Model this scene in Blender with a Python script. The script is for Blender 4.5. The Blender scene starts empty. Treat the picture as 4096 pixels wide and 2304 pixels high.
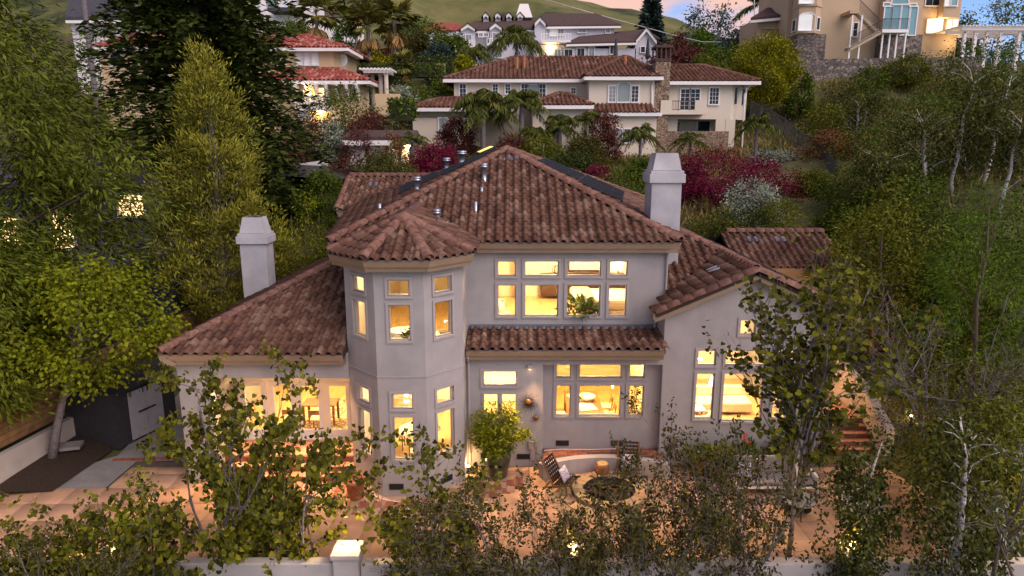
import bpy, math, random
import numpy as np
from mathutils import Vector, Matrix

RAD = math.radians
random.seed(7)
rng = np.random.default_rng(11)
scene = bpy.context.scene
col = scene.collection

# ------------------------------------------------------------------ camera
CAM_Z, PITCH, FOC = 9.65, RAD(12.1), 2730.7
cam_data = bpy.data.cameras.new('camera')
cam_data.sensor_width = 36.0
cam_data.lens = 24.0
cam_data.clip_start = 0.2
cam_data.clip_end = 5000.0
cam = bpy.data.objects.new('camera', cam_data)
cam.location = (0, 0, CAM_Z)
cam.rotation_euler = (math.pi / 2 - PITCH, 0, 0)
col.objects.link(cam)
scene.camera = cam

# ------------------------------------------------------------------ sky, sun, exposure
SUN_EL, SUN_AZ = RAD(42.0), RAD(135.0)      # azimuth clockwise from +Y: behind the camera, to the right
world = bpy.data.worlds.new('World')
scene.world = world
world.use_nodes = True
nt = world.node_tree
nt.nodes.clear()
def wn(t, **kw):
    n = nt.nodes.new(t)
    for k, v in kw.items():
        setattr(n, k, v)
    return n
sky = wn('ShaderNodeTexSky', sky_type='NISHITA', sun_disc=False)
sky.sun_elevation = SUN_EL
sky.sun_rotation = SUN_AZ
sky.air_density = 0.5
sky.dust_density = 0.15
sky.ozone_density = 3.0
bg1 = wn('ShaderNodeBackground'); bg1.inputs['Strength'].default_value = 0.05
nt.links.new(sky.outputs[0], bg1.inputs['Color'])
# thin pink evening clouds over the whole sky
tc = wn('ShaderNodeTexCoord')
mp = wn('ShaderNodeMapping'); mp.inputs['Scale'].default_value = (1.0, 1.0, 3.4)
mp.inputs['Location'].default_value = (1.7, 0.8, 0.5)
nt.links.new(tc.outputs['Generated'], mp.inputs['Vector'])
nz = wn('ShaderNodeTexNoise'); nz.inputs['Scale'].default_value = 3.2; nz.inputs['Detail'].default_value = 7; nz.inputs['Roughness'].default_value = 0.58; nz.inputs['Distortion'].default_value = 0.6
nt.links.new(mp.outputs[0], nz.inputs['Vector'])
cr = wn('ShaderNodeValToRGB'); cr.color_ramp.elements[0].position = 0.46; cr.color_ramp.elements[1].position = 0.62; cr.color_ramp.elements[0].color = (.03, .03, .03, 1)
nt.links.new(nz.outputs['Fac'], cr.inputs['Fac'])
bg2 = wn('ShaderNodeBackground'); bg2.inputs['Color'].default_value = (1.0, 0.64, 0.54, 1); bg2.inputs['Strength'].default_value = 0.21
mixw = wn('ShaderNodeMixShader')
nt.links.new(cr.outputs['Color'], mixw.inputs['Fac'])
nt.links.new(bg1.outputs[0], mixw.inputs[1]); nt.links.new(bg2.outputs[0], mixw.inputs[2])
wo = wn('ShaderNodeOutputWorld')
nt.links.new(mixw.outputs[0], wo.inputs['Surface'])

sun_d = bpy.data.lights.new('sun', 'SUN')
sun_d.energy = 0.75
sun_d.angle = RAD(60)
sun_d.color = (1.0, 0.83, 0.78)
sun = bpy.data.objects.new('sun', sun_d)
sun_dir = Vector((math.sin(SUN_AZ) * math.cos(SUN_EL), math.cos(SUN_AZ) * math.cos(SUN_EL), math.sin(SUN_EL)))
sun.rotation_euler = (-sun_dir).to_track_quat('-Z', 'Y').to_euler()
col.objects.link(sun)

scene.view_settings.view_transform = 'Standard'
scene.view_settings.look = 'None'
scene.view_settings.exposure = 2.2
scene.view_settings.gamma = 1.0
scene.view_settings.use_curve_mapping = False
scene.render.engine = 'CYCLES'
scene.cycles.use_denoising = True
scene.cycles.max_bounces = 6
scene.cycles.diffuse_bounces = 3
scene.cycles.glossy_bounces = 2
scene.cycles.transmission_bounces = 4
scene.cycles.transparent_max_bounces = 8
scene.cycles.caustics_reflective = False
scene.cycles.caustics_refractive = False
scene.cycles.sample_clamp_indirect = 6.0

# ------------------------------------------------------------------ helpers
CP, SP = math.cos(PITCH), math.sin(PITCH)
def at(px, py, Y):
    """sight line of the 2576-wide photograph met with the vertical plane at depth Y"""
    sx, sy = px * 1.59006, py * 1.59006
    v = (1152 - sy) / FOC
    t = Y / (CP + v * SP)
    return Vector(((sx - 2048) / FOC * t, Y, CAM_Z + t * (-SP + v * CP)))
def px_x(px, py, Y): return at(px, py, Y).x
def px_z(py, Y): return at(1288, py, Y).z

def tag(o, label=None, cat=None, group=None, kind=None):
    if label: o['label'] = label
    if cat: o['category'] = cat
    if group: o['group'] = group
    if kind: o['kind'] = kind
    return o
def empty(name, loc=(0, 0, 0), rz=0.0, parent=None):
    o = bpy.data.objects.new(name, None)
    col.objects.link(o)
    o.location = loc
    o.rotation_euler = (0, 0, rz)
    if parent:
        o.parent = parent
        o.matrix_parent_inverse = wmat(parent).inverted()
    return o
def thing(name, label, cat, loc=(0, 0, 0), rz=0.0, group=None):
    return tag(empty(name, loc, rz), label, cat, group)
def wmat(o):
    m = o.matrix_basis
    if o.parent:
        m = wmat(o.parent) @ o.matrix_parent_inverse @ m
    return m
def link_mesh(name, me, mat=None, parent=None, world=True, mtx=None):
    o = bpy.data.objects.new(name, me)
    col.objects.link(o)
    if mtx is not None:
        o.matrix_basis = mtx
    if mat and not me.materials:
        me.materials.append(mat)
    if parent:
        o.parent = parent
        if world:
            o.matrix_parent_inverse = wmat(parent).inverted()
    return o

class MB:
    def __init__(s): s.v, s.f = [], []
    def add(s, vs, fs):
        b = len(s.v)
        s.v += [tuple(p) for p in vs]
        s.f += [tuple(i + b for i in f) for f in fs]
        return s
    def box(s, x0, x1, y0, y1, z0, z1):
        return s.add([(x0, y0, z0), (x1, y0, z0), (x1, y1, z0), (x0, y1, z0), (x0, y0, z1), (x1, y0, z1), (x1, y1, z1), (x0, y1, z1)],
                     [(0, 3, 2, 1), (4, 5, 6, 7), (0, 1, 5, 4), (1, 2, 6, 5), (2, 3, 7, 6), (3, 0, 4, 7)])
    def obox(s, c, size, rot=None, m=None):
        hx, hy, hz = [k / 2 for k in size]
        M = m if m is not None else (Matrix.Rotation(rot, 3, 'Z') if isinstance(rot, (int, float)) else (rot or Matrix.Identity(3)))
        c = Vector(c)
        vs = [c + M @ Vector((a * hx, b * hy, d * hz)) for d in (-1, 1) for a, b in ((-1, -1), (1, -1), (1, 1), (-1, 1))]
        return s.add(vs, [(0, 3, 2, 1), (4, 5, 6, 7), (0, 1, 5, 4), (1, 2, 6, 5), (2, 3, 7, 6), (3, 0, 4, 7)])
    def poly(s, pts): return s.add(pts, [tuple(range(len(pts)))])
    def slab(s, pts, d):
        """polygon extruded by vector d"""
        n = len(pts); d = Vector(d)
        vs = [Vector(p) for p in pts] + [Vector(p) + d for p in pts]
        fs = [tuple(range(n))[::-1], tuple(range(n, 2 * n))] + [(i, (i + 1) % n, n + (i + 1) % n, n + i) for i in range(n)]
        return s.add(vs, fs)
    def tube(s, pts, r, n=6, cap=True):
        pts = [Vector(p) for p in pts]
        rs = r if isinstance(r, (list, tuple)) else [r] * len(pts)
        b = len(s.v); prev = None
        for i, p in enumerate(pts):
            d = (pts[min(i + 1, len(pts) - 1)] - pts[max(i - 1, 0)])
            d = d.normalized() if d.length > 1e-9 else Vector((0, 0, 1))
            if prev is None:
                a = d.orthogonal().normalized()
            else:
                a = (prev - d * prev.dot(d))
                a = a.normalized() if a.length > 1e-6 else d.orthogonal().normalized()
            prev = a; c = d.cross(a)
            for k in range(n):
                t = 2 * math.pi * k / n
                s.v.append(tuple(p + (a * math.cos(t) + c * math.sin(t)) * rs[i]))
        for i in range(len(pts) - 1):
            for k in range(n):
                s.f.append((b + i * n + k, b + i * n + (k + 1) % n, b + (i + 1) * n + (k + 1) % n, b + (i + 1) * n + k))
        if cap:
            s.f.append(tuple(b + k for k in range(n))[::-1])
            s.f.append(tuple(b + (len(pts) - 1) * n + k for k in range(n)))
        return s
    def lathe(s, prof, n=20, c=(0, 0, 0), sx=1.0, sy=1.0, cap0=True):
        b = len(s.v)
        for r, z in prof:
            for k in range(n):
                t = 2 * math.pi * k / n
                s.v.append((c[0] + r * sx * math.cos(t), c[1] + r * sy * math.sin(t), c[2] + z))
        for i in range(len(prof) - 1):
            for k in range(n):
                s.f.append((b + i * n + k, b + i * n + (k + 1) % n, b + (i + 1) * n + (k + 1) % n, b + (i + 1) * n + k))
        if cap0 and prof[0][0] > 1e-6: s.f.append(tuple(b + k for k in range(n))[::-1])
        if prof[-1][0] > 1e-6: s.f.append(tuple(b + (len(prof) - 1) * n + k for k in range(n)))
        return s
    def mesh(s, name, smooth=False):
        me = bpy.data.meshes.new(name)
        me.from_pydata(s.v, [], s.f)
        if smooth:
            me.polygons.foreach_set('use_smooth', [True] * len(me.polygons))
        me.update()
        return me
    def build(s, name, mat, parent=None, world=True, smooth=False, bevel=0.0, mtx=None):
        me = s.mesh(name, smooth)
        o = link_mesh(name, me, mat, parent, world, mtx)
        if bevel:
            m = o.modifiers.new('bevel', 'BEVEL'); m.width = bevel; m.segments = 2; m.limit_method = 'ANGLE'
        return o

def copy_tree(o, parent=None, skip=()):
    c = o.copy(); col.objects.link(c); c.parent = parent
    for ch in o.children:
        copy_tree(ch, c)
    return c

# ------------------------------------------------------------------ materials
def mat(name, base, rough=0.7, var=0.15, scale=4.0, bump=0.0, bscale=None, metal=0.0, spec=0.3, dirt=None, emit=None, coord='Object', stretch=None):
    """procedural paint/stone: base colour varied by noise, optional second colour, fine relief"""
    m = bpy.data.materials.new(name); m.use_nodes = True
    t = m.node_tree; n = t.nodes; p = n['Principled BSDF']
    p.inputs['Roughness'].default_value = rough
    p.inputs['Metallic'].default_value = metal
    p.inputs['Specular IOR Level'].default_value = spec
    tcn = n.new('ShaderNodeTexCoord')
    vec = tcn.outputs[coord]
    if stretch:
        mpn = n.new('ShaderNodeMapping'); mpn.inputs['Scale'].default_value = stretch
        t.links.new(vec, mpn.inputs['Vector']); vec = mpn.outputs[0]
    nz = n.new('ShaderNodeTexNoise'); nz.inputs['Scale'].default_value = scale; nz.inputs['Detail'].default_value = 6; nz.inputs['Roughness'].default_value = 0.6
    t.links.new(vec, nz.inputs['Vector'])
    r = n.new('ShaderNodeValToRGB')
    c0 = [max(0, c * (1 - var)) for c in base]; c1 = [min(1, c * (1 + var)) for c in base]
    if dirt: c0 = dirt
    r.color_ramp.elements[0].color = (*c0, 1); r.color_ramp.elements[0].position = 0.30
    r.color_ramp.elements[1].color = (*c1, 1); r.color_ramp.elements[1].position = 0.68
    t.links.new(nz.outputs['Fac'], r.inputs['Fac'])
    t.links.new(r.outputs['Color'], p.inputs['Base Color'])
    if bump:
        nb = n.new('ShaderNodeTexNoise'); nb.inputs['Scale'].default_value = bscale or scale * 6; nb.inputs['Detail'].default_value = 4
        t.links.new(vec, nb.inputs['Vector'])
        bp = n.new('ShaderNodeBump'); bp.inputs['Strength'].default_value = bump; bp.inputs['Distance'].default_value = 0.02
        t.links.new(nb.outputs['Fac'], bp.inputs['Height']); t.links.new(bp.outputs[0], p.inputs['Normal'])
    if emit:
        p.inputs['Emission Color'].default_value = (*emit[0], 1); p.inputs['Emission Strength'].default_value = emit[1]
    return m

def piece_mat(name, ramp, rough=0.8, scale=9.0, mottling=0.35, spec=0.2, bump=0.3):
    """one colour per piece, picked along a ramp by the piece's own random value (object or face attribute 'rnd')"""
    m = bpy.data.materials.new(name); m.use_nodes = True
    t = m.node_tree; n = t.nodes; p = n['Principled BSDF']
    p.inputs['Roughness'].default_value = rough; p.inputs['Specular IOR Level'].default_value = spec
    at_ = n.new('ShaderNodeAttribute'); at_.attribute_name = 'rnd'
    oi = n.new('ShaderNodeObjectInfo')
    ad = n.new('ShaderNodeMath'); ad.operation = 'ADD'
    t.links.new(at_.outputs['Fac'], ad.inputs[0]); t.links.new(oi.outputs['Random'], ad.inputs[1])
    fr = n.new('ShaderNodeMath'); fr.operation = 'FRACT'; t.links.new(ad.outputs[0], fr.inputs[0])
    r = n.new('ShaderNodeValToRGB'); cr_ = r.color_ramp
    while len(cr_.elements) < len(ramp): cr_.elements.new(0.5)
    for e, (pos, c) in zip(cr_.elements, ramp): e.position = pos; e.color = (*c, 1)
    t.links.new(fr.outputs[0], r.inputs['Fac'])
    geo = n.new('ShaderNodeNewGeometry')
    nz = n.new('ShaderNodeTexNoise'); nz.inputs['Scale'].default_value = scale; nz.inputs['Detail'].default_value = 5
    t.links.new(geo.outputs['Position'], nz.inputs['Vector'])
    mr = n.new('ShaderNodeMapRange'); mr.inputs['From Min'].default_value = 0.3; mr.inputs['From Max'].default_value = 0.7
    mr.inputs['To Min'].default_value = 1 - mottling; mr.inputs['To Max'].default_value = 1 + mottling
    t.links.new(nz.outputs['Fac'], mr.inputs['Value'])
    mx = n.new('ShaderNodeVectorMath'); mx.operation = 'SCALE'
    t.links.new(r.outputs['Color'], mx.inputs[0]); t.links.new(mr.outputs[0], mx.inputs['Scale'])
    t.links.new(mx.outputs[0], p.inputs['Base Color'])
    if bump:
        nb = n.new('ShaderNodeTexNoise'); nb.inputs['Scale'].default_value = scale * 8
        t.links.new(geo.outputs['Position'], nb.inputs['Vector'])
        bp = n.new('ShaderNodeBump'); bp.inputs['Strength'].default_value = bump; bp.inputs['Distance'].default_value = 0.01
        t.links.new(nb.outputs['Fac'], bp.inputs['Height']); t.links.new(bp.outputs[0], p.inputs['Normal'])
    return m

def leaf_mat(name, c0, c1, trans=0.3, rough=0.55):
    trans *= .55
    m = bpy.data.materials.new(name); m.use_nodes = True
    t = m.node_tree; n = t.nodes; p = n['Principled BSDF']
    p.inputs['Roughness'].default_value = rough; p.inputs['Specular IOR Level'].default_value = 0.06
    a = n.new('ShaderNodeAttribute'); a.attribute_name = 'rnd'
    r = n.new('ShaderNodeValToRGB')
    r.color_ramp.elements[0].color = (*[c * .55 for c in c0], 1); r.color_ramp.elements[1].color = (*[min(.8, c * k) for c, k in zip(c1, (1.45, 1.42, 1.1))], 1)
    t.links.new(a.outputs['Fac'], r.inputs['Fac']); t.links.new(r.outputs['Color'], p.inputs['Base Color'])
    tr = n.new('ShaderNodeBsdfTranslucent'); t.links.new(r.outputs['Color'], tr.inputs['Color'])
    mx = n.new('ShaderNodeMixShader'); mx.inputs['Fac'].default_value = trans
    t.links.new(p.outputs[0], mx.inputs[1]); t.links.new(tr.outputs[0], mx.inputs[2])
    t.links.new(mx.outputs[0], n['Material Output'].inputs['Surface'])
    return m

def glass_mat(name, refl=0.10, tint=(1, 1, 1)):
    m = bpy.data.materials.new(name); m.use_nodes = True
    t = m.node_tree; n = t.nodes
    for x in list(n):
        if x.type == 'BSDF_PRINCIPLED': n.remove(x)
    tr = n.new('ShaderNodeBsdfTransparent'); tr.inputs['Color'].default_value = (*tint, 1)
    gl = n.new('ShaderNodeBsdfGlossy'); gl.inputs['Roughness'].default_value = 0.02
    mx = n.new('ShaderNodeMixShader'); mx.inputs['Fac'].default_value = refl
    t.links.new(tr.outputs[0], mx.inputs[1]); t.links.new(gl.outputs[0], mx.inputs[2])
    t.links.new(mx.outputs[0], n['Material Output'].inputs['Surface'])
    return m

def brick_mat(name, c1, c2, mortar, sx, sy, rough=0.8, bump=0.6):
    """cells too far away to tell apart (shingles, rubble)"""
    m = mat(name, c1, rough)
    t = m.node_tree; n = t.nodes; p = n['Principled BSDF']
    tcn = n.new('ShaderNodeTexCoord'); vo = n.new('ShaderNodeTexVoronoi'); vo.inputs['Scale'].default_value = sx
    mpn = n.new('ShaderNodeMapping'); mpn.inputs['Scale'].default_value = (1, 1, sy)
    t.links.new(tcn.outputs['Object'], mpn.inputs['Vector']); t.links.new(mpn.outputs[0], vo.inputs['Vector'])
    r = n.new('ShaderNodeValToRGB'); r.color_ramp.elements[0].color = (*c1, 1); r.color_ramp.elements[1].color = (*c2, 1)
    sep = n.new('ShaderNodeSeparateColor'); t.links.new(vo.outputs['Color'], sep.inputs[0])
    t.links.new(sep.outputs[0], r.inputs['Fac'])
    v2 = n.new('ShaderNodeTexVoronoi'); v2.feature = 'DISTANCE_TO_EDGE'; v2.inputs['Scale'].default_value = sx
    t.links.new(mpn.outputs[0], v2.inputs['Vector'])
    r2 = n.new('ShaderNodeValToRGB'); r2.color_ramp.elements[0].position = 0.02; r2.color_ramp.elements[1].position = 0.10
    t.links.new(v2.outputs['Distance'], r2.inputs['Fac'])
    mx = n.new('ShaderNodeMix'); mx.data_type = 'RGBA'
    t.links.new(r2.outputs['Color'], mx.inputs['Factor'])
    mx.inputs[6].default_value = (*mortar, 1); t.links.new(r.outputs['Color'], mx.inputs[7])
    t.links.new(mx.outputs[2], p.inputs['Base Color'])
    bp = n.new('ShaderNodeBump'); bp.inputs['Strength'].default_value = bump; bp.inputs['Distance'].default_value = 0.05
    t.links.new(r2.outputs['Color'], bp.inputs['Height']); t.links.new(bp.outputs[0], p.inputs['Normal'])
    return m

M = {}
M['stucco'] = mat('stucco', (0.325, 0.302, 0.298), 0.9, 0.10, 1.3, 0.35, 90)
def weather(m, amount=.14, scale=.9):
    """rain streaks and grime with a shape of their own over a painted wall"""
    t = m.node_tree; n = t.nodes; p = n['Principled BSDF']; src = p.inputs['Base Color'].links[0].from_socket
    tcn = n.new('ShaderNodeTexCoord'); mpn = n.new('ShaderNodeMapping'); mpn.inputs['Scale'].default_value = (1.6, 1.6, .28)
    t.links.new(tcn.outputs['Object'], mpn.inputs['Vector'])
    nz = n.new('ShaderNodeTexNoise'); nz.inputs['Scale'].default_value = scale; nz.inputs['Detail'].default_value = 8; nz.inputs['Roughness'].default_value = .7
    t.links.new(mpn.outputs[0], nz.inputs['Vector'])
    mr = n.new('ShaderNodeMapRange'); mr.inputs['From Min'].default_value = .45; mr.inputs['From Max'].default_value = .75; mr.inputs['To Min'].default_value = 1.0; mr.inputs['To Max'].default_value = 1 - amount
    t.links.new(nz.outputs['Fac'], mr.inputs['Value'])
    mx = n.new('ShaderNodeVectorMath'); mx.operation = 'SCALE'; t.links.new(src, mx.inputs[0]); t.links.new(mr.outputs[0], mx.inputs['Scale'])
    t.links.new(mx.outputs[0], p.inputs['Base Color'])
weather(M['stucco'])
M['trim'] = mat('window_trim', (0.33, 0.30, 0.29), 0.6, 0.05, 3)
M['fascia'] = mat('fascia_paint', (0.25, 0.18, 0.12), 0.6, 0.08, 2)
M['gutter'] = mat('gutter_metal', (0.16, 0.15, 0.17), 0.45, 0.1, 5, metal=0.3)
M['roof_base'] = mat('roof_felt', (0.05, 0.035, 0.03), 0.95, 0.2, 5)
M['tile'] = piece_mat('clay_tile', [(0.0, (0.064, 0.031, 0.021)), (0.25, (0.105, 0.051, 0.033)), (0.5, (0.140, 0.070, 0.046)), (0.75, (0.105, 0.054, 0.037)), (0.86, (0.175, 0.102, 0.070)), (1.0, (0.19, 0.118, 0.083))], 0.7, 5.0, 0.30)
M['ridge_tile'] = piece_mat('clay_ridge_tile', [(0.0, (0.16, 0.075, 0.052)), (0.5, (0.21, 0.11, 0.08)), (1.0, (0.15, 0.078, 0.06))], 0.75, 7.0, 0.35)
M['metal'] = mat('galvanised_metal', (0.42, 0.46, 0.52), 0.35, 0.15, 6, metal=0.85)
M['panel'] = mat('solar_panel_black', (0.008, 0.009, 0.011), 0.6, 0.2, 20, spec=0.12)
M['rail'] = mat('aluminium_rail', (0.75, 0.75, 0.77), 0.3, 0.05, 5, metal=0.6)
M['glass'] = glass_mat('window_glass', 0.07)
M['dark_glass'] = mat('dark_window_glass', (0.020, 0.025, 0.028), 0.15, 0.3, 0.6, spec=0.2)
M['white_paint'] = mat('white_paint', (0.74, 0.71, 0.66), 0.5, 0.05, 3)
M['wood_floor'] = mat('oak_floor', (0.55, 0.36, 0.15), 0.35, 0.25, 2.0, stretch=(6, 0.6, 1))
M['in_wall'] = mat('interior_wall', (0.74, 0.62, 0.46), 0.85, 0.04, 1.0)
M['in_white'] = mat('interior_white', (0.80, 0.72, 0.58), 0.6, 0.03, 1.0)
M['dark_wood'] = mat('dark_wood', (0.06, 0.03, 0.018), 0.45, 0.3, 6, stretch=(1, 1, 8))
M['mid_wood'] = mat('walnut', (0.20, 0.09, 0.04), 0.45, 0.3, 5, stretch=(1, 8, 1))
M['linen'] = mat('linen', (0.72, 0.62, 0.48), 0.9, 0.08, 9, 0.4, 60)
M['knit'] = mat('knit_throw', (0.42, 0.31, 0.20), 0.95, 0.25, 25, 0.8, 70)
M['black_metal'] = mat('black_metal', (0.02, 0.02, 0.022), 0.45, 0.2, 8)
M['terracotta'] = mat('terracotta', (0.36, 0.14, 0.07), 0.85, 0.25, 6, 0.3)
M['soil'] = mat('soil', (0.035, 0.022, 0.014), 0.95, 0.4, 14, 0.8, 60)
M['bark'] = mat('bark', (0.11, 0.08, 0.06), 0.9, 0.4, 12, 0.6, 40, stretch=(3, 3, .6))
M['bark_grey'] = mat('bark_grey', (0.16, 0.14, 0.14), 0.9, 0.35, 12, 0.4, 40)
M['bark_white'] = mat('bark_white', (0.62, 0.58, 0.54), 0.8, 0.15, 8, dirt=(0.12, 0.10, 0.09), stretch=(1, 1, 3))
M['iron'] = mat('iron', (0.03, 0.028, 0.028), 0.5, 0.2, 8)
M['lamp_glow'] = mat('lamp_glow', (1, .8, .5), 0.5, emit=((1.0, 0.66, 0.28), 14))
# ------------------------------------------------------------------ land
_TX = np.array([-400, -60, -25, -15.2, -10, 8, 11.8, 14, 25, 60, 400.0])
_TY = np.array([-80, 6, 11.5, 13.6, 18, 28, 33, 42, 57, 74, 100, 140, 300, 1500.0])
_TZ = np.array([
    [-9, -9, -9, -9.00, -9, -9, -9, -9, -9, -9, -9],
    [-3, -3, -3, -3.00, -3, -3, -3, -3, -3, -3, -3],
    [-.5, -.4, -.4, -0.40, -.4, -.4, -.4, -.4, -.4, -.4, -.4],
    [.2, .2, .2, -0.06, -.06, -.06, -.06, .2, .5, 2, 2],
    [.9, .8, .8, -0.06, -.06, -.06, -.06, 1.0, 3.0, 6, 6],
    [1, 1, .9, -0.06, -.06, -.06, .5, 2.4, 5.0, 9, 9],
    [3, 3, 2.0, 3.72, 4.6, 5.9, 6.0, 6.2, 7.6, 11, 11],
    [6, 6, 5.8, 6.92, 7.5, 7.8, 7.9, 8.0, 9.2, 13, 13],
    [11, 10.5, 10.2, 9.80, 9.6, 8.3, 8.3, 8.4, 9.6, 14, 14],
    [15, 14.5, 14.3, 14.10, 14, 13.2, 13.4, 13.8, 17.3, 17.6, 18],
    [22, 22, 22, 20.55, 19.8, 20.2, 20, 19.5, 19.0, 18.5, 18],
    [30, 30, 29, 27.02, 26, 23, 22, 21.5, 20, 18, 16],
    [40, 38, 36, 34.02, 33, 28, 27, 26, 22, 15, 10],
    [60, 60, 60, 60.00, 60, 60, 60, 60, 60, 60, 60.0]])
def hh(x, y):
    x = np.clip(np.asarray(x, float), -399.9, 399.9); y = np.clip(np.asarray(y, float), -79.9, 1499.9)
    i = np.clip(np.searchsorted(_TX, x) - 1, 0, len(_TX) - 2); j = np.clip(np.searchsorted(_TY, y) - 1, 0, len(_TY) - 2)
    u = (x - _TX[i]) / (_TX[i + 1] - _TX[i]); v = (y - _TY[j]) / (_TY[j + 1] - _TY[j])
    v = v * v * (3 - 2 * v) * .5 + v * .5
    return (_TZ[j, i] * (1 - u) + _TZ[j, i + 1] * u) * (1 - v) + (_TZ[j + 1, i] * (1 - u) + _TZ[j + 1, i + 1] * u) * v
def gz(x, y): return float(hh(x, y))

def np_mesh(name, V, F, smooth=False, rnd=None, mats=()):
    """mesh from numpy arrays: V (n,3), F (m,k)"""
    me = bpy.data.meshes.new(name)
    k = F.shape[1]
    me.vertices.add(len(V)); me.vertices.foreach_set('co', np.ascontiguousarray(V, dtype=np.float32).ravel())
    me.loops.add(F.size); me.loops.foreach_set('vertex_index', np.ascontiguousarray(F, dtype=np.int32).ravel())
    me.polygons.add(len(F)); me.polygons.foreach_set('loop_start', np.arange(0, F.size, k, dtype=np.int32))
    me.polygons.foreach_set('loop_total', np.full(len(F), k, dtype=np.int32))
    if smooth: me.polygons.foreach_set('use_smooth', np.ones(len(F), dtype=bool))
    if rnd is not None:
        a = me.attributes.new('rnd', 'FLOAT', 'FACE'); a.data.foreach_set('value', np.ascontiguousarray(rnd, dtype=np.float32))
    for m in mats: me.materials.append(m)
    me.update(calc_edges=True)
    return me
def grid_mesh(name, xs, ys, Z, m):
    nx, ny = len(xs), len(ys)
    X, Yg = np.meshgrid(xs, ys)
    V = np.stack([X.ravel(), Yg.ravel(), Z.ravel()], 1)
    a = (np.arange(ny - 1)[:, None] * nx + np.arange(nx - 1)[None, :]).ravel()
    F = np.stack([a, a + 1, a + nx + 1, a + nx], 1)
    return np_mesh(name, V, F, True, None, (m,))

def ground_mat():
    m = mat('garden_ground', (0.10, 0.075, 0.04), 0.95, 0.3, 0.5, 0.6, 14)
    t = m.node_tree; n = t.nodes; p = n['Principled BSDF']
    tcn = n.new('ShaderNodeTexCoord')
    nz = n.new('ShaderNodeTexNoise'); nz.inputs['Scale'].default_value = 0.16; nz.inputs['Detail'].default_value = 8; nz.inputs['Roughness'].default_value = .65
    t.links.new(tcn.outputs['Object'], nz.inputs['Vector'])
    r = n.new('ShaderNodeValToRGB'); e = r.color_ramp.elements
    e[0].position = .36; e[0].color = (0.085, 0.058, 0.036, 1); e[1].position = .62; e[1].color = (0.105, 0.105, 0.036, 1)
    x = e.new(.48); x.color = (0.06, 0.062, 0.022, 1)
    t.links.new(nz.outputs['Fac'], r.inputs['Fac']); t.links.new(r.outputs['Color'], p.inputs['Base Color'])
    return m
M['ground'] = ground_mat()
xs = np.unique(np.concatenate([np.linspace(-400, -60, 18), np.linspace(-60, 60, 121), np.linspace(60, 400, 18)]))
ys = np.unique(np.concatenate([np.linspace(-80, 0, 10), np.linspace(0, 110, 111), np.linspace(110, 300, 30), np.linspace(300, 1500, 20)]))
Xg, Yg = np.meshgrid(xs, ys)
Zg = hh(Xg, Yg)
wob = .25 * np.sin(Xg * .9 + 2 * np.sin(Yg * .31)) * np.sin(Yg * .7 + 1.3 * np.sin(Xg * .4)) + .12 * np.sin(Xg * 2.1 + Yg * 1.7)
Zg += wob * np.clip((Yg - 30) / 6, 0, 1) * np.clip((400 - np.abs(Xg)) / 50, 0, 1)
tag(link_mesh('ground', grid_mesh('ground', xs, ys, Zg, M['ground'])), 'garden soil and rough dry grass climbing the hillside', None, kind='structure')

def hill_mat():
    m = mat('hill_grass', (0.07, 0.09, 0.028), 0.95, 0.25, 0.006)
    t = m.node_tree; n = t.nodes; p = n['Principled BSDF']
    tcn = n.new('ShaderNodeTexCoord')
    nz = n.new('ShaderNodeTexNoise'); nz.inputs['Scale'].default_value = 0.011; nz.inputs['Detail'].default_value = 9; nz.inputs['Roughness'].default_value = .68
    t.links.new(tcn.outputs['Object'], nz.inputs['Vector'])
    r = n.new('ShaderNodeValToRGB'); e = r.color_ramp.elements
    e[0].position = .40; e[0].color = (0.026, 0.034, 0.012, 1); e[1].position = .64; e[1].color = (0.19, 0.165, 0.06, 1)
    x = e.new(.46); x.color = (0.085, 0.095, 0.026, 1)
    t.links.new(nz.outputs['Fac'], r.inputs['Fac']); t.links.new(r.outputs['Color'], p.inputs['Base Color'])
    return m
M['hill'] = hill_mat()
hx = np.linspace(-900, 900, 181); hy = np.linspace(260, 1300, 105)
HX, HY = np.meshgrid(hx, hy)
prof = np.interp(HX, [-900, -400, -150, -40, 28, 82, 120, 174, 260, 400, 900], [150, 205, 205, 175, 150, 134, 127, 116, 92, 70, 50])
s = np.clip((HY - 300) / 430, 0, 1); s = s * s * (3 - 2 * s)
back = np.clip((HY - 760) / 540, 0, 1)
fold = 1 + .34 * np.sin(HX * .021 + 1.1 * np.sin(HY * .008) + .9) * (1 - s) + .20 * np.sin(HX * .047 + HY * .013) * (1 - s)
HZ = 24 + (prof - 24) * s * fold - back * 60 + 5 * np.sin(HX * .03 + HY * .02) * s * (1 - s) * 4 + 1.5 * np.sin(HX * .11) * np.sin(HY * .09)
tag(link_mesh('hills', grid_mesh('hills', hx, hy, HZ, M['hill'])), 'grassy green hills folded behind the houses', None, kind='structure')
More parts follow.
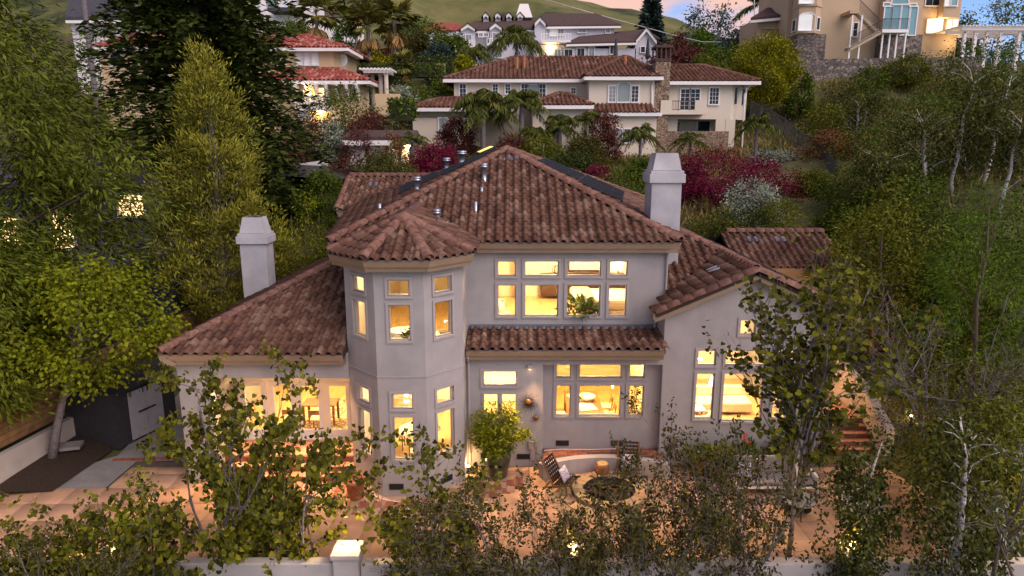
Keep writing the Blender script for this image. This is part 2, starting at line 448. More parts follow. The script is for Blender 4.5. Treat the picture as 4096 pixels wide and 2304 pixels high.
# ------------------------------------------------------------------ walls, windows, tiled roofs: builders
def wall(mb, p0, p1, z0, top, holes, th=0.2):
    """wall from p0 to p1 (xy), outward side on the right of that direction; top: z or [(u, z)...]; holes (u0,u1,z0,z1)"""
    p0 = Vector((*p0, 0)); p1 = Vector((*p1, 0)); L = (p1 - p0).length; d = (p1 - p0) / L
    n = Vector((d.y, -d.x, 0))
    prof = [(0, top), (L, top)] if not isinstance(top, list) else top
    tp = lambda u: float(np.interp(u, [a for a, _ in prof], [b for _, b in prof]))
    us = sorted(set([0.0, L] + [a for a, _ in prof] + [h[0] for h in holes] + [h[1] for h in holes]))
    zs = sorted(set([z0] + [h[2] for h in holes] + [h[3] for h in holes]))
    P = lambda u, z, o: p0 + d * u - n * o + Vector((0, 0, z))
    for ua, ub in zip(us, us[1:]):
        for k, za in enumerate(zs):
            zb = zs[k + 1] if k + 1 < len(zs) else None
            if zb is not None and any(h[0] <= ua + 1e-6 and h[1] >= ub - 1e-6 and h[2] <= za + 1e-6 and h[3] >= zb - 1e-6 for h in holes):
                continue
            a, b = (tp(ua), tp(ub)) if zb is None else (zb, zb)
            if a <= za and b <= za: continue
            mb.poly([P(ua, za, 0), P(ub, za, 0), P(ub, b, 0), P(ua, a, 0)])
            mb.poly([P(ua, za, th), P(ua, a, th), P(ub, b, th), P(ub, za, th)])
    for u0, u1, a, b in holes:
        mb.poly([P(u0, a, 0), P(u0, a, th), P(u1, a, th), P(u1, a, 0)])
        mb.poly([P(u0, b, 0), P(u1, b, 0), P(u1, b, th), P(u0, b, th)])
        mb.poly([P(u0, a, 0), P(u0, b, 0), P(u0, b, th), P(u0, a, th)])
        mb.poly([P(u1, a, 0), P(u1, a, th), P(u1, b, th), P(u1, b, 0)])

def window(parent, p0, p1, u0, u1, z0, z1, m_frame, m_pane, trim=0.07, proud=0.035, depth=0.09, muntin=None, pane_at=0.06, m_sill=None, sill=False, name='window'):
    """window in the wall p0-p1: a frame ring with its pane (and muntins) as sub-parts"""
    p0 = Vector((*p0, 0)); p1 = Vector((*p1, 0)); d = (p1 - p0).normalized(); n = Vector((d.y, -d.x, 0))
    P = lambda u, z, o: p0 + d * u + n * o + Vector((0, 0, z))
    Rm = Matrix((d, n, Vector((0, 0, 1)))).transposed()
    mb = MB()
    t = trim
    def bar(a, b, c, e, o0, o1):
        mb.obox(P((a + b) / 2, (c + e) / 2, (o0 + o1) / 2), (b - a, o1 - o0, e - c), m=Rm)
    bar(u0 - t, u1 + t, z1, z1 + t, -.02, proud); bar(u0 - t, u1 + t, z0 - t, z0, -.02, proud + .004)
    bar(u0 - t, u0, z0, z1, -.02, proud); bar(u1, u1 + t, z0, z1, -.02, proud)
    s = 0.035                                                        # inner sash
    bar(u0 + .003, u1 - .003, z1 - s, z1 - .003, -depth, -.03); bar(u0 + .003, u1 - .003, z0 + .003, z0 + s, -depth, -.03)
    bar(u0 + .003, u0 + s, z0 + s, z1 - s, -depth, -.03); bar(u1 - s, u1 - .003, z0 + s, z1 - s, -depth, -.03)
    f = mb.build(name, m_frame, parent)
    pm = MB(); pm.obox(P((u0 + u1) / 2, (z0 + z1) / 2, -pane_at), (u1 - u0 - .01, .008, z1 - z0 - .01), m=Rm)
    pm.build('pane', m_pane, f)
    if muntin:
        mm = MB(); nx, nz_ = muntin
        for i in range(1, nx):
            u = u0 + (u1 - u0) * i / nx; mm.obox(P(u, (z0 + z1) / 2, -pane_at + .02), (.03, .03, z1 - z0 - .02), m=Rm)
        for i in range(1, nz_):
            z = z0 + (z1 - z0) * i / nz_; mm.obox(P((u0 + u1) / 2, z, -pane_at + .022), (u1 - u0 - .02, .03, .03), m=Rm)
        mm.build('muntin', m_frame, f)
    return f

def flat_window(parent, p0, p1, u0, u1, z0, z1, m_frame, m_pane, muntin=None, t=0.10, arch=False):
    """window of a far house: frame proud of the wall, dark pane set just outside the wall face inside it"""
    p0 = Vector((*p0, 0)); p1 = Vector((*p1, 0)); d = (p1 - p0).normalized(); n = Vector((d.y, -d.x, 0))
    P = lambda u, z, o: p0 + d * u + n * o + Vector((0, 0, z))
    Rm = Matrix((d, n, Vector((0, 0, 1)))).transposed()
    mb = MB()
    bar = lambda a, b, c, e, o0=.01, o1=.09: mb.obox(P((a + b) / 2, (c + e) / 2, (o0 + o1) / 2), (b - a, o1 - o0, e - c), m=Rm)
    w = u1 - u0; uc = (u0 + u1) / 2
    bar(u0 - t, u1 + t, z0 - t, z0, .01, .14); bar(u0 - t, u0, z0, z1); bar(u1, u1 + t, z0, z1)
    if arch:
        k = 10; ri, ro = w / 2, w / 2 + t
        for i in range(k):
            a0, a1 = math.pi * i / k, math.pi * (i + 1) / k
            pts = [P(uc + r * math.cos(a), z1 + r * .55 * math.sin(a), .01) for r, a in ((ri, a0), (ro, a0), (ro, a1), (ri, a1))]
            mb.slab(pts, n * .08)
    else:
        bar(u0 - t, u1 + t, z1, z1 + t)
    if muntin:
        nx, nz_ = muntin
        for i in range(1, nx): bar(u0 + w * i / nx - .014, u0 + w * i / nx + .014, z0, z1, .035, .06)
        for i in range(1, nz_): bar(u0, u1, z0 + (z1 - z0) * i / nz_ - .012, z0 + (z1 - z0) * i / nz_ + .012, .033, .058)
    f = mb.build('window', m_frame, parent)
    pm = MB()
    if arch:
        pts = [P(u0, z0, .02), P(u1, z0, .02)] + [P(uc + w / 2 * math.cos(math.pi * i / 10), z1 + w / 2 * .55 * math.sin(math.pi * i / 10), .02) for i in range(11)]
        pm.slab(pts, n * .012)
    else:
        pm.obox(P(uc, (z0 + z1) / 2, .026), (w - .004, .012, z1 - z0 - .004), m=Rm)
    pm.build('pane', m_pane, f)
    return f

def tile_template(ew, eh):
    """one S tile: flat pan and half-round barrel, open lower end with thickness"""
    prof = [(0, .012), (.30, .0), (.40, .006), (.46, .050), (.58, .098), (.73, .115), (.88, .098), (1.0, .050), (1.05, .012)]
    k = ew / .28
    V, F = [], []
    for y, lift in ((-.055, .052), (eh + .02, .0)):
        for x, z in prof: V.append((x * ew, y, z * k + lift))
    n = len(prof)
    for i in range(n - 1): F.append((i, i + 1, n + i + 1, n + i))
    b = len(V)
    for x, z in prof: V.append((x * ew, -.050, z * k + .052 - .042))
    for i in range(n - 1): F.append((b + i, b + i + 1, i + 1, i))
    return np.array(V), np.array(F)
def cap_template(r=.145, L=.42):
    V, F = [], []
    n = 7
    for y, rr, lift in ((0, r * 1.12, .0), (L, r * .95, -.012)):
        for i in range(n):
            a = math.pi * i / (n - 1); V.append((rr * math.cos(a) * 1.05, y, rr * math.sin(a) + lift))
    for i in range(n - 1): F.append((i + 1, i, n + i, n + i + 1))
    b = len(V)
    for i in range(n):
        a = math.pi * i / (n - 1); V.append((r * .95 * math.cos(a), .0, r * .90 * math.sin(a)))
    for i in range(n - 1): F.append((i, i + 1, b + i + 1, b + i))
    return np.array(V), np.array(F)

def inside(p, poly):
    x, y = p; c = False
    for (x0, y0), (x1, y1) in zip(poly, poly[1:] + poly[:1]):
        if (y0 > y) != (y1 > y) and x < (x1 - x0) * (y - y0) / (y1 - y0) + x0: c = not c
    return c
class Roof:
    """collects the roof planes of one building; tiles are placed on each, the nearest ones as objects of their own"""
    def __init__(s, parent, m_tile, m_ridge, m_base, ew=.28, eh=.355, jitter=1.0):
        s.parent, s.mt, s.mr, s.mbase, s.ew, s.eh, s.j = parent, m_tile, m_ridge, m_base, ew, eh, jitter
        s.tiles, s.caps = [], []
    def plane(s, pts, part, off=(0, 0), tiles=True):
        """pts[0]->pts[1] is the eave, seen from outside left to right"""
        pts = [Vector(p) for p in pts]
        u = (pts[1] - pts[0]).normalized()
        nn = Vector((0, 0, 0))
        for a, b in zip(pts[1:], pts[2:]): nn += (a - pts[0]).cross(b - pts[0])
        nn.normalize()
        v = nn.cross(u)
        s.base(pts, nn, part)
        if not tiles: return
        q = [((p - pts[0]).dot(u), (p - pts[0]).dot(v)) for p in pts]
        x0, x1 = min(a for a, _ in q), max(a for a, _ in q); y1 = max(b for _, b in q)
        r = 0; y = off[1]
        while y < y1:
            x = x0 + off[0]
            while x < x1:
                if inside((x + s.ew * .5, y + s.eh * .45), q):
                    o = pts[0] + u * (x + random.uniform(-.006, .006) * s.j) + v * (y + random.uniform(-.012, .012) * s.j) + nn * (.012 + random.uniform(0, .01) * s.j)
                    a = random.uniform(-.015, .015) * s.j
                    uu = u + v * a; vv = v - u * a
                    m = Matrix((uu, vv, nn)).transposed().to_4x4(); m.translation = o
                    s.tiles.append((m, part))
                x += s.ew
            y += s.eh; r += 1
    def base(s, pts, nn, part):
        part['pts'] = part.get('pts', 0)
        s.bases = getattr(s, 'bases', {})
        s.bases.setdefault(part.name, MB()).slab([p - nn * .10 for p in pts], nn * .10)
    def ridge(s, a, b, part, step=.37, lift=.06, end=True):
        a, b = Vector(a), Vector(b); L = (b - a).length; v = (b - a) / L
        up = Vector((0, 0, 1)); up = (up - v * up.dot(v)).normalized(); u = v.cross(up)
        k = max(1, int(L / step))
        for i in range(k):
            vv = (v + u * random.uniform(-.02, .02)).normalized()
            m = Matrix((u, vv, up)).transposed().to_4x4(); m.translation = a + v * (L * i / k) + up * (lift + random.uniform(0, .012))
            s.caps.append((m, part))
    def finish(s, limit=300):
        V, F = tile_template(s.ew, s.eh); CV, CF = cap_template(.14 * s.ew / .28, .42 * s.eh / .355)
        for name, mb in getattr(s, 'bases', {}).items():
            part = bpy.data.objects[name]
            me = part.data; me2 = mb.mesh('roof_deck'); me2.materials.append(s.mbase)
            part.data = me2
            if 'pts' in part: del part['pts']
        cz = Vector((0, 0, CAM_Z))
        for lst, (TV, TF), nm, mm in ((s.tiles, (V, F), 'roof_tile', s.mt), (s.caps, (CV, CF), 'ridge_tile', s.mr)):
            if not lst: continue
            lst.sort(key=lambda t: (t[0].translation - cz).length)
            tm = np_mesh(nm, TV, TF, True, None, (mm,)) if limit else None
            for m, part in lst[:limit]:
                link_mesh(nm, tm, None, part, True, m)
            rest = lst[limit:]
            if rest:
                mats_ = np.array([np.array(m) for m, _ in rest])
                A = np.einsum('tij,vj->tvi', mats_[:, :3, :3], TV) + mats_[:, None, :3, 3]
                nv = len(TV)
                FF = (TF[None] + (np.arange(len(rest)) * nv)[:, None, None]).reshape(-1, 4)
                rd = np.repeat(rng.random(len(rest)), len(TF))
                o = link_mesh(nm + 's', np_mesh(nm + 's', A.reshape(-1, 3), FF, True, rd, (mm,)), None, s.parent)
                o['kind'] = 'stuff'
def roof_part(parent):
    me = bpy.data.meshes.new('roof')
    return link_mesh('roof', me, None, parent)
def light(name, kind, loc, energy, color=(1, .66, .32), size=.15, parent=None, rot=None, spot=None):
    d = bpy.data.lights.new(name, kind); d.energy = energy; d.color = color
    if kind == 'AREA': d.size = size
    else: d.shadow_soft_size = size
    if spot: d.spot_size = spot; d.spot_blend = .6
    o = bpy.data.objects.new(name, d); col.objects.link(o); o.location = loc
    if rot is not None: o.rotation_euler = rot
    if parent:
        o.parent = parent; o.matrix_parent_inverse = wmat(parent).inverted()
    return o

# ------------------------------------------------------------------ the house
HOUSE = thing('stucco_house', 'two storey grey stucco house with glowing windows and brown clay tile roofs', 'house', (0, 21, 0))
def in_house(mb, name, m, **k): return mb.build(name, m, HOUSE, **k)
W_MAIN, W_LOW, W_REC, W_GAB, W_DOOR, W_LEFT = 20.45, 19.25, 19.55, 19.30, 20.10, 18.30
Z1, Z2 = 0.5, 3.75                                                  # floor levels

# bay tower
BAY = [(-4.6, 20.6), (-4.6, 18.35), (-3.6, 17.35), (-2.3, 17.35), (-1.37, 18.28), (-1.37, 20.45)]
bay_rows = [(5.72, 6.155), (4.51, 5.48), (2.59, 3.03), (1.11, 2.365)]
for i, (a, b) in enumerate(zip(BAY, BAY[1:])):
    L = math.dist(a, b); holes = []
    if i in (1, 2, 3):
        w = .285 if i == 2 else .30; c = L / 2 + (-.02 if i == 3 else 0)
        for z0, z1 in bay_rows: holes.append((c - w, c + w, z0, z1))
    mb = MB(); wall(mb, a, b, -.25, 6.72, holes, .16)
    in_house(mb, 'wall', M['stucco'])
    for h in holes: window(HOUSE, a, b, *h, M['trim'], M['glass'])
mb = MB()                                                            # storey joint bead round the bay
for a, b in zip(BAY[1:], BAY[2:]):
    a3, b3 = Vector((*a, 3.5)), Vector((*b, 3.5)); d = (b3 - a3).normalized(); n = Vector((d.y, -d.x, 0))
    mb.obox((a3 + b3) / 2 + n * .008, ((b3 - a3).length + .012, .022, .03), m=Matrix((d, n, Vector((0, 0, 1)))).transposed())
in_house(mb, 'storey_joint', M['trim'])

# upper main wall with two rows of four windows
UP_COL = [(-.45, .12), (.38, 1.42), (1.67, 2.71), (2.96, 3.52)]
mp0, mp1 = (-1.37, W_MAIN), (4.74, W_MAIN)
holes = [(a + 1.37, b + 1.37, z0, z1) for a, b in UP_COL for z0, z1 in ((4.38, 5.37), (5.64, 6.11))]
mb = MB(); wall(mb, mp0, mp1, 3.2, 6.72, holes); in_house(mb, 'wall', M['stucco'])
for h in holes: window(HOUSE, mp0, mp1, *h, M['trim'], M['glass'])
mb = MB(); wall(mb, (4.74, W_MAIN), (4.74, 31), 3.0, 6.72, []); wall(mb, (-5.1, 31), (-5.1, 20.6), 0, 6.72, []); wall(mb, (-5.1, 20.6), (-4.6, 20.6), 0, 6.72, [])
wall(mb, (6.6, 31), (-7.2, 31), 0, 6.72, []); in_house(mb, 'wall', M['stucco'])
# lower wall left of the recess, its return, recess wall
LW0, LW1 = (-1.37, W_LOW), (.92, W_LOW)
holes = [(-.868 + 1.37, .14 + 1.37, 2.55, 3.02), (-.868 + 1.37, -.40 + 1.37, 1.59, 2.30), (-.33 + 1.37, .14 + 1.37, 1.59, 2.30)]
mb = MB(); wall(mb, LW0, LW1, -.25, 3.78, holes); wall(mb, (.92, W_LOW), (.92, W_REC), .0, 3.2, [], .1); in_house(mb, 'wall', M['stucco'])
for k, h in enumerate(holes): window(HOUSE, LW0, LW1, *h, M['trim'], M['glass'], trim=.07 if k == 0 else .034)
RC0, RC1 = (.92, W_REC), (4.50, W_REC)
holes = [(a - .92, b - .92, z0, z1) for a, b in ((1.32, 1.78), (2.02, 3.30), (3.52, 3.99)) for z0, z1 in ((1.47, 2.46), (2.69, 3.14))]
mb = MB(); wall(mb, RC0, RC1, .1, 3.2, holes); in_house(mb, 'wall', M['stucco'])
for h in holes: window(HOUSE, RC0, RC1, *h, M['trim'], M['glass'])
mb = MB(); mb.box(.92, 4.47, W_LOW, W_LOW + .22, 3.2, 3.78); in_house(mb, 'lintel', M['stucco'])
# gable wing wall
GW0, GW1 = (4.47, W_GAB), (9.36, W_GAB)
def gz_(x): return 6.03 - .10 - .44 * abs(x - 6.94)
holes = [(a - 4.47, b - 4.47, z0, z1) for a, b, z0, z1 in ((5.48, 6.03, 3.17, 3.64), (6.30, 7.50, 3.17, 3.64), (7.80, 8.35, 3.17, 3.64),
         (5.48, 6.03, 1.48, 2.93), (6.30, 7.50, 1.40, 2.93), (7.80, 8.35, 1.48, 2.93), (6.67, 7.13, 4.11, 4.57))]
mb = MB(); wall(mb, GW0, GW1, -.25, [(0, gz_(4.47)), (6.94 - 4.47, gz_(6.94)), (9.36 - 4.47, gz_(9.36))], holes)
in_house(mb, 'wall', M['stucco'])
for h in holes: window(HOUSE, GW0, GW1, *h, M['trim'], M['glass'])
mb = MB(); wall(mb, (9.36, W_GAB), (9.36, 26.2), -.25, gz_(9.36), [(3.0, 4.4, 1.3, 2.6)]); wall(mb, (4.47, 20.4), (4.47, W_GAB), 0, 4.6, [], .1)
in_house(mb, 'wall', M['stucco'])
# rear right wing wall, rear left wing wall
mb = MB(); wall(mb, (9.2, 26.0), (12.45, 26.0), 0, 4.9, []); wall(mb, (12.45, 26.0), (12.45, 31), 0, 4.9, []); in_house(mb, 'wall', M['stucco'])
mb = MB(); wall(mb, (-7.25, 30.4), (-4.9, 30.4), 0, 6.7, []); wall(mb, (-7.25, 35), (-7.25, 30.4), 0, [(0, 6.7), (2.3, 8.0), (4.6, 6.7)], []); in_house(mb, 'wall', M['stucco'])
# left wing: pier, beam over the porch, left side wall, door wall
mb = MB(); mb.box(-9.43, -8.55, W_LEFT, W_LEFT + .9, -.25, 3.86); in_house(mb, 'wall', M['stucco'])
mb = MB(); mb.box(-8.55, -4.6, W_LEFT + .02, W_LEFT + .35, 3.12, 3.86); in_house(mb, 'lintel', M['stucco'])
mb = MB(); wall(mb, (-9.43, 27), (-9.43, W_LEFT + .9), -.25, 3.86, []); wall(mb, (-8.55, W_LEFT + .9), (-8.55, W_DOOR), 0, 3.8, [], .15); in_house(mb, 'wall', M['stucco'])
DW0, DW1 = (-8.55, W_DOOR), (-4.6, W_DOOR)
doors = [(-8.42, -7.68), (-7.52, -6.78), (-6.68, -5.93), (-5.80, -5.06)]
holes = [(a + 8.55, b + 8.55, .55, 2.36) for a, b in doors] + [(a + 8.55 + .02, b + 8.55 - .02, 2.62, 2.92) for a, b in doors]
mb = MB(); wall(mb, DW0, DW1, .3, 3.8, holes); in_house(mb, 'wall', M['in_white'])
for (a, b) in doors:                                                 # french doors: stiles and rails, pane, lever handle
    window(HOUSE, DW0, DW1, a + 8.57, b + 8.53, 2.62, 2.92, M['white_paint'], M['glass'], trim=.04)
    mb = MB(); y = W_DOOR
    mb.box(a, a + .11, y - .03, y + .02, .56, 2.36); mb.box(b - .11, b, y - .03, y + .02, .56, 2.36)
    mb.box(a + .11, b - .11, y - .03, y + .02, .56, .80); mb.box(a + .11, b - .11, y - .03, y + .02, 2.24, 2.36)
    dd = in_house(mb, 'french_door', M['white_paint'])
    mb = MB(); mb.box(a + .108, b - .108, y - .008, y, .79, 2.25); mb.build('pane', M['glass'], dd)
    if (a, b) in doors[1:3]:
        xh = b - .055 if (a, b) == doors[1] else a + .055
        mb = MB(); mb.box(xh - .02, xh + .02, y - .045, y - .031, 1.35, 1.62); mb.tube([(xh, y - .05, 1.46), (xh, y - .085, 1.46), (xh + .10 * (1 if xh == a + .055 else -1), y - .085, 1.46)], .011, 6)
        mb.build('handle', M['dark_wood'], dd)
mb = MB(); mb.box(-8.5, -4.62, W_DOOR - .16, W_DOOR - .001, .44, .545); in_house(mb, 'threshold', M['white_paint'])

# fascias and gutters: an L-shaped moulding following the eave line
def eave(pts, ztop, closed=False, h=.30, name='fascia'):
    """pts: outer eave line, left to right seen from outside"""
    mb, gb = MB(), MB()
    for a, b in zip(pts, pts[1:]):
        a, b = Vector((*a, 0)), Vector((*b, 0)); d = (b - a).normalized(); n = Vector((d.y, -d.x, 0))
        sec = [(0.0, 0.0), (0.03, 0.0), (-.02, -.17), (-.06, -.17), (-.09, -h), (-.42, -h), (-.42, -h + .04), (-.10, 0.0)]
        V = [p + n * o + Vector((0, 0, ztop + z)) for p in (a, b) for o, z in sec]
        k = len(sec)
        mb.add(V, [(i, (i + 1) % k, k + (i + 1) % k, k + i) for i in range(k)] + [tuple(range(k))[::-1], tuple(range(k, 2 * k))])
        sec2 = [(0.032, .002), (.036, .03), (-.01, .03), (-.01, .002)]
        V = [p + n * o + Vector((0, 0, ztop + z)) for p in (a, b) for o, z in sec2]
        gb.add(V, [(i, (i + 1) % 4, 4 + (i + 1) % 4, 4 + i) for i in range(4)] + [(3, 2, 1, 0), (4, 5, 6, 7)])
    f = in_house(mb, name, M['fascia'])
    gb.build('gutter', M['gutter'], f)
EZ = 6.70
BE = [(-4.93, 20.1), (-4.93, 18.14), (-3.76, 17.0), (-2.10, 17.0), (-1.04, 18.08), (-1.04, 20.1)]
eave(BE + [(5.0, 20.1)], EZ)
eave([(5.0, 20.1), (6.9, 31)], EZ)
eave([(-7.2, 31), (-5.45, 20.1), (-4.95, 20.1)], EZ)
eave([(-1.34, 18.93), (4.42, 18.93)], 3.73)
eave([(-9.71, 27), (-9.71, 17.97), (-4.66, 17.97)], 3.90)
eave([(9.6, 25.6), (12.8, 25.6), (12.8, 31)], 4.92)
eave([(-7.7, 34.6), (-7.7, 30.0), (-5.0, 30.0)], EZ)

# roofs
RF = Roof(HOUSE, M['tile'], M['ridge_tile'], M['roof_base'])
AF, AB = Vector((-.2, 25.78, 9.31)), Vector((-.2, 28.0, 9.31))
FL, FR = Vector((-5.45, 20.1, EZ)), Vector((5.0, 20.1, EZ))
BL, BR = Vector((-7.2, 31.0, 6.75)), Vector((6.9, 31.0, 6.75))
r = roof_part(HOUSE)
RF.plane([FL, FR, AF], r, off=(.05, .0))
RF.plane([BL, FL, AF], r); RF.plane([AB, BL, AF][::1], r, tiles=False)
RF.plane([FR, BR, AF], r); RF.plane([BR, AB, AF], r, tiles=False)
RF.plane([BR, BL, AB], r, tiles=False)
RF.ridge(FR + Vector((-.02, .02, .02)), AF, r); RF.ridge(FL, AF, r); RF.ridge(AB, AF, r); RF.ridge(BL, AB, r); RF.ridge(BR, AB, r)
# bay roof
r = roof_part(HOUSE)
PA = Vector((-3.02, 19.0, 7.56)); PB = Vector((-3.02, 21.95, 7.56))
b3 = [Vector((*p, EZ)) for p in BE]
b3[0].y = 20.2; b3[5].y = 20.05
RF.plane([b3[2], b3[3], PA], r, off=(.02, 0)); RF.plane([b3[1], b3[2], PA], r); RF.plane([b3[3], b3[4], PA], r)
RF.plane([b3[0], b3[1], PA, PB], r); RF.plane([b3[4], b3[5], Vector((-1.04, 20.1, EZ)), PB, PA], r)
for q in b3[1:5]: RF.ridge(q, PA, r)
RF.ridge(PB, PA, r)
# lower roof over the dining recess
r = roof_part(HOUSE)
RF.plane([(-1.34, 18.93, 3.73), (4.45, 18.93, 3.73), (4.45, 20.44, 3.98), (-1.34, 20.44, 3.98)], r)
# left wing
r = roof_part(HOUSE)
LA = Vector((-6.04, 22.83, 5.60))
RF.plane([(-9.71, 17.97, 3.90), (-4.62, 17.97, 3.90), (-4.62, 22.83, 5.60), LA], r)
RF.plane([(-9.71, 28, 3.90), (-9.71, 17.97, 3.90), LA, (-6.04, 28, 5.60)], r)
RF.ridge((-9.69, 18.0, 3.93), LA, r); RF.ridge(LA, (-4.7, 22.83, 5.60), r)
# gable wing: left slope, right slope, front-facing slope behind the valley
r = roof_part(HOUSE)
GP, GV = Vector((6.94, 18.95, 6.05)), Vector((6.94, 22.4, 6.05))
gl = Vector((4.12, 18.95, 6.05 - .44 * 2.82)); gr = Vector((9.72, 18.95, 6.05 - .44 * 2.78))
V0 = Vector((4.12, 19.58, gl.z))
RF.plane([V0, gl, GP, GV], r)
RF.plane([gr, Vector((9.72, 28.5, gr.z)), Vector((6.94, 28.5, 6.05)), GP], r)
RF.plane([Vector((4.76, 20.22, 5.09)), Vector((4.78, 20.22, 5.09)), GV, Vector((5.2, 24.14, 6.81)), Vector((4.76, 24.14, 6.81))], r)
RF.plane([GV, Vector((6.94, 28.5, 6.05)), Vector((5.2, 28.5, 6.81)), Vector((5.2, 24.14, 6.81))], r, tiles=False)
RF.ridge(GP + Vector((0, .1, 0)), GV, r); RF.ridge(GV, (5.2, 24.14, 6.81), r)
# barrel tiles down both rakes of the gable
for a, b in ((gl, GP), (gr, GP)):
    RF.ridge(a + Vector((.0, .02, .02)), b + Vector((0, .02, .02)), r, step=.36, lift=.02)
# rear right wing, rear left wing
r = roof_part(HOUSE)
RF.plane([(8.6, 25.6, 4.92), (12.8, 25.6, 4.92), (12.8, 28.0, 5.98), (8.6, 28.0, 5.98)], r); RF.plane([(12.8, 30.4, 4.92), (8.6, 30.4, 4.92), (8.6, 28, 5.98), (12.8, 28, 5.98)], r, tiles=False)
RF.ridge((8.8, 28, 5.98), (12.8, 28, 5.98), r)
r = roof_part(HOUSE)
RF.plane([(-7.7, 30, EZ), (-4.2, 30, EZ), (-4.2, 32.85, 8.01), (-7.7, 32.85, 8.01)], r); RF.plane([(-4.2, 35.7, EZ), (-7.7, 35.7, EZ), (-7.7, 32.85, 8.01), (-4.2, 32.85, 8.01)], r, tiles=False)
RF.ridge((-7.7, 32.85, 8.01), (-3.6, 32.85, 8.01), r)
RF.ridge((-7.7, 30.02, EZ + .03), (-7.7, 32.85, 8.03), r, lift=.0)
RF.finish(300)
# rake boards under the gable
mb = MB()
for a, b in ((gl, GP), (gr, GP)):
    d = b - a
    mb.slab([a + Vector((0, .03, -.05)), b + Vector((0, .03, -.05)), b + Vector((0, .03, -.24)), a + Vector((0, .03, -.24))], (0, .30, 0))
in_house(mb, 'rake_board', M['fascia'])
# lead flashing above the lower roof
mb = MB(); mb.box(-1.30, 4.40, 20.36, 20.447, 4.0, 4.12)
for i in range(21):
    x = -1.2 + i * .272; mb.lathe([(.10, 0), (.07, .05), (0, .07)], 8, (x, 20.32, 4.02), 1, .9)
in_house(mb, 'flashing', mat('lead_flashing', (.13, .13, .15), .55, .3, 8))

# solar panels and their rails, skylight, vents and pipes on the roof
def plane_frame(o, a, b):
    o, a, b = Vector(o), Vector(a), Vector(b); u = (a - o).normalized(); n = u.cross((b - o)).normalized(); v = n.cross(u)
    return o, u, v, n
def on_plane(fr, uu, vv, lift): return fr[0] + fr[1] * uu + fr[2] * vv + fr[3] * lift
def panel(fr, u0, u1, v0, v1, lift=.16):
    Rm = Matrix((fr[1], fr[2], fr[3])).transposed()
    mb = MB(); mb.obox(on_plane(fr, (u0 + u1) / 2, (v0 + v1) / 2, lift), (u1 - u0, v1 - v0, .04), m=Rm)
    p = in_house(mb, 'solar_panel', M['panel'])
    mb = MB()
    for c, w, h in (((u0 + .01, (v0 + v1) / 2), .02, v1 - v0), ((u1 - .01, (v0 + v1) / 2), .02, v1 - v0), (((u0 + u1) / 2, v0 + .01), u1 - u0, .02), (((u0 + u1) / 2, v1 - .01), u1 - u0, .02)):
        mb.obox(on_plane(fr, c[0], c[1], lift + .004), (w, h, .046), m=Rm)
    mb.build('panel_frame', M['black_metal'], p)
def rail(fr, u0, u1, v, lift=.10):
    Rm = Matrix((fr[1], fr[2], fr[3])).transposed()
    mb = MB(); mb.obox(on_plane(fr, (u0 + u1) / 2, v, lift), (u1 - u0, .045, .05), m=Rm); in_house(mb, 'mounting_rail', M['rail'])
frL = plane_frame(BL, FL, AF)          # u runs from the back corner to the front corner along the left eave
LL = (FL - BL).length
for k in range(2):
    for j in range(3 - k):
        panel(frL, LL - 6.1 + j * 1.12 - 2.0 + k * 1.3, LL - 5.0 + j * 1.12 - 2.0 + k * 1.3, 2.35 + k * 1.72, 4.0 + k * 1.72)
for v in (2.7, 3.6): rail(frL, LL - 5.6, LL - 2.9, v)
for v in (4.3, 5.2): rail(frL, LL - 6.2, LL - 4.0, v)
frR = plane_frame(FR, BR, AF)
for j in range(4): panel(frR, 3.1 + j * 1.12, 4.19 + j * 1.12, 2.0, 3.68)
for j in range(3): panel(frR, 3.9 + j * 1.12, 4.99 + j * 1.12, 3.72, 5.4)
for v in (4.1, 5.1): rail(frR, 3.5, 7.6, v)
frG = plane_frame(gr, (9.72, 28.5, gr.z), GP)
for j in range(6): panel(frG, 1.6 + j * 1.12, 2.69 + j * 1.12, 1.15, 2.85)
rail(frG, 1.2, 8.6, 1.6); rail(frG, 1.2, 8.6, 2.4)
frM = plane_frame(FL, FR, AF)
def mx(x): return x + 5.45
def vent_tile(fr, u, v):
    Rm = Matrix((fr[1], fr[2], fr[3])).transposed()
    mb = MB(); mb.obox(on_plane(fr, u + .14, v + .16, .045), (.62, .36, .012), m=Rm)
    f = in_house(mb, 'roof_vent', M['metal'])
    mb = MB()
    for k in (0, 1):
        prof = [(math.cos(math.pi * i / 8) * .11, math.sin(math.pi * i / 8) * .10) for i in range(9)]
        c0 = on_plane(fr, u + k * .28, v, .05)
        V = [c0 + fr[2] * q + fr[1] * a + fr[3] * b for q in (0, .36) for a, b in prof]
        mb.add(V, [(i, i + 1, 10 + i, 9 + i) for i in range(8)] + [tuple(range(9))])
    mb.build('hood', M['metal'], f, smooth=True)
vent_tile(frM, mx(-.13), 5.30)
vent_tile(plane_frame((-7.7, 30, EZ), (-4.2, 30, EZ), (-7.7, 32.85, 8.01)), 1.1, 2.0)
vent_tile(plane_frame((8.6, 25.6, 4.92), (12.8, 25.6, 4.92), (8.6, 28, 5.98)), 1.0, 1.75); vent_tile(plane_frame((8.6, 25.6, 4.92), (12.8, 25.6, 4.92), (8.6, 28, 5.98)), 2.1, 1.75)
frGL = plane_frame(V0, gl, GP)
frGl2 = plane_frame((4.12, 22.4, gl.z), gl, (6.94, 22.4, 6.05)); vent_tile(frGl2, 1.7, 2.1)
frLW = plane_frame((-9.71, 17.97, 3.9), (-4.62, 17.97, 3.9), LA); vent_tile(frLW, 4.55, 4.15)
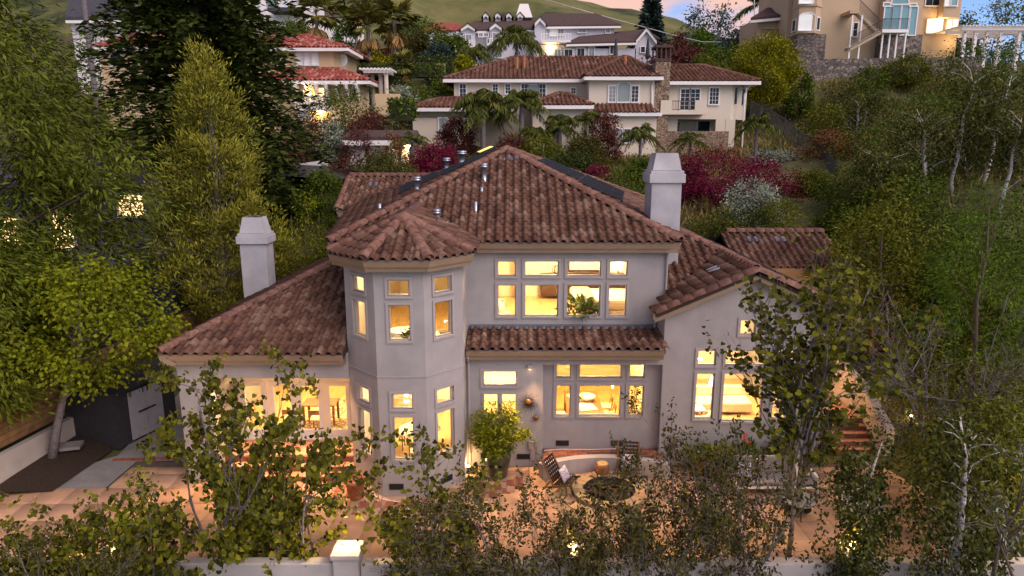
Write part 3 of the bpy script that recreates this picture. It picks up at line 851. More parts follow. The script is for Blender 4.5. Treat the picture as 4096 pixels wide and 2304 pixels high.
def pipe(x, y, z, h, r=.05, cap=False, name='vent_pipe'):
    mb = MB(); prof = [(r * 2.2, 0), (r, .08), (r, h)]
    if cap: prof += [(r * 1.7, h), (r * 1.7, h + .03), (r * 1.1, h + .05), (r * 1.7, h + .08), (r * 1.4, h + .13)]
    mb.lathe(prof + [(0, prof[-1][1])], 12, (x, y, z - .06)); in_house(mb, name, M['metal'], smooth=True)
def mz(y): return 6.7 + .46 * (y - 20.1)
pipe(-.95, 23.6, mz(23.6), .55, .085, True); pipe(-1.0, 22.7, mz(22.7), .35, .05); pipe(-1.15, 21.7, mz(21.7), .42, .05)
pipe(-1.95, 20.55, mz(20.55) + .05, .40, .035); pipe(-2.3, 20.9, mz(20.9) + .3, .2, .08, True)
def lz(u, v): return on_plane(frL, u, v, .05)
for u, v, h, r_, c in ((LL - 3.6, 3.0, .45, .09, True), (LL - 6.6, 5.0, .5, .12, True), (LL - 7.3, 4.4, .45, .10, True), (LL - 2.6, 1.6, .3, .06, False)):
    q = lz(u, v); pipe(q.x, q.y, q.z, h, r_, c)
q0 = on_plane(frL, LL - 7.6, 6.2, .12)
mb = MB(); mb.obox(q0, (1.2, .7, .16), m=Matrix((frL[1], frL[2], frL[3])).transposed()); sk = in_house(mb, 'skylight', M['black_metal'])
mb = MB(); mb.obox(q0 + frL[3] * .085, (1.08, .58, .012), m=Matrix((frL[1], frL[2], frL[3])).transposed()); mb.build('pane', mat('amber_skylight', (.85, .6, .12), .3, emit=((1, .62, .15), .3)), sk)

# chimneys: shaft, stepped collar, flared metal-roofed hood
def chimney(x0, x1, y0, y1, z0, zc, ztop):
    mb = MB(); mb.box(x0, x1, y0, y1, z0, zc)
    c = in_house(mb, 'chimney', M['chimney'], bevel=.015)
    mb = MB(); o = .09; mb.box(x0 - o, x1 + o, y0 - o, y1 + o, zc - .02, zc + .26); mb.box(x0 - o * .5, x1 + o * .5, y0 - o * .5, y1 + o * .5, zc + .26, zc + .36); mb.build('collar', M['chimney'], c, bevel=.012)
    mb = MB(); i = .13
    a = [(x0 + .02, y0 + .02), (x1 - .02, y0 + .02), (x1 - .02, y1 - .02), (x0 + .02, y1 - .02)]; b = [(x0 + i, y0 + i), (x1 - i, y0 + i), (x1 - i, y1 - i), (x0 + i, y1 - i)]
    V = [(*p, zc + .37) for p in a] + [(*p, ztop) for p in b]
    mb.add(V, [(0, 1, 5, 4), (1, 2, 6, 5), (2, 3, 7, 6), (3, 0, 4, 7)])
    bi = [(x0 + i + .05, y0 + i + .05), (x1 - i - .05, y0 + i + .05), (x1 - i - .05, y1 - i - .05), (x0 + i + .05, y1 - i - .05)]
    mb.add([(*p, ztop) for p in b] + [(*p, ztop) for p in bi], [(k, (k + 1) % 4, 4 + (k + 1) % 4, 4 + k) for k in range(4)])
    mb.build('hood', M['chimney'], c)
    mb = MB(); mb.box(*[bi[0][0], bi[2][0], bi[0][1], bi[2][1]], ztop - .12, ztop - .06); mb.box((x0 + x1) / 2 - .02, (x0 + x1) / 2 + .02, bi[0][1], bi[2][1], ztop - .055, ztop - .005); mb.build('spark_grille', M['black_metal'], c)
M['chimney'] = mat('chimney_stucco', (0.42, 0.41, 0.42), 0.85, 0.12, 1.1, 0.25, 70, dirt=(0.32, 0.31, 0.33))
chimney(4.40, 5.35, 21.7, 22.75, 3.0, 8.40, 9.30)
chimney(-9.95, -9.0, 24.7, 25.5, 0, 6.02, 6.95)
# downspouts
def downspout(pts, m='trim'):
    mb = MB(); mb.tube(pts, .035, 8); in_house(mb, 'downspout', M[m])
downspout([(4.70, 20.38, 6.42), (4.70, 20.40, 4.6)]); downspout([(-1.28, 18.98, 3.5), (-1.28, 19.17, 3.3), (-1.28, 19.17, .1)]); downspout([(4.40, 20.30, 4.9), (4.40, 20.30, 4.05)])
# foundation vents, meter boxes, security light box with an added patio light
def fvent(x, y, z, d=(1, 0)):
    mb = MB(); dd = Vector((*d, 0)); n = Vector((dd.y, -dd.x, 0)); Rm = Matrix((dd, n, Vector((0, 0, 1)))).transposed()
    mb.obox(Vector((x, y, z)) + n * .01, (.40, .02, .17), m=Rm)
    for k in range(4): mb.obox(Vector((x, y, z - .06 + k * .04)) + n * .024, (.36, .012, .012), m=Rm)
    in_house(mb, 'foundation_vent', M['black_metal'])
for x in (1.55, 3.25): fvent(x, W_REC, .58)
for x in (-.75, .35): fvent(x, W_LOW, .28)
fvent(-3.2, 17.35, .30); fvent(-4.05, 17.8, .35, (1 / 2 ** .5, -1 / 2 ** .5)); fvent(-1.85, 17.8, .3, (1 / 2 ** .5, 1 / 2 ** .5))
mb = MB(); mb.box(.50, .64, W_LOW - .08, W_LOW - .001, .55, .80); mb.box(.70, .77, W_LOW - .06, W_LOW - .001, .60, .78); mb.tube([(.57, W_LOW - .03, .55), (.57, W_LOW - .03, .05)], .012); mb.tube([(.735, W_LOW - .03, .6), (.735, W_LOW - .03, .05)], .012); in_house(mb, 'outlet_box', M['metal'])
mb = MB(); mb.box(.46, .58, W_LOW - .14, W_LOW - .001, 3.10, 3.22); in_house(mb, 'security_light', M['trim'])
mb = MB(); mb.box(.50, .54, W_LOW - .12, W_LOW - .08, 3.09, 3.098); in_house(mb, 'added_patio_light', M['lamp_glow']); light('added_patio_light', 'SPOT', (.52, W_LOW - .16, 3.06), 150, (1, .55, .25), .06, HOUSE, (RAD(-42), 0, RAD(12)), RAD(120))  # glow and spot added to brighten the patio; the fixture itself is unlit

# inside: floors, ceilings, partitions
mb = MB(); mb.poly([(-9.3, 20.2, Z1), (9.2, 19.45, Z1), (9.2, 26, Z1), (-9.3, 26, Z1)]); mb.poly([(-4.45, 18.4, Z1), (-3.55, 17.5, Z1), (-2.3, 17.5, Z1), (-1.5, 18.4, Z1), (-1.5, 20.2, Z1 + .002), (-4.45, 20.2, Z1 + .002)]); in_house(mb, 'floor', M['wood_floor'])
mb = MB(); mb.box(-4.44, 4.6, 19.46, 26.9, 3.45, 3.70); mb.box(-4.4, -1.5, 18.42, 19.455, 3.452, 3.698); mb.box(-3.5, -2.35, 17.52, 18.42, 3.454, 3.696); in_house(mb, 'ceiling', M['in_white'])
mb = MB(); mb.poly([(-4.44, 20.3, Z2), (4.6, 20.3, Z2), (4.6, 26.8, Z2), (-4.44, 26.8, Z2)]); mb.poly([(-4.45, 18.4, Z2 + .002), (-3.55, 17.5, Z2 + .002), (-2.3, 17.5, Z2 + .002), (-1.5, 18.4, Z2 + .002), (-1.5, 20.4, Z2 + .002), (-4.45, 20.4, Z2 + .002)]); in_house(mb, 'floor', M['wood_floor'])
mb = MB(); mb.box(-4.44, 4.6, 20.5, 26.8, 6.55, 6.6); mb.box(-4.4, -1.5, 18.45, 20.5, 6.552, 6.602); mb.box(-3.5, -2.35, 17.55, 18.45, 6.554, 6.604); mb.box(-9.3, -4.75, 18.9, 26, 3.5, 3.55); in_house(mb, 'ceiling', M['in_white'])
mb = MB(); mb.box(-4.5, 4.6, 26.0, 26.15, Z2, 6.55); mb.box(-1.34, -1.24, 20.6, 26.0, Z2, 6.55); mb.box(-4.44, -4.36, 20.65, 26, Z2, 6.55); mb.box(4.45, 4.53, 20.66, 26, Z2, 6.55)
mb.box(-9.3, 9.2, 25.6, 25.75, Z1, 3.44); mb.box(-4.74, -4.6, 20.32, 25.6, Z1, 3.44); mb.box(.78, .90, 21.4, 25.6, Z1, 3.44); mb.box(4.28, 4.40, 19.85, 25.6, Z1, 3.44); in_house(mb, 'partition', M['in_wall'])
mb = MB(); mb.slab([(4.6, 25.76, 3.0), (9.2, 25.76, 3.0), (9.2, 25.76, 4.7), (6.94, 25.76, 5.75), (4.6, 25.76, 4.7)], (0, .14, 0)); mb.poly([(4.55, 19.5, 4.75), (6.94, 19.5, 5.8), (6.94, 25.7, 5.8), (4.55, 25.7, 4.75)]); mb.poly([(9.3, 19.5, 4.75), (6.94, 19.5, 5.8), (6.94, 25.7, 5.8), (9.3, 25.7, 4.75)]); in_house(mb, 'partition', M['in_wall'])
for loc, e, c in (((1.6, 23.0, 6.3), 240, (1, .72, .38)), ((-2.9, 19.6, 6.3), 115, (1, .70, .30)), ((-2.9, 19.2, 3.3), 105, (1, .72, .38)),
                  ((-.4, 21.5, 3.3), 165, (1, .80, .46)), ((2.6, 21.6, 3.3), 175, (1, .70, .24)), ((6.9, 21.9, 4.4), 290, (1, .74, .42)), ((-6.8, 22.4, 3.3), 190, (1, .70, .30))):
    light('ceiling_light', 'POINT', loc, e, c, .25, HOUSE)
# ------------------------------------------------------------------ foliage
T_DIAMOND = (np.array([(0, 0, 0), (.5, .45, .06), (0, 1, -.03), (-.5, .45, .06)]), np.array([(0, 1, 2), (0, 2, 3)]))
T_HEART = (np.array([(0, .1, 0), (.36, -.04, .05), (.56, .28, .10), (.32, .70, .05), (0, 1, -.05), (-.32, .70, .05), (-.56, .28, .10), (-.36, -.04, .05)]),
           np.array([(0, 1, 2), (0, 2, 3), (0, 3, 4), (0, 4, 5), (0, 5, 6), (0, 6, 7)]))
T_BLADE = (np.array([(-.5, 0, 0), (.5, 0, 0), (.35, .6, .05), (0, 1, -.08), (-.35, .6, .05)]), np.array([(0, 1, 2), (0, 2, 4), (4, 2, 3)]))
def _norm(a): return a / np.maximum(np.linalg.norm(a, axis=1, keepdims=True), 1e-9)
def leaf_set(P, D, N, size, width, tmpl=T_DIAMOND, tone=None, g=rng):
    D = _norm(D); Xa = _norm(np.cross(D, N)); Za = np.cross(Xa, D)
    TV, TF = tmpl
    size = np.broadcast_to(size, (len(P),))
    V = P[:, None] + (Xa[:, None] * TV[None, :, 0:1] * width + D[:, None] * TV[None, :, 1:2] + Za[:, None] * TV[None, :, 2:3]) * size[:, None, None]
    F = TF[None] + (np.arange(len(P)) * len(TV))[:, None, None]
    if tone is None: tone = g.random(len(P))
    return V.reshape(-1, 3), F.reshape(-1, 3), np.repeat(np.clip(tone, 0, 1), len(TF))
def join_sets(sets):
    V, F, T, b = [], [], [], 0
    for v, f, t in sets:
        V.append(v); F.append(f + b); T.append(t); b += len(v)
    return np.concatenate(V), np.concatenate(F), np.concatenate(T)
def foliage_obj(name, sets, m, parent):
    V, F, T = join_sets(sets)
    return link_mesh(name, np_mesh(name, V, F, False, T, (m,)), None, parent)

SHAPES = {
    'round': lambda h: np.sqrt(np.maximum(0, 1 - (2 * h - 1) ** 2)),
    'egg': lambda h: np.sin(np.pi * h ** .62) ** .8,
    'cone': lambda h: np.maximum(.04, (1 - h) ** .85) * np.minimum(1, h / .08 + .35),
    'flame': lambda h: np.sin(np.pi * h ** .5) ** .9,
    'column': lambda h: np.minimum(1, 5 * (1 - h)) ** .5 * np.minimum(1, h * 8 + .5),
    'pine': lambda h: np.clip(1.02 - h, 0, 1) ** .62 * np.minimum(1, h / .3 + .45),
    'billow': lambda h: np.sin(np.pi * np.clip(h * .96 + .02, 0, 1) ** .85) ** .62,
    'dome': lambda h: np.sqrt(np.maximum(0, 1 - h ** 2.2)),
}
def clump_points(g, n, c, R, z0, z1, shape, inner=.45, Ry=None, lumps=.22):
    h = g.random(n * 3); w = SHAPES[shape](h)
    keep = g.random(n * 3) < np.clip(w, .08, 1); h = h[keep][:n]; w = w[keep][:n]
    a = g.random(len(h)) * 2 * np.pi
    rr = (inner + (1 - inner) * np.sqrt(g.random(len(h))))
    k = 1 + lumps * np.sin(a * 3 + g.random() * 6 + h * 9) + lumps * .7 * np.sin(a * 5 + h * 14 + g.random() * 6)
    rad = w * rr * k
    return np.stack([c[0] + np.cos(a) * rad * R, c[1] + np.sin(a) * rad * (Ry or R), z0 + h * (z1 - z0)], 1), h, a
def plant(name, label, cat, x, y, H, R, m_leaf, shape='round', clear=.12, n=90, per=70, leaf=.12, width=.5, clump=None, tmpl=T_DIAMOND, bark='bark',
          trunk=.12, seed=None, group=None, droop=.25, up=.0, inner=.45, z=None, lean=(0, 0), Ry=None, lumps=.22, flat=.75, limbs=14, stems=1, crown='crown', outd=.6, tips=0.0):
    g = np.random.default_rng(seed if seed is not None else abs(hash((round(x * 10), round(y * 10)))) % 99991)
    zb = gz(x, y) if z is None else z
    t = thing(name, label, cat, (x, y, zb - .05), 0, group)
    c = np.array([x + lean[0], y + lean[1]])
    z0, z1 = zb + H * clear, zb + H
    C, h, a = clump_points(g, n, c, R * .88, z0, z1, shape, inner, Ry and Ry * .88, lumps)
    rc = clump or R * .26
    nn = len(C); q = g.normal(size=(nn, per, 3)) * .5; q[:, :, 2] *= flat
    P = (C[:, None] + q * rc * (.7 + .6 * g.random((nn, 1, 1)))).reshape(-1, 3)
    out = np.stack([np.cos(a), np.sin(a), np.zeros(nn)], 1)[:, None].repeat(per, 1).reshape(-1, 3)
    D = out * outd + q.reshape(-1, 3) * .9 + g.normal(size=P.shape) * .55 + np.array([0, 0, up - droop])
    N = g.normal(size=P.shape) * .45 + q.reshape(-1, 3) * 1.1 + np.array([0, 0, .6]) + out * .35
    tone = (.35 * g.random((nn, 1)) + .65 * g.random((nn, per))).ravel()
    if tips: tone = (1 - tips) * tone + tips * np.clip(q[:, :, 2].ravel() * 1.1 + .35, 0, 1)     # leaves paler toward the top of each clump
    P[:, 2] = np.maximum(P[:, 2], zb + .02)
    foliage_obj(crown, [leaf_set(P, D, N, leaf * (.7 + .6 * g.random(len(P))), width, tmpl, tone, g)], m_leaf, t)
    if trunk:
        mb = MB()
        for s in range(stems):
            ox, oy = (g.normal(size=2) * trunk * 1.6 if stems > 1 else (0, 0))
            top = Vector((c[0] + ox * 3, c[1] + oy * 3, z0 + (z1 - z0) * .8)); b0 = Vector((x + ox, y + oy, zb - .1))
            pts = [b0.lerp(top, k / 5) + Vector((*(g.normal(size=2) * R * .04), 0)) for k in range(6)]; pts[0] = b0
            mb.tube(pts, [trunk * (1.15 - .95 * k / 5) for k in range(6)], 7)
            idx = g.choice(nn, min(limbs, nn), replace=False)
            for i in idx:
                e = Vector(C[i]); k = np.clip((e.z - b0.z) / max(.1, top.z - b0.z) * .75, .15, .95)
                s0 = b0.lerp(top, float(k)); mid = s0.lerp(e, .5) + Vector((0, 0, -.06 * (e - s0).length))
                mb.tube([s0, mid, e], [trunk * .36 * (1.1 - k), trunk * .22 * (1.1 - k), trunk * .07], 5, False)
        mb.build('trunk', M[bark], t, smooth=True)
    return t
def conifer(name, label, x, y, H, R, m_leaf, n=170, spray=.5, clear=.03, bark='bark', seed=1, z=None, droop=.30, pw=.7, per=11, trunk=.3, sub=6, group=None):
    g = np.random.default_rng(seed)
    zb = gz(x, y) if z is None else z
    t = thing(name, label, 'tree', (x, y, zb - .05), 0, group)
    h = clear + (1 - clear) * (np.arange(n) + g.random(n)) / n
    az = np.arange(n) * 2.39996 + g.normal(size=n) * .3
    L = R * np.maximum(.05, (1 - h)) ** pw * (.62 + .5 * g.random(n))
    mb = MB(); mb.tube([(x, y, zb - .2), (x, y, zb + H * .5), (x, y, zb + H * .98)], [trunk, trunk * .6, .03], 8)
    P, D, N, S = [], [], [], []
    for i in range(n):
        o = np.array([x, y, zb + h[i] * H]); d = np.array([math.cos(az[i]), math.sin(az[i]), .12])
        k = max(4, int(per * L[i] / R * 1.5) + 3)
        s = np.linspace(.12, 1, k)
        pos = o + d * (s * L[i])[:, None]; pos[:, 2] -= droop * L[i] * s ** 2
        if i % 3 == 0 and L[i] > .5: mb.tube([Vector(pos[0]), Vector(pos[k // 2]), Vector(pos[-1])], [.05, .035, .01], 4, False)
        side = np.array([-d[1], d[0], 0])
        for j in range(sub):
            sg = g.choice([-1, 1], k)[:, None]
            P.append(pos + g.normal(size=(k, 3)) * .10 * R / 3)
            D.append(d * .8 + side * sg * (.8 * g.random((k, 1))) + np.array([0, 0, -.15]) + g.normal(size=(k, 3)) * .25)
            N.append(np.array([0, 0, 1.0]) + g.normal(size=(k, 3)) * .5); S.append(spray * (.65 + .6 * g.random(k)) * (1.15 - .45 * s))
    P, D, N, S = map(np.concatenate, (P, D, N, S))
    foliage_obj('crown', [leaf_set(P, D, N, S, .42, T_DIAMOND, None, g)], m_leaf, t)
    mb.build('trunk', M[bark], t, smooth=True)
    return t
def grow(mb, g, p, d, L, r, depth, tips, bend=.22, kids=(2, 4), up=.25, minr=.004, tw=.62):
    """one limb and, recursively, its side twigs; tips collects (point, direction) along the thin wood"""
    k = 5; pts = [p]; q = p.copy(); dd = d.copy()
    for i in range(k):
        dd = (dd + Vector(g.normal(size=3)) * bend * .4 + Vector((0, 0, up * .12))).normalized(); q = q + dd * (L / k); pts.append(q.copy())
        if depth <= 1: tips.append((q.copy(), dd.copy()))
    mb.tube(pts, [max(minr, r * (1 - .62 * i / k)) for i in range(k + 1)], 6 if r > .02 else 4, False)
    if depth > 0:
        for _ in range(int(g.integers(*kids)) + (1 if depth > 1 else 0)):
            i = int(g.integers(1, k + 1)); base = pts[i]; dv = (pts[i] - pts[i - 1]).normalized()
            nd = (dv + Vector(g.normal(size=3)) * tw + Vector((0, 0, up * .3))).normalized()
            grow(mb, g, base, nd, L * g.uniform(.45, .72), r * .5, depth - 1, tips, bend, kids, up, minr, tw)
def branchy(name, label, cat, x, y, H, m_leaf, stems=5, spread=.35, r=.05, leaf=.10, per=3.0, seed=3, z=None, bark='bark_grey', tmpl=T_HEART, width=.95, hang=.8, kids=(2, 4), depth=3, lo=.0, group=None, flowers=None, up=.25, scatter=.065, lean=(0, 0), first=.5, bend=.22, tw=.62, bole=0.0):
    """multi-stemmed small tree whose single leaves hang from thin twigs"""
    g = np.random.default_rng(seed)
    zb = gz(x, y) if z is None else z
    t = thing(name, label, cat, (x, y, zb - .05), 0, group)
    mb, tips = MB(), []
    if bole: mb.tube([(x, y, zb - .1), (x + .02, y, zb + bole * .5), (x, y, zb + bole + .05)], [r * 1.5, r * 1.25, r * 1.2], 8)
    for s in range(stems):
        a = 2 * math.pi * s / stems + g.random()
        d = Vector((math.cos(a) * spread + lean[0], math.sin(a) * spread + lean[1], 1)).normalized()
        grow(mb, g, Vector((x + math.cos(a) * r * 2, y + math.sin(a) * r * 2, zb - .1 + bole)), d, (H - bole) * first * g.uniform(.85, 1.15), r, depth, tips, bend, kids, up, .004, tw)
    zmax = max(p.z for p, _ in tips); k = H / (zmax - zb)
    tp = np.array([tuple(p) for p, _ in tips]); td = np.array([tuple(d) for _, d in tips])
    sel = tp[:, 2] > zb + lo * H; tp, td = tp[sel], td[sel]
    n = int(len(tp) * per); i = g.integers(0, len(tp), n)
    P = tp[i] + g.normal(size=(n, 3)) * scatter
    D = td[i] * .3 + g.normal(size=(n, 3)) * .6 + np.array([0, 0, -hang]); N = g.normal(size=(n, 3)) * .8 + np.array([0, -1.0, .6])
    fo = foliage_obj('crown', [leaf_set(P, D, N, leaf * (.6 + .7 * g.random(n)), width, tmpl, None, g)], m_leaf, t)
    tr = mb.build('trunk', M[bark], t, smooth=True)
    if flowers:
        n2 = flowers[1]; i = g.integers(0, len(tp), n2); cl = 14
        Pf = (tp[i][:, None] + g.normal(size=(n2, cl, 3)) * .05).reshape(-1, 3)
        foliage_obj('blossom', [leaf_set(Pf, g.normal(size=Pf.shape), g.normal(size=Pf.shape), .035, 1.0, T_DIAMOND, None, g)], flowers[0], t)
    for o in t.children:                                            # fit the height measured in the photo
        o.data.transform(Matrix.Translation((0, 0, zb)) @ Matrix.Diagonal((1, 1, k, 1)) @ Matrix.Translation((0, 0, -zb)))
    return t
def weeping(name, label, x, y, H, R, m_leaf, seed=5, stems=1, strands=170, per=16, leaf=.10, z=None, top_bare=.08, group=None, lean=(0, 0), lowest=.18):
    g = np.random.default_rng(seed)
    zb = gz(x, y) if z is None else z
    t = thing(name, label, 'tree', (x, y, zb - .05), 0, group)
    mb = MB(); starts = []
    for s in range(stems):
        a = g.random() * 6.28; off = R * .35 if stems > 1 else 0
        pts = [Vector((x + math.cos(a) * off * k ** 1.3 + lean[0] * k + g.normal() * .07, y + math.sin(a) * off * k + lean[1] * k + g.normal() * .07, zb - .1 + H * (1 - .1 * s) * k)) for k in (0, .15, .32, .5, .68, .85, 1.0)]
        mb.tube(pts, [.11, .10, .09, .075, .055, .035, .012], 7)
        for _ in range(16):
            k = g.uniform(.28, .95); i = min(5, int(k * 6.3)); p = pts[i].lerp(pts[i + 1], g.random())
            an = g.random() * 6.28; L = R * g.uniform(.35, 1.0) * (1.1 - k * .5)
            q = p + Vector((math.cos(an) * L, math.sin(an) * L, L * .55)); mid = p.lerp(q, .5) + Vector((0, 0, .12 * L))
            mb.tube([p, mid, q], [.018, .012, .004], 4, False)
            starts += [p.lerp(q, .5), mid, q, q]
    st = np.array([tuple(p) for p in starts]); i = g.integers(0, len(st), strands)
    S0 = st[i] + g.normal(size=(strands, 3)) * .22
    Ln = g.uniform(.5, 1.6, strands) * H * .16
    k = np.linspace(0, 1, per)
    drift = g.normal(size=(strands, 3)) * .10
    P = S0[:, None] + drift[:, None] * k[None, :, None]; P = P + np.array([0, 0, -1.0]) * (Ln[:, None] * k[None])[:, :, None]
    P = P.reshape(-1, 3) + g.normal(size=(strands * per, 3)) * .05
    P = P[P[:, 2] > zb + H * lowest]
    D = g.normal(size=P.shape) * .6 + np.array([0, 0, -.8]); N = g.normal(size=P.shape) + np.array([0, -.4, .2])
    foliage_obj('crown', [leaf_set(P, D, N, leaf * (.7 + .6 * g.random(len(P))), .6, T_DIAMOND, None, g)], m_leaf, t)
    mb.build('trunk', M['bark_white'], t, smooth=True)
    return t
def palm(name, label, x, y, H, m_leaf, kind='feather', fronds=22, L=2.4, trunk=.16, seed=2, z=None, m_trunk='bark_grey', skirt=0, group=None, m_dead=None, lean=0.0):
    g = np.random.default_rng(seed)
    zb = gz(x, y) if z is None else z
    t = thing(name, label, 'palm', (x, y, zb - .05), 0, group)
    mb = MB(); n = 9
    mb.tube([(x + lean * (k / n) ** 2, y, zb - .1 + H * k / n) for k in range(n + 1)], [trunk * (1.25 - .4 * k / n) * (1.04 if k % 2 else 1) for k in range(n + 1)], 10)
    mb.build('trunk', M[m_trunk], t, smooth=True)
    top = np.array([x + lean, y, zb + H]); sets = []; dead = []
    def feather(az, el, LL, out):
        d0 = np.array([math.cos(az) * math.cos(el), math.sin(az) * math.cos(el), math.sin(el)])
        k = np.linspace(.08, 1, 32)
        pos = top + d0 * (k * LL)[:, None]; pos[:, 2] -= LL * .70 * k ** 2.4
        tan = np.gradient(pos, axis=0); side = np.cross(tan, [0, 0, 1.0]); side = _norm(side)
        ln = LL * .30 * np.sin(np.pi * np.clip(k * .92 + .06, 0, 1)) ** .6
        for sg in (-1, 1):
            out.append(leaf_set(pos, side * sg + _norm(tan) * .55 + np.array([0, 0, -.95]) + g.normal(size=pos.shape) * .2, np.array([0, 0, 1.0]) + g.normal(size=pos.shape) * .2, ln, .12, T_DIAMOND, None, g))
        out.append(leaf_set(pos[:-1], tan[:-1], np.tile([0, 0, 1.0], (len(pos) - 1, 1)), LL / 30, .4, T_BLADE, None, g))
    def fan(az, el, LL, out, hang=0.0):
        d0 = np.array([math.cos(az) * math.cos(el), math.sin(az) * math.cos(el), math.sin(el)])
        c = top + d0 * LL * .55; c[2] -= hang * LL * .3
        m = 13; th = np.linspace(-1.35, 1.35, m); s = np.cross(d0, [0, 0, 1.0]); s /= np.linalg.norm(s) + 1e-6
        D = np.cos(th)[:, None] * d0 + np.sin(th)[:, None] * s + np.array([0, 0, -.28 - hang]) + g.normal(size=(m, 3)) * .06
        Nn = np.cross(s, d0)
        out.append(leaf_set(np.tile(c, (m, 1)), D, np.tile(Nn, (m, 1)), LL * .6, .20, T_DIAMOND, None, g))
        out.append(leaf_set(top[None], (c - top)[None], Nn[None], np.linalg.norm(c - top), .05, T_BLADE, None, g))
    for i in range(fronds):
        az = i * 2.39996 + g.normal() * .2
        if kind == 'feather': feather(az, g.uniform(-.15, 1.4), L * g.uniform(.8, 1.1), sets)
        else: fan(az, g.uniform(-.45, 1.3), L * g.uniform(.8, 1.1), sets)
    for i in range(skirt): fan(i * 2.39996, g.uniform(-1.35, -.7), L * .9, dead, .5)
    foliage_obj('crown', sets, m_leaf, t)
    if dead: foliage_obj('dead_fronds', dead, m_dead or m_leaf, t)
    return t
def hedge(name, label, x0, x1, y0, y1, z0, H, m_leaf, leaf=.14, dens=260, rz=0.0, group=None, seed=4, rounding=.15):
    g = np.random.default_rng(seed)
    t = thing(name, label, 'hedge', ((x0 + x1) / 2, (y0 + y1) / 2, z0), 0, group)
    A = 2 * ((x1 - x0) + (y1 - y0)) * H + (x1 - x0) * (y1 - y0); n = int(A * dens)
    u = g.random((n, 3)); f = g.integers(0, 5, n)
    wts = np.array([(x1 - x0) * H, (x1 - x0) * H, (y1 - y0) * H, (y1 - y0) * H, (x1 - x0) * (y1 - y0)]); f = g.choice(5, n, p=wts / wts.sum())
    u[f == 0, 1] = 0; u[f == 1, 1] = 1; u[f == 2, 0] = 0; u[f == 3, 0] = 1; u[f == 4, 2] = 1
    P = np.stack([x0 + u[:, 0] * (x1 - x0), y0 + u[:, 1] * (y1 - y0), z0 + u[:, 2] * H], 1) + g.normal(size=(n, 3)) * .05
    D = g.normal(size=P.shape) + np.array([0, 0, .4]); N = g.normal(size=P.shape) * .6 + (u - .5) * 2
    foliage_obj('foliage', [leaf_set(P, D, N, leaf * (.7 + .6 * g.random(n)), .6, T_DIAMOND, None, g)], m_leaf, t)
    mb = MB(); i = .08; mb.box(x0 + i, x1 - i, y0 + i, y1 - i, z0 - .1, z0 + H - i); mb.build('branches', M['hedge_core'], t)
    return t
M['hedge_core'] = mat('hedge_twigs', (0.03, 0.035, 0.015), 0.95, 0.5, 9)
LF = {
    'olive': leaf_mat('leaf_olive', (0.044, 0.064, 0.008), (0.131, 0.144, 0.018)),
    'laurel': leaf_mat('leaf_laurel', (0.041, 0.061, 0.008), (0.120, 0.147, 0.020)),
    'redwood': leaf_mat('leaf_redwood', (0.019, 0.036, 0.010), (0.058, 0.078, 0.018), .15),
    'pine': leaf_mat('leaf_pine', (0.050, 0.060, 0.008), (0.28, 0.27, 0.045), .25),
    'lime': leaf_mat('leaf_lime', (0.071, 0.099, 0.005), (0.171, 0.193, 0.013)),
    'gold': leaf_mat('leaf_gold', (0.090, 0.100, 0.005), (0.243, 0.237, 0.011)),
    'redbud': leaf_mat('leaf_redbud', (0.036, 0.044, 0.005), (0.125, 0.125, 0.014), .35),
    'purple': leaf_mat('leaf_purple', (0.024, 0.027, 0.007), (0.080, 0.072, 0.018), .2),
    'plum': leaf_mat('leaf_plum', (0.046, 0.017, 0.017), (0.129, 0.042, 0.042), .25),
    'fuchsia': leaf_mat('leaf_fuchsia', (0.046, 0.005, 0.016), (0.186, 0.016, 0.060), .25),
    'birch': leaf_mat('leaf_birch', (0.031, 0.045, 0.011), (0.093, 0.103, 0.028), .35),
    'bamboo': leaf_mat('leaf_bamboo', (0.035, 0.079, 0.010), (0.103, 0.179, 0.019), .35),
    'dark': leaf_mat('leaf_dark', (0.018, 0.031, 0.008), (0.058, 0.077, 0.019), .15),
    'green': leaf_mat('leaf_green', (0.032, 0.061, 0.008), (0.091, 0.130, 0.018)),
    'silver': leaf_mat('leaf_silver', (0.121, 0.154, 0.132), (0.264, 0.308, 0.275), .1),
    'grey': leaf_mat('leaf_grey', (0.077, 0.072, 0.066), (0.176, 0.154, 0.132), .1),
    'palm': leaf_mat('leaf_palm', (0.055, 0.073, 0.018), (0.125, 0.146, 0.039), .2),
    'fan': leaf_mat('leaf_fan', (0.08, 0.09, 0.022), (0.19, 0.18, 0.05), .15),
    'dead': leaf_mat('leaf_dead', (0.198, 0.120, 0.052), (0.365, 0.225, 0.104), .1),
    'brown': leaf_mat('leaf_brown', (0.076, 0.042, 0.021), (0.183, 0.091, 0.042), .1),
    'blue': leaf_mat('leaf_blue', (0.020, 0.043, 0.049), (0.058, 0.094, 0.094), .1),
    'mauve': leaf_mat('blossom_mauve', (0.242, 0.066, 0.242), (0.462, 0.154, 0.440), .3),
    'red': leaf_mat('blossom_red', (0.550, 0.022, 0.017), (0.880, 0.099, 0.033), .3),
    'pinkf': leaf_mat('blossom_pink', (0.385, 0.132, 0.176), (0.550, 0.242, 0.275), .3),
}
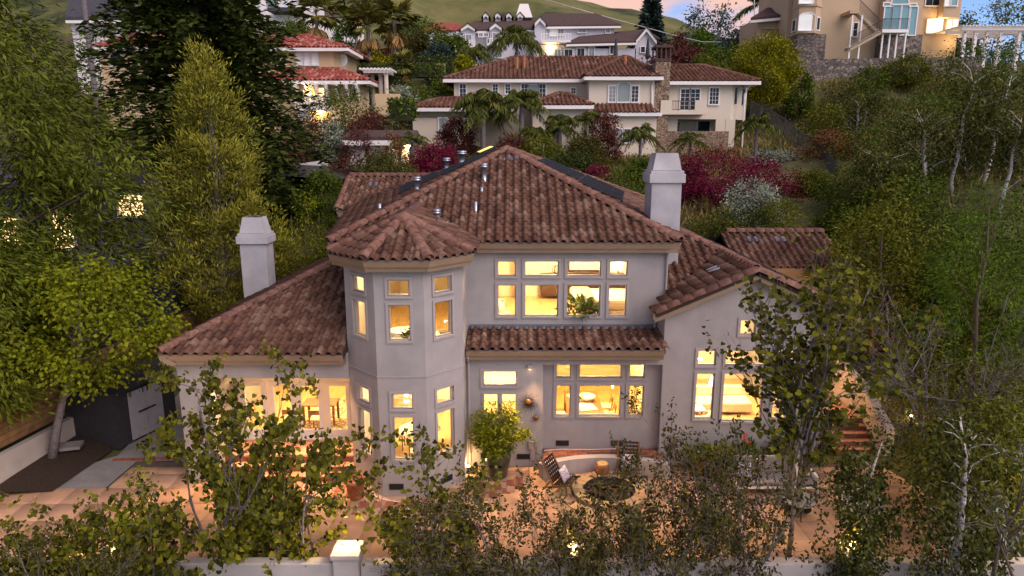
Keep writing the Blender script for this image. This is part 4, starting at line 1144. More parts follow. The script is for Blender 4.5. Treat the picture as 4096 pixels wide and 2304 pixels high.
# ------------------------------------------------------------------ patio, steps, garden walls
M['slab'] = piece_mat('paving_slab', [(0, (0.38, 0.225, 0.135)), (.5, (0.48, 0.29, 0.175)), (1, (0.43, 0.255, 0.16))], .75, 1.6, .22, .25)
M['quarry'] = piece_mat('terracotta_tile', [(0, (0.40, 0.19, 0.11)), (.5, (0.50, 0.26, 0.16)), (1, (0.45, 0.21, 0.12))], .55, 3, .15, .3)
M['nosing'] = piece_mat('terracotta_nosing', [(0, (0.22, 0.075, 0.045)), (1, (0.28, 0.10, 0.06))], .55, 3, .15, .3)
M['flag'] = piece_mat('flagstone', [(0, (0.30, 0.22, 0.12)), (.4, (0.38, 0.29, 0.18)), (.7, (0.35, 0.20, 0.13)), (1, (0.26, 0.20, 0.12))], .7, 4, .2, .25)
M['mortar'] = mat('mortar_bed', (0.10, 0.075, 0.06), .95, .2, 6)
M['garden_wall'] = mat('garden_wall_stucco', (0.40, 0.36, 0.335), .9, .12, 1.5, .3, 60)
M['concrete'] = mat('concrete', (0.20, 0.19, 0.185), .85, .2, 1.6, .3, 30)
M['bed_soil'] = M['soil']
def structure(mb, name, m, label, **k): return tag(mb.build(name, m, None, **k), label, None, kind='structure')
def tilebox(w, d, h, bev=.006):
    """a slab with a worn, slightly chamfered upper edge; origin at the middle of its top"""
    a, b, e = w / 2, d / 2, bev
    V = [(-a, -b, -h), (a, -b, -h), (a, b, -h), (-a, b, -h), (-a, -b, -e), (a, -b, -e), (a, b, -e), (-a, b, -e), (-a + e, -b + e, 0), (a - e, -b + e, 0), (a - e, b - e, 0), (-a + e, b - e, 0)]
    F = [(0, 1, 5, 4), (1, 2, 6, 5), (2, 3, 7, 6), (3, 0, 4, 7), (4, 5, 9, 8), (5, 6, 10, 9), (6, 7, 11, 10), (7, 4, 8, 11), (8, 9, 10, 11)]
    return np_mesh('slab', np.array(V), np.array(F))
def lay(name, me, parent, m, pts, jit=.002, rot=0.0):
    if not me.materials: me.materials.append(m)
    for x, y, z in pts:
        mt = Matrix.Translation((x, y, z + random.uniform(-jit, jit))) @ Matrix.Rotation(rot + random.uniform(-.004, .004), 4, 'Z')
        link_mesh(name, me, None, parent, True, mt)
# concrete slabs on a mortar bed
mb = MB(); mb.box(-14.7, 12.2, 13.5, 17.7, -.30, -.030); mb.box(-11.6, 12.2, 17.7, 19.5, -.30, -.031); PATIO = structure(mb, 'patio', M['mortar'], 'warm tan paved patio in front of the house')
me = tilebox(.845, .845, .08)
lay('paving_slab', me, PATIO, M['slab'], [(-11.1 + i * .86, 13.95 + j * .86, 0) for i in range(-4, 27) for j in range(6) if (i >= 0 or j < 5) and not (math.hypot(-11.1 + i * .86 - 2.75, 13.95 + j * .86 - 17.6) < 1.55)])
me = tilebox(.845, .40, .08); lay('paving_slab', me, PATIO, M['slab'], [(-11.1 + i * .86, 18.90, 0) for i in range(27) if not (-8.7 < -11.1 + i * .86 < -4.2) and not (-4.4 < -11.1 + i * .86 < -1.2)])
# porch deck with terracotta tiles and three steps
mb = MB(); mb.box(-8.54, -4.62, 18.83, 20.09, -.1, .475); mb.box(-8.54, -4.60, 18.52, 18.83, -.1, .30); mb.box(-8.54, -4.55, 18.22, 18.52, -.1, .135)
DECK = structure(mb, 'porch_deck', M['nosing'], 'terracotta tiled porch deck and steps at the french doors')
me = tilebox(.296, .296, .024); lay('floor_tile', me, DECK, M['quarry'], [(-8.38 + i * .30, 19.02 + j * .30, .50) for i in range(13) for j in range(4) if 19.02 + j * .30 < 19.95])
me = tilebox(.296, .30, .024, .01)
lay('tread_tile', me, DECK, M['quarry'], [(-8.38 + i * .30, 18.665, .325) for i in range(13)] + [(-8.38 + i * .30, 18.36, .16) for i in range(13)])
mb = MB(); mb.box(-5.35, -4.72, 19.18, 19.78, .503, .522); mat_o = mb.build('doormat', M['quarry']); tag(mat_o, 'flat doormat with dark border on the porch tiles by the bay', 'doormat')
mb = MB()
for a, b, c, d in ((-5.35, -4.72, 19.18, 19.22), (-5.35, -4.72, 19.74, 19.78), (-5.35, -5.31, 19.22, 19.74), (-4.76, -4.72, 19.22, 19.74), (-5.28, -4.79, 19.25, 19.27), (-5.28, -4.79, 19.69, 19.71), (-5.28, -5.26, 19.27, 19.69)): mb.box(a, b, c, d, .521, .528)
mb.build('border', M['dark_wood'], mat_o)
# raised terrace behind a curved seat wall
AX, AYC, AR = 2.72, 15.4, 3.66
arc = [(AX + AR * math.sin(t), AYC + AR * math.cos(t)) for t in np.linspace(-.52, .52, 15)]
mb = MB(); mb.slab([(x, y, -.1) for x, y in arc] + [(4.46, 19.54, -.1), (.94, 19.54, -.1)], (0, 0, .48)); TERR = structure(mb, 'terrace', M['mortar'], 'raised terrace of terracotta flags under the dining windows')
me = tilebox(.285, .235, .03)
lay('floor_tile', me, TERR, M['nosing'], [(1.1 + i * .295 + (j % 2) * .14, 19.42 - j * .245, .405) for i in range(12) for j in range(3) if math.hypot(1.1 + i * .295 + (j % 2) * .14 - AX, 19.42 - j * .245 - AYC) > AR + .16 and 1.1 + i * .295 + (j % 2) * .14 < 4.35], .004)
mb = MB(); n = len(arc)
o2 = [(AX + (AR - .24) * math.sin(t), AYC + (AR - .24) * math.cos(t)) for t in np.linspace(-.56, .56, 15)]; o1 = [(AX + (AR - .005) * math.sin(t), AYC + (AR - .005) * math.cos(t)) for t in np.linspace(-.56, .56, 15)]
for i in range(14): mb.slab([(*o2[i], -.05), (*o2[i + 1], -.05), (*o1[i + 1], -.05), (*o1[i], -.05)], (0, 0, .50))
tag(mb.build('seat_wall', M['garden_wall']), 'low curved white stucco seat wall behind the fire pit', 'wall')
# fire pit: wedge coping ring round a dark bowl, flagstones round it
FX, FY = 2.75, 17.6
fp = thing('fire_pit', 'round sunken fire pit with wedge stone coping and dark bowl', 'fire pit', (FX, FY, 0))
for k in range(22):
    a0, a1 = 2 * math.pi * (k + .03) / 22, 2 * math.pi * (k + .97) / 22
    mb = MB(); mb.slab([(FX + r_ * math.cos(a), FY + r_ * math.sin(a), -.05) for r_, a in ((.72, a0), (1.06, a0), (1.06, a1), (.72, a1))], (0, 0, .16 + random.uniform(0, .008))); mb.build('coping_stone', M['flag'], fp)
mb = MB(); mb.lathe([(.715, .10), (.70, -.02), (.55, -.04), (0, -.03)], 28, (FX, FY, 0), cap0=False); mb.build('bowl', M['iron'], fp)
for k in range(46):
    a, r_ = random.uniform(0, 6.28), .6 * math.sqrt(random.random()); mb = MB(); s = random.uniform(.05, .10)
    mb.lathe([(0, -s * .6), (s * .8, -s * .3), (s, .1 * s), (s * .6, s * .6), (0, s * .75)], 7, (FX + r_ * math.cos(a), FY + r_ * math.sin(a), .0), 1, random.uniform(.7, 1)); mb.build('lava_rock', M['lava'] if 'lava' in M else M.setdefault('lava', mat('lava_rock', (.06, .03, .025), .95, .4, 12, .7)), fp)
mb = MB(); mb.lathe([(1.07, -.028), (1.95, -.028)], 40, (FX, FY, 0)); FLAG = structure(mb, 'flagstone_ring', M['mortar'], 'ring of tan flagstones round the fire pit')
for r0, r1, k in ((1.09, 1.44, 19), (1.46, 1.86, 23)):
    th = np.sort(np.linspace(0, 2 * math.pi, k, endpoint=False) + rng.normal(size=k) * .05)
    for i in range(k):
        a0, a1 = th[i] + .012, (th[i + 1] if i + 1 < k else th[0] + 2 * math.pi) - .012
        pts = [(FX + r_ * math.cos(a), FY + r_ * math.sin(a), -.03) for r_, a in ((r0 + random.uniform(0, .03), a0), (r1 - random.uniform(0, .05), a0 + .02), (r1 - random.uniform(0, .02), (a0 + a1) / 2), (r1 - random.uniform(0, .05), a1 - .02), (r0 + random.uniform(0, .03), a1))]
        if max(p[1] for p in pts) > 18.98: continue
        mb = MB(); mb.slab(pts, (0, 0, .043 + random.uniform(0, .006))); mb.build('flagstone', M['flag'], FLAG)
# flagstones hugging the bay
mb = MB(); mb.poly([(-5.3, 17.3, -.020), (-3.75, 16.4, -.020), (-1.9, 16.4, -.020), (-.2, 17.6, -.020), (.6, 19.2, -.020), (-1.3, 19.2, -.020), (-1.3, 18.2, -.020), (-2.3, 17.3, -.020), (-3.7, 17.3, -.020), (-4.7, 18.3, -.020)]); FLAG2 = structure(mb, 'bay_path', M['mortar'], 'reddish flagstone path hugging the foot of the bay')
for i in range(44):
    for _ in range(1):
        s = i / 43; cx = -5.0 + s * 5.2; inn = 17.12 + (.9 if cx < -4.4 else 0) + max(0, (cx + 2.0) * .62)
        for j in range(2):
            cy = inn - .22 - j * .36; w = .115
            q = [(cx - w + random.uniform(-.02, .02), cy - .16, -.022), (cx + w, cy - .165 + random.uniform(-.02, .02), -.022), (cx + w + random.uniform(-.02, .01), cy + .16, -.022), (cx - w, cy + .165, -.022)]
            if j == 0 or i % 3: mb = MB(); mb.slab(q, (0, 0, .034 + random.uniform(0, .006))); mb.build('flagstone', M['nosing'] if (i + j) % 3 else M['flag'], FLAG2)
# right-hand stairs, landing and its wall
mb = MB()
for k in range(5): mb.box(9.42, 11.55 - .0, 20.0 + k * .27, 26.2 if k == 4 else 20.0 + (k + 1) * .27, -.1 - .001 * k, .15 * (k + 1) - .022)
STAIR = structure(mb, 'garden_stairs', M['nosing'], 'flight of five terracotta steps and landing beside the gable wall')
me = tilebox(.292, .292, .022)
lay('floor_tile', me, STAIR, M['quarry'], [(9.58 + i * .298, 21.23 + j * .298, .75) for i in range(7) for j in range(16)])
me = tilebox(.292, .262, .022, .01)
lay('tread_tile', me, STAIR, M['quarry'], [(9.58 + i * .298, 20.13 + k * .27, .15 * (k + 1)) for i in range(7) for k in range(4)])
mb = MB(); V = []
for x in (11.56, 11.84):
    V += [(x, 19.7, -.2), (x, 27.4, -.2), (x, 27.4, 2.9), (x, 21.4, 1.75), (x, 19.7, .95)]
mb.add(V, [(0, 1, 2, 3, 4), (9, 8, 7, 6, 5), (0, 4, 9, 5), (4, 3, 8, 9), (3, 2, 7, 8), (2, 1, 6, 7)])
tag(mb.build('stair_wall', M['garden_wall']), 'sloping white stucco wall along the garden stairs', 'wall')
mb = MB(); mb.slab([(12.3, 27.6, 2.2), (14.9, 26.0, 2.2), (14.9, 26.25, 2.2), (12.3, 27.85, 2.2)], (0, 0, 1.2)); tag(mb.build('upper_garden_wall', M['garden_wall']), 'short white wall above the stair landing among dark shrubs', 'wall')
gate = thing('wooden_gate', 'low brown wooden gate with diagonal brace on the stair landing', 'gate', (10.5, 24.2, .75))
mb = MB(); mb.box(10.0, 10.09, 24.16, 24.24, .75, 2.0); mb.box(10.98, 11.07, 24.16, 24.24, .75, 2.0); mb.box(10.09, 10.98, 24.165, 24.235, 1.82, 1.98); mb.box(10.09, 10.98, 24.165, 24.235, .80, .90); mb.build('frame', M['mid_wood'], gate)
for k in range(4): mb = MB(); mb.box(10.095 + k * .222, 10.095 + k * .222 + .21, 24.18, 24.21, 1.55, 1.81); mb.build('board', M['mid_wood'], gate)
mb = MB(); mb.tube([(10.12, 24.2, 1.55), (10.95, 24.2, .92)], .035, 4); mb.build('brace', M['mid_wood'], gate)
# front garden wall with lamp pillars
gwall = thing('garden_wall', 'low white stucco wall with lit square pillars along the patio edge', 'wall', (0, 13.2, 0))
px_ = [-8.35, -3.54, 1.30, 7.35, 12.0]
ends = [-11.8] + px_
for k in range(len(ends) - 1):
    mb = MB(); a, b = ends[k] + (.28 if k else 0), ends[k + 1] - .28; mb.box(a, b, 13.07, 13.33, -.9, .80); mb.build('wall_section', M['garden_wall'], gwall, bevel=.03)
for k, x in enumerate(px_):
    mb = MB(); mb.box(x - .27, x + .27, 12.93, 13.47, -.9, .98); p = mb.build('pillar', M['garden_wall'], gwall, bevel=.02)
    mb = MB(); mb.box(x - .31, x + .31, 12.89, 13.51, .982, 1.10); mb.build('cap', M['garden_wall'], p, bevel=.025)
    mb = MB(); mb.lathe([(.10, 0), (.10, .03), (.085, .05), (0, .055)], 14, (x, 13.2, 1.102)); mb.build('lamp', M['lamp_glow'], p)
    mb = MB()
    mb.box(x - .10, x - .08, 13.10, 13.12, 1.10, 1.24); mb.box(x + .08, x + .10, 13.10, 13.12, 1.10, 1.24); mb.box(x - .10, x + .10, 13.09, 13.13, 1.24, 1.26); mb.build('lamp_bracket', M['iron'], p)
    light('pillar_lamp', 'POINT', (x, 13.2, 1.36), 16, (1, .62, .25), .07, p)
# uplights in the beds, step lights on the right slope
def uplight(x, y, e, label, z=None, h=.16, tilt=0.0):
    zb = gz(x, y) if z is None else z
    t = thing('garden_light', label, 'light', (x, y, zb), 0, 'small warm lights in the planting')
    mb = MB(); mb.lathe([(.012, -.05), (.012, h * .5), (.045, h * .55), (.055, h), (.045, h), (0, h - .02)], 10, (x, y, zb)); mb.build('body', M['iron'], t)
    mb = MB(); mb.lathe([(.042, h - .004), (.03, h + .012), (0, h + .018)], 10, (x, y, zb)); mb.build('bulb', M['lamp_glow'], t)
    light('garden_light', 'POINT', (x, y, zb + h + .10), e, (1, .64, .27), .05, t)
uplight(-10.6, 13.9, 26, 'garden light hidden in the shrub at the patio\'s left corner', .1)
uplight(3.95, 13.85, 16, 'garden light glowing through the purple shrub between two pillars', .02)
uplight(-11.2, 11.6, 34, 'garden light under the lit shrub left of the first pillar', -.3)
uplight(12.6, 22.6, 9, 'topmost garden light beside the stair wall', None, .3)
uplight(12.9, 20.7, 9, 'middle garden light on the slope right of the stairs', None, .3)
uplight(12.6, 18.8, 9, 'lowest garden light on the slope right of the stairs', None, .3)
uplight(13.3, 16.4, 10, 'garden light near the white wall at the far right of the patio', None, .3)
uplight(-1.3, 18.85, 5, 'garden light at the foot of the wall beside the bay', .0)
uplight(16.5, 27.5, 10, 'orange light among the trees above the stairs', None, .9)
# unseen lantern added to account for the glow on the stair landing
mb = MB(); mb.lathe([(.05, 0), (.09, .05), (.09, .22), (.03, .30)], 8, (9.50, 22.6, 2.5)); ln_ = in_house(mb, 'added_lantern', M['lamp_glow']); mb = MB(); mb.box(9.362, 9.41, 22.55, 22.65, 2.55, 2.8); mb.box(9.41, 9.5, 22.59, 22.61, 2.80, 2.82); mb.build('bracket', M['iron'], ln_)
light('added_lantern', 'POINT', (9.66, 22.5, 2.6), 55, (1, .52, .22), .08, ln_)
# recessed porch lamps over the french doors
for x in (-7.6, -5.6):
    mb = MB(); mb.lathe([(.07, -.004), (.07, .01), (0, .012)], 14, (x, 18.80, 3.42)); l = mb.build('porch_lamp', M['lamp_glow'], HOUSE)
    light('porch_lamp', 'SPOT', (x, 18.80, 3.37), 190, (1, .55, .25), .08, HOUSE, (RAD(-38), 0, 0), RAD(125))
mb = MB(); mb.box(-8.55, -4.62, W_LEFT + .36, W_DOOR, 3.44, 3.50); in_house(mb, 'porch_ceiling', M['in_white'])
# ------------------------------------------------------------------ left side: shed, fence, bed, path
mb = MB(); mb.poly([(-14.7, 17.45, -.02), (-11.61, 17.45, -.02), (-11.61, 19.5, -.02), (-9.5, 19.6, -.02), (-9.5, 27, .0), (-13.2, 27, .05), (-12.4, 19.9, .0)]); structure(mb, 'side_path', M['concrete'], 'grey concrete path running past the shed')
for i in range(9):
    a = Vector((-12.35, 19.55, 0)).lerp(Vector((-9.6, 19.75, 0)), i / 9); b = Vector((-12.35, 19.55, 0)).lerp(Vector((-9.6, 19.75, 0)), (i + .94) / 9)
    if i == 0: EDGE = structure(MB().poly([(-12.4, 19.5, -.018), (-9.6, 19.66, -.018), (-9.6, 19.84, -.018), (-12.4, 19.66, -.018)]), 'path_edging', M['mortar'], 'terracotta edging strip across the side path')
    mb = MB(); mb.slab([(a.x, a.y - .05, -.016), (b.x, b.y - .05, -.016), (b.x, b.y + .08, -.016), (a.x, a.y + .08, -.016)], (0, 0, .04)); mb.build('edging_tile', M['nosing'], EDGE)
sh = thing('garden_shed', 'dark plastic garden shed with pale grey double doors', 'shed', (-12.6, 20.3, 0))
S0 = Vector((-12.6, 20.3, 0)); e1 = Vector((-11.85 + 12.6, 22.6 - 20.3, 0)).normalized(); e2 = Vector((-e1.y, e1.x, 0))
M['shed'] = mat('shed_panel', (0.028, 0.028, 0.033), .6, .2, 6, .3, 40); M['shed_door'] = mat('shed_door', (0.27, 0.27, 0.30), .6, .08, 4)
w1, w2 = 2.45, 2.15
Q = lambda a, b, z: S0 + e1 * a + e2 * b + Vector((0, 0, z))
mb = MB(); V = [Q(0, 0, 0), Q(w1, 0, 0), Q(w1, w2, 0), Q(0, w2, 0), Q(0, 0, 1.85), Q(w1, 0, 1.85), Q(w1, w2, 1.85), Q(0, w2, 1.85), Q(0, w2 / 2, 2.25), Q(w1, w2 / 2, 2.25)]
mb.add(V, [(0, 1, 5, 4), (1, 2, 6, 9, 5), (2, 3, 7, 6), (3, 0, 4, 8, 7)]); mb.build('body', M['shed'], sh)
mb = MB()
mb.slab([Q(-.08, -.10, 1.83), Q(w1 + .08, -.10, 1.83), Q(w1 + .08, w2 / 2, 2.29), Q(-.08, w2 / 2, 2.29)], (0, 0, .05)); mb.slab([Q(-.08, w2 + .1, 1.83), Q(-.08, w2 / 2, 2.29), Q(w1 + .08, w2 / 2, 2.29), Q(w1 + .08, w2 + .1, 1.83)], (0, 0, .05)); mb.build('roof', M['shed'], sh)
Rm = Matrix((e1, -e2, Vector((0, 0, 1)))).transposed()
for k in (0, 1):
    a0 = .55 + k * .68
    mb = MB(); mb.obox(Q(a0 + .33, -.02, .9), (.66, .03, 1.62), m=Rm); d = mb.build('door', M['shed_door'], sh)
    mb = MB(); mb.obox(Q(a0 + (.50 if k == 0 else .16), -.05, .95), (.34, .03, .05), m=Rm); mb.build('latch', M['black_metal'], d)
    mb = MB()
    for dx in (.08, .58): mb.obox(Q(a0 + dx, -.045, 1.66), (.03, .025, .22), m=Rm)
    mb.build('hinge', M['black_metal'], d)
# board fence on a low wall
fence = thing('board_fence', 'brown horizontal board fence running back along the left garden edge', 'fence', (-14.5, 20, 0))
M['fence'] = piece_mat('fence_board', [(0, (0.16, 0.085, 0.04)), (.5, (0.24, 0.14, 0.065)), (1, (0.20, 0.105, 0.05))], .8, 3, .3, .2)
fpts = [Vector((-14.9, 14.5, .95)), Vector((-14.8, 18.2, .95)), Vector((-14.6, 21.5, .85)), Vector((-14.0, 25.0, .9)), Vector((-13.4, 29.0, 1.2)), Vector((-12.7, 34.0, 1.6))]
for a, b in zip(fpts, fpts[1:]):
    L = (b - a).length; d = (b - a).normalized(); n = Vector((d.y, -d.x, 0)).normalized(); Rm = Matrix((d, n, d.cross(n))).transposed()
    for k in range(9):
        mb = MB(); mb.obox((a + b) / 2 + Vector((0, 0, .12 + k * .185 + random.uniform(-.004, .004))) + n * random.uniform(0, .008), (L - .01, .025, .17), m=Rm); mb.build('board', M['fence'], fence)
    mb = MB(); mb.box(a.x - .10, a.x - .02, a.y - .05, a.y + .05, a.z - .6, a.z + 1.85); mb.build('post', M['fence'], fence)
    mb = MB(); mb.slab([a + Vector((.15, 0, -1.2)), b + Vector((.15, 0, -1.2)), b + Vector((.35, 0, -1.2)), a + Vector((.35, 0, -1.2))], (0, 0, 1.2)); mb.build('base_wall', M['garden_wall'], fence)
mb = MB(); mb.poly([(-14.6, 17.2, .20), (-12.95, 17.6, .03), (-12.75, 20.2, .03), (-14.8, 22.4, .35)]); structure(mb, 'planting_bed', M['soil'], 'dark soil bed between the fence and the path')
mb = MB(); mb.obox((-14.0, 19.9, .30), (.9, .5, .1), .3); tag(mb.build('stepping_stone', M['concrete']), 'flat grey stepping stone at the foot of the tree by the shed', 'stone')

# ------------------------------------------------------------------ pots and furniture outside
def pot(name, label, x, y, r, h, m, z=0.0, foot=False, group=None, prof=None):
    t = thing(name, label, 'pot', (x, y, z), 0, group)
    p = prof or [(r * .68, 0), (r * .74, .02), (r * .95, h * .82), (r * 1.08, h * .83), (r * 1.10, h), (r * .97, h), (r * .93, h * .84)]
    mb = MB(); mb.lathe(p, 26, (x, y, z + (.04 if foot else 0))); mb.build('body', m, t, smooth=True)
    mb = MB(); mb.lathe([(p[-1][0] * .99, 0), (0, .02)], 22, (x, y, z + h * .88)); mb.build('soil', M['soil'], t)
    if foot:
        for k in range(3): mb = MB(); a = k * 2.1; mb.obox((x + r * .55 * math.cos(a), y + r * .55 * math.sin(a), z + .02), (.07, .05, .04), a); mb.build('foot', m, t)
    return t
t = pot('terracotta_pot', 'terracotta pot of withered pink flowers at the corner of the bay', -4.32, 17.25, .27, .55, M['terracotta'], 0, True)
plant('potted_flowers', 'withered pink flowers in the terracotta pot by the bay', 'flowers', -4.36, 17.25, .26, .30, LF['pinkf'], 'dome', .1, 40, 16, .035, .8, trunk=0, z=.50, seed=3, droop=.4)
M['glaze'] = mat('olive_glaze', (0.055, 0.058, 0.036), .3, .3, 3, spec=.5)
pot('glazed_pot', 'large dark olive glazed pot holding a leafy shrub below the kitchen windows', -.42, 18.55, .37, .82, M['glaze'], prof=[(.22, 0), (.27, .03), (.38, .55), (.39, .72), (.36, .78), (.41, .80), (.41, .84), (.34, .84), (.33, .72)])
plant('potted_shrub', 'bright leafy green shrub growing in the large glazed pot', 'shrub', -.42, 18.55, 1.35, .78, LF['lime'], 'round', .02, 130, 30, .105, .45, trunk=.03, z=.78, seed=8, stems=4, bark='bark', droop=.1)
pot('clay_pot', 'small rough pale clay pot in front of the large glazed pot', -.80, 17.75, .17, .36, mat('rough_clay', (.38, .24, .15), .95, .3, 14, .6))
plant('potted_grass', 'thin wiry plant in the small pale clay pot', 'plant', -.80, 17.75, .4, .22, LF['olive'], 'dome', .1, 14, 10, .09, .2, trunk=0, z=.32, seed=9)
def wedge_sofa(name, label, x, y, rz, w, d=.85, arms=(1, 1), cat='sofa'):
    t = thing(name, label, cat, (x, y, 0), rz)
    Wm = M['white_paint']; cm = M.setdefault('cushion', mat('grey_cushion', (.20, .175, .16), .95, .08, 10, .4, 60))
    mb = MB()
    mb.box(-w / 2, w / 2, -d / 2, d / 2, .24, .30)
    for sx in (-1, 1):
        for sy in (-1, 1): mb.box(sx * (w / 2 - .03) - .03, sx * (w / 2 - .03) + .03, sy * (d / 2 - .03) - .03, sy * (d / 2 - .03) + .03, 0, .24)
    mb.build('frame', Wm, t, False)
    mb = MB(); mb.box(-w / 2, w / 2, d / 2 - .06, d / 2, .301, .74); mb.build('back_panel', Wm, t, False)
    for k, sx in enumerate((-1, 1)):
        if arms[k]: mb = MB(); x0 = sx * w / 2 - (.06 if sx > 0 else 0); mb.box(x0, x0 + .06, -d / 2, d / 2 - .062, .301, .58); mb.build('arm', Wm, t, False)
    n = max(1, round(w / .8)); cw = (w - .16) / n
    for i in range(n):
        x0 = -w / 2 + .08 + i * cw
        mb = MB(); mb.box(x0 + .01, x0 + cw - .01, -d / 2 + .01, d / 2 - .2, .305, .44); mb.build('seat_cushion', cm, t, False, bevel=.05)
        mb = MB(); mb.obox((x0 + cw / 2, d / 2 - .16, .66), (cw - .04, .17, .48), m=Matrix.Rotation(-.18, 3, 'X')); mb.build('back_cushion', cm, t, False, bevel=.06)
    return t
def cushion(label, x, y, z, s, rz, tilt, m, name='throw_pillow'):
    """a stuffed square: pinched corners, swollen middle"""
    k = 9; V, F = [], []
    for sgn in (1, -1):
        for i in range(k):
            for j in range(k):
                u, v = i / (k - 1) * 2 - 1, j / (k - 1) * 2 - 1
                f = (1 - u * u) ** .5 * (1 - v * v) ** .5 if abs(u) < 1 and abs(v) < 1 else 0
                pinch = 1 - .08 * (1 - abs(u)) * abs(v) ** 2 - .08 * (1 - abs(v)) * abs(u) ** 2
                V.append((u * s / 2 * pinch, sgn * f * s * .19, v * s / 2 * pinch))
        b = (0 if sgn == 1 else k * k)
        for i in range(k - 1):
            for j in range(k - 1):
                q = (b + i * k + j, b + i * k + j + 1, b + (i + 1) * k + j + 1, b + (i + 1) * k + j); F.append(q if sgn == 1 else q[::-1])
    mb = MB(); mb.add(V, F); o = mb.build(name, m, smooth=True)
    o.location = (x, y, z); o.rotation_euler = (tilt, 0, rz)
    tag(o, label, 'pillow'); return o
wedge_sofa('outdoor_sofa', 'white framed outdoor sofa with grey cushions facing the coffee table', 7.35, 17.75, 0, 2.3)
M['pillow_white'] = mat('white_pillow', (.70, .62, .58), .95, .05, 9); M['paisley'] = mat('paisley_pillow', (.55, .50, .52), .9, .4, 16, dirt=(.16, .13, .22))
cushion('plain white square pillow at the end of the outdoor sofa', 8.15, 17.68, .66, .44, .25, -.35, M['pillow_white'])
cushion('white patterned pillow at the shrub side of the outdoor sofa', 6.50, 17.66, .66, .40, -.2, -.35, M['paisley'])
wedge_sofa('outdoor_armchair', 'white outdoor armchair half hidden behind hanging birch leaves', 9.15, 16.35, -1.9, .95, .8, cat='armchair')
cushion('patterned pillow tossed on the white outdoor armchair', 9.22, 16.45, .66, .38, -1.6, -.4, M['paisley'])
ct = thing('coffee_table', 'round outdoor coffee table with black splayed legs', 'table', (7.55, 16.45, 0))
mb = MB(); mb.lathe([(.44, .40), (.46, .42), (.46, .445), (.44, .455), (0, .456)], 30, (7.55, 16.45, 0)); mb.build('tabletop', M['concrete'], ct)
for k in range(3): a = k * 2.09 + .4; mb = MB(); mb.tube([(7.55 + .25 * math.cos(a), 16.45 + .25 * math.sin(a), .41), (7.55 + .42 * math.cos(a), 16.45 + .42 * math.sin(a), 0)], .018, 6); mb.build('leg', M['black_metal'], ct)
mb = MB(); mb.lathe([(.34, .30), (.355, .31), (.34, .32)], 24, (7.55, 16.45, -.12)); mb.build('ring', M['black_metal'], ct)
tr = thing('serving_tray', 'round black rimmed tray on the outdoor coffee table', 'tray', (7.45, 16.5, .457)); mb = MB(); mb.lathe([(.20, .457), (.215, .46), (.22, .53), (.205, .53), (.20, .47), (0, .468)], 24, (7.45, 16.5, 0)); mb.build('rim', M['black_metal'], tr)
pot('small_white_pot', 'tiny white pot with a succulent on the coffee table tray', 7.38, 16.48, .06, .11, M['white_paint'], .469)
plant('succulent', 'spiky little succulent in the tiny white pot', 'plant', 7.38, 16.48, .10, .08, LF['green'], 'dome', .0, 8, 8, .08, .3, trunk=0, z=.56, up=.9, seed=2)
ln = thing('lantern', 'small pale wicker lantern on the coffee table tray', 'lantern', (7.55, 16.56, .469)); mb = MB(); mb.lathe([(.05, 0), (.07, .04), (.07, .12), (.04, .15)], 12, (7.55, 16.56, .469)); mb.build('body', M['linen'], ln)
mb = MB(); mb.tube([(7.49, 16.56, .60), (7.50, 16.56, .70), (7.55, 16.56, .73), (7.60, 16.56, .70), (7.61, 16.56, .60)], .006, 5); mb.build('handle', M['linen'], ln)
def strap_chair(label, x, y, rz):
    t = thing('strap_chair', label, 'chair', (x, y, 0), rz, 'low woven strap chairs by the fire pit')
    w = .62
    for sx in (-1, 1):
        mb = MB(); xx = sx * w / 2
        mb.tube([(xx, -.42, .36), (xx, .40, .10)], .028, 6); mb.tube([(xx, .10, .16), (xx, .48, .88)], .028, 6); mb.tube([(xx, -.30, .0), (xx, -.26, .31)], .026, 6); mb.tube([(xx, .46, .0), (xx, .22, .34)], .026, 6)
        mb.build('side_frame', M['mid_wood'], t, False)
    for k in range(7):
        u = k / 6; mb = MB(); mb.obox((0, -.38 + .52 * u, .372 - .165 * u), (w + .04, .06, .012), m=Matrix.Rotation(-.31, 3, 'X')); mb.build('seat_strap', M['strap'], t, False)
    for k in range(7):
        u = k / 6; mb = MB(); mb.obox((0, .17 + .30 * u, .30 + .55 * u), (w + .04, .012, .065), m=Matrix.Rotation(-.49, 3, 'X')); mb.build('back_strap', M['strap'], t, False)
    mb = MB()
    for k in range(6): mb.tube([(-.25 + k * .1, -.40, .40), (-.25 + k * .1, .14, .232)], .014, 4); mb.tube([(-.25 + k * .1, .15, .30), (-.25 + k * .1, .47, .88)], .014, 4)
    mb.build('webbing', M['strap'], t, False)
    return t
M['strap'] = mat('leather_strap', (.035, .024, .018), .7, .3, 14)
strap_chair('low wooden chair of dark woven straps left of the fire pit', 1.42, 17.75, 1.05)
cushion('paisley pillow standing on the strap chair left of the fire pit', 1.48, 17.72, .50, .40, 1.05, -.5, M['paisley'])
strap_chair('low wooden chair of dark woven straps backed against the curved seat wall', 3.42, 18.55, -.15)
cushion('paisley pillow on the strap chair against the curved seat wall', 3.40, 18.50, .50, .40, -.15, -.5, M['paisley'])
st = thing('stump_stool', 'small round brown drum stool behind the fire pit', 'stool', (2.66, 18.55, 0)); mb = MB(); mb.lathe([(.17, 0), (.20, .08), (.20, .34), (.17, .40)], 20, (2.66, 18.55, 0)); mb.build('body', M['mid_wood'], st, smooth=True)
mb = MB(); mb.lathe([(.175, .40), (.165, .418), (0, .42)], 20, (2.66, 18.55, 0)); mb.build('top', mat('straw', (.45, .30, .12), .9, .15, 20), st)
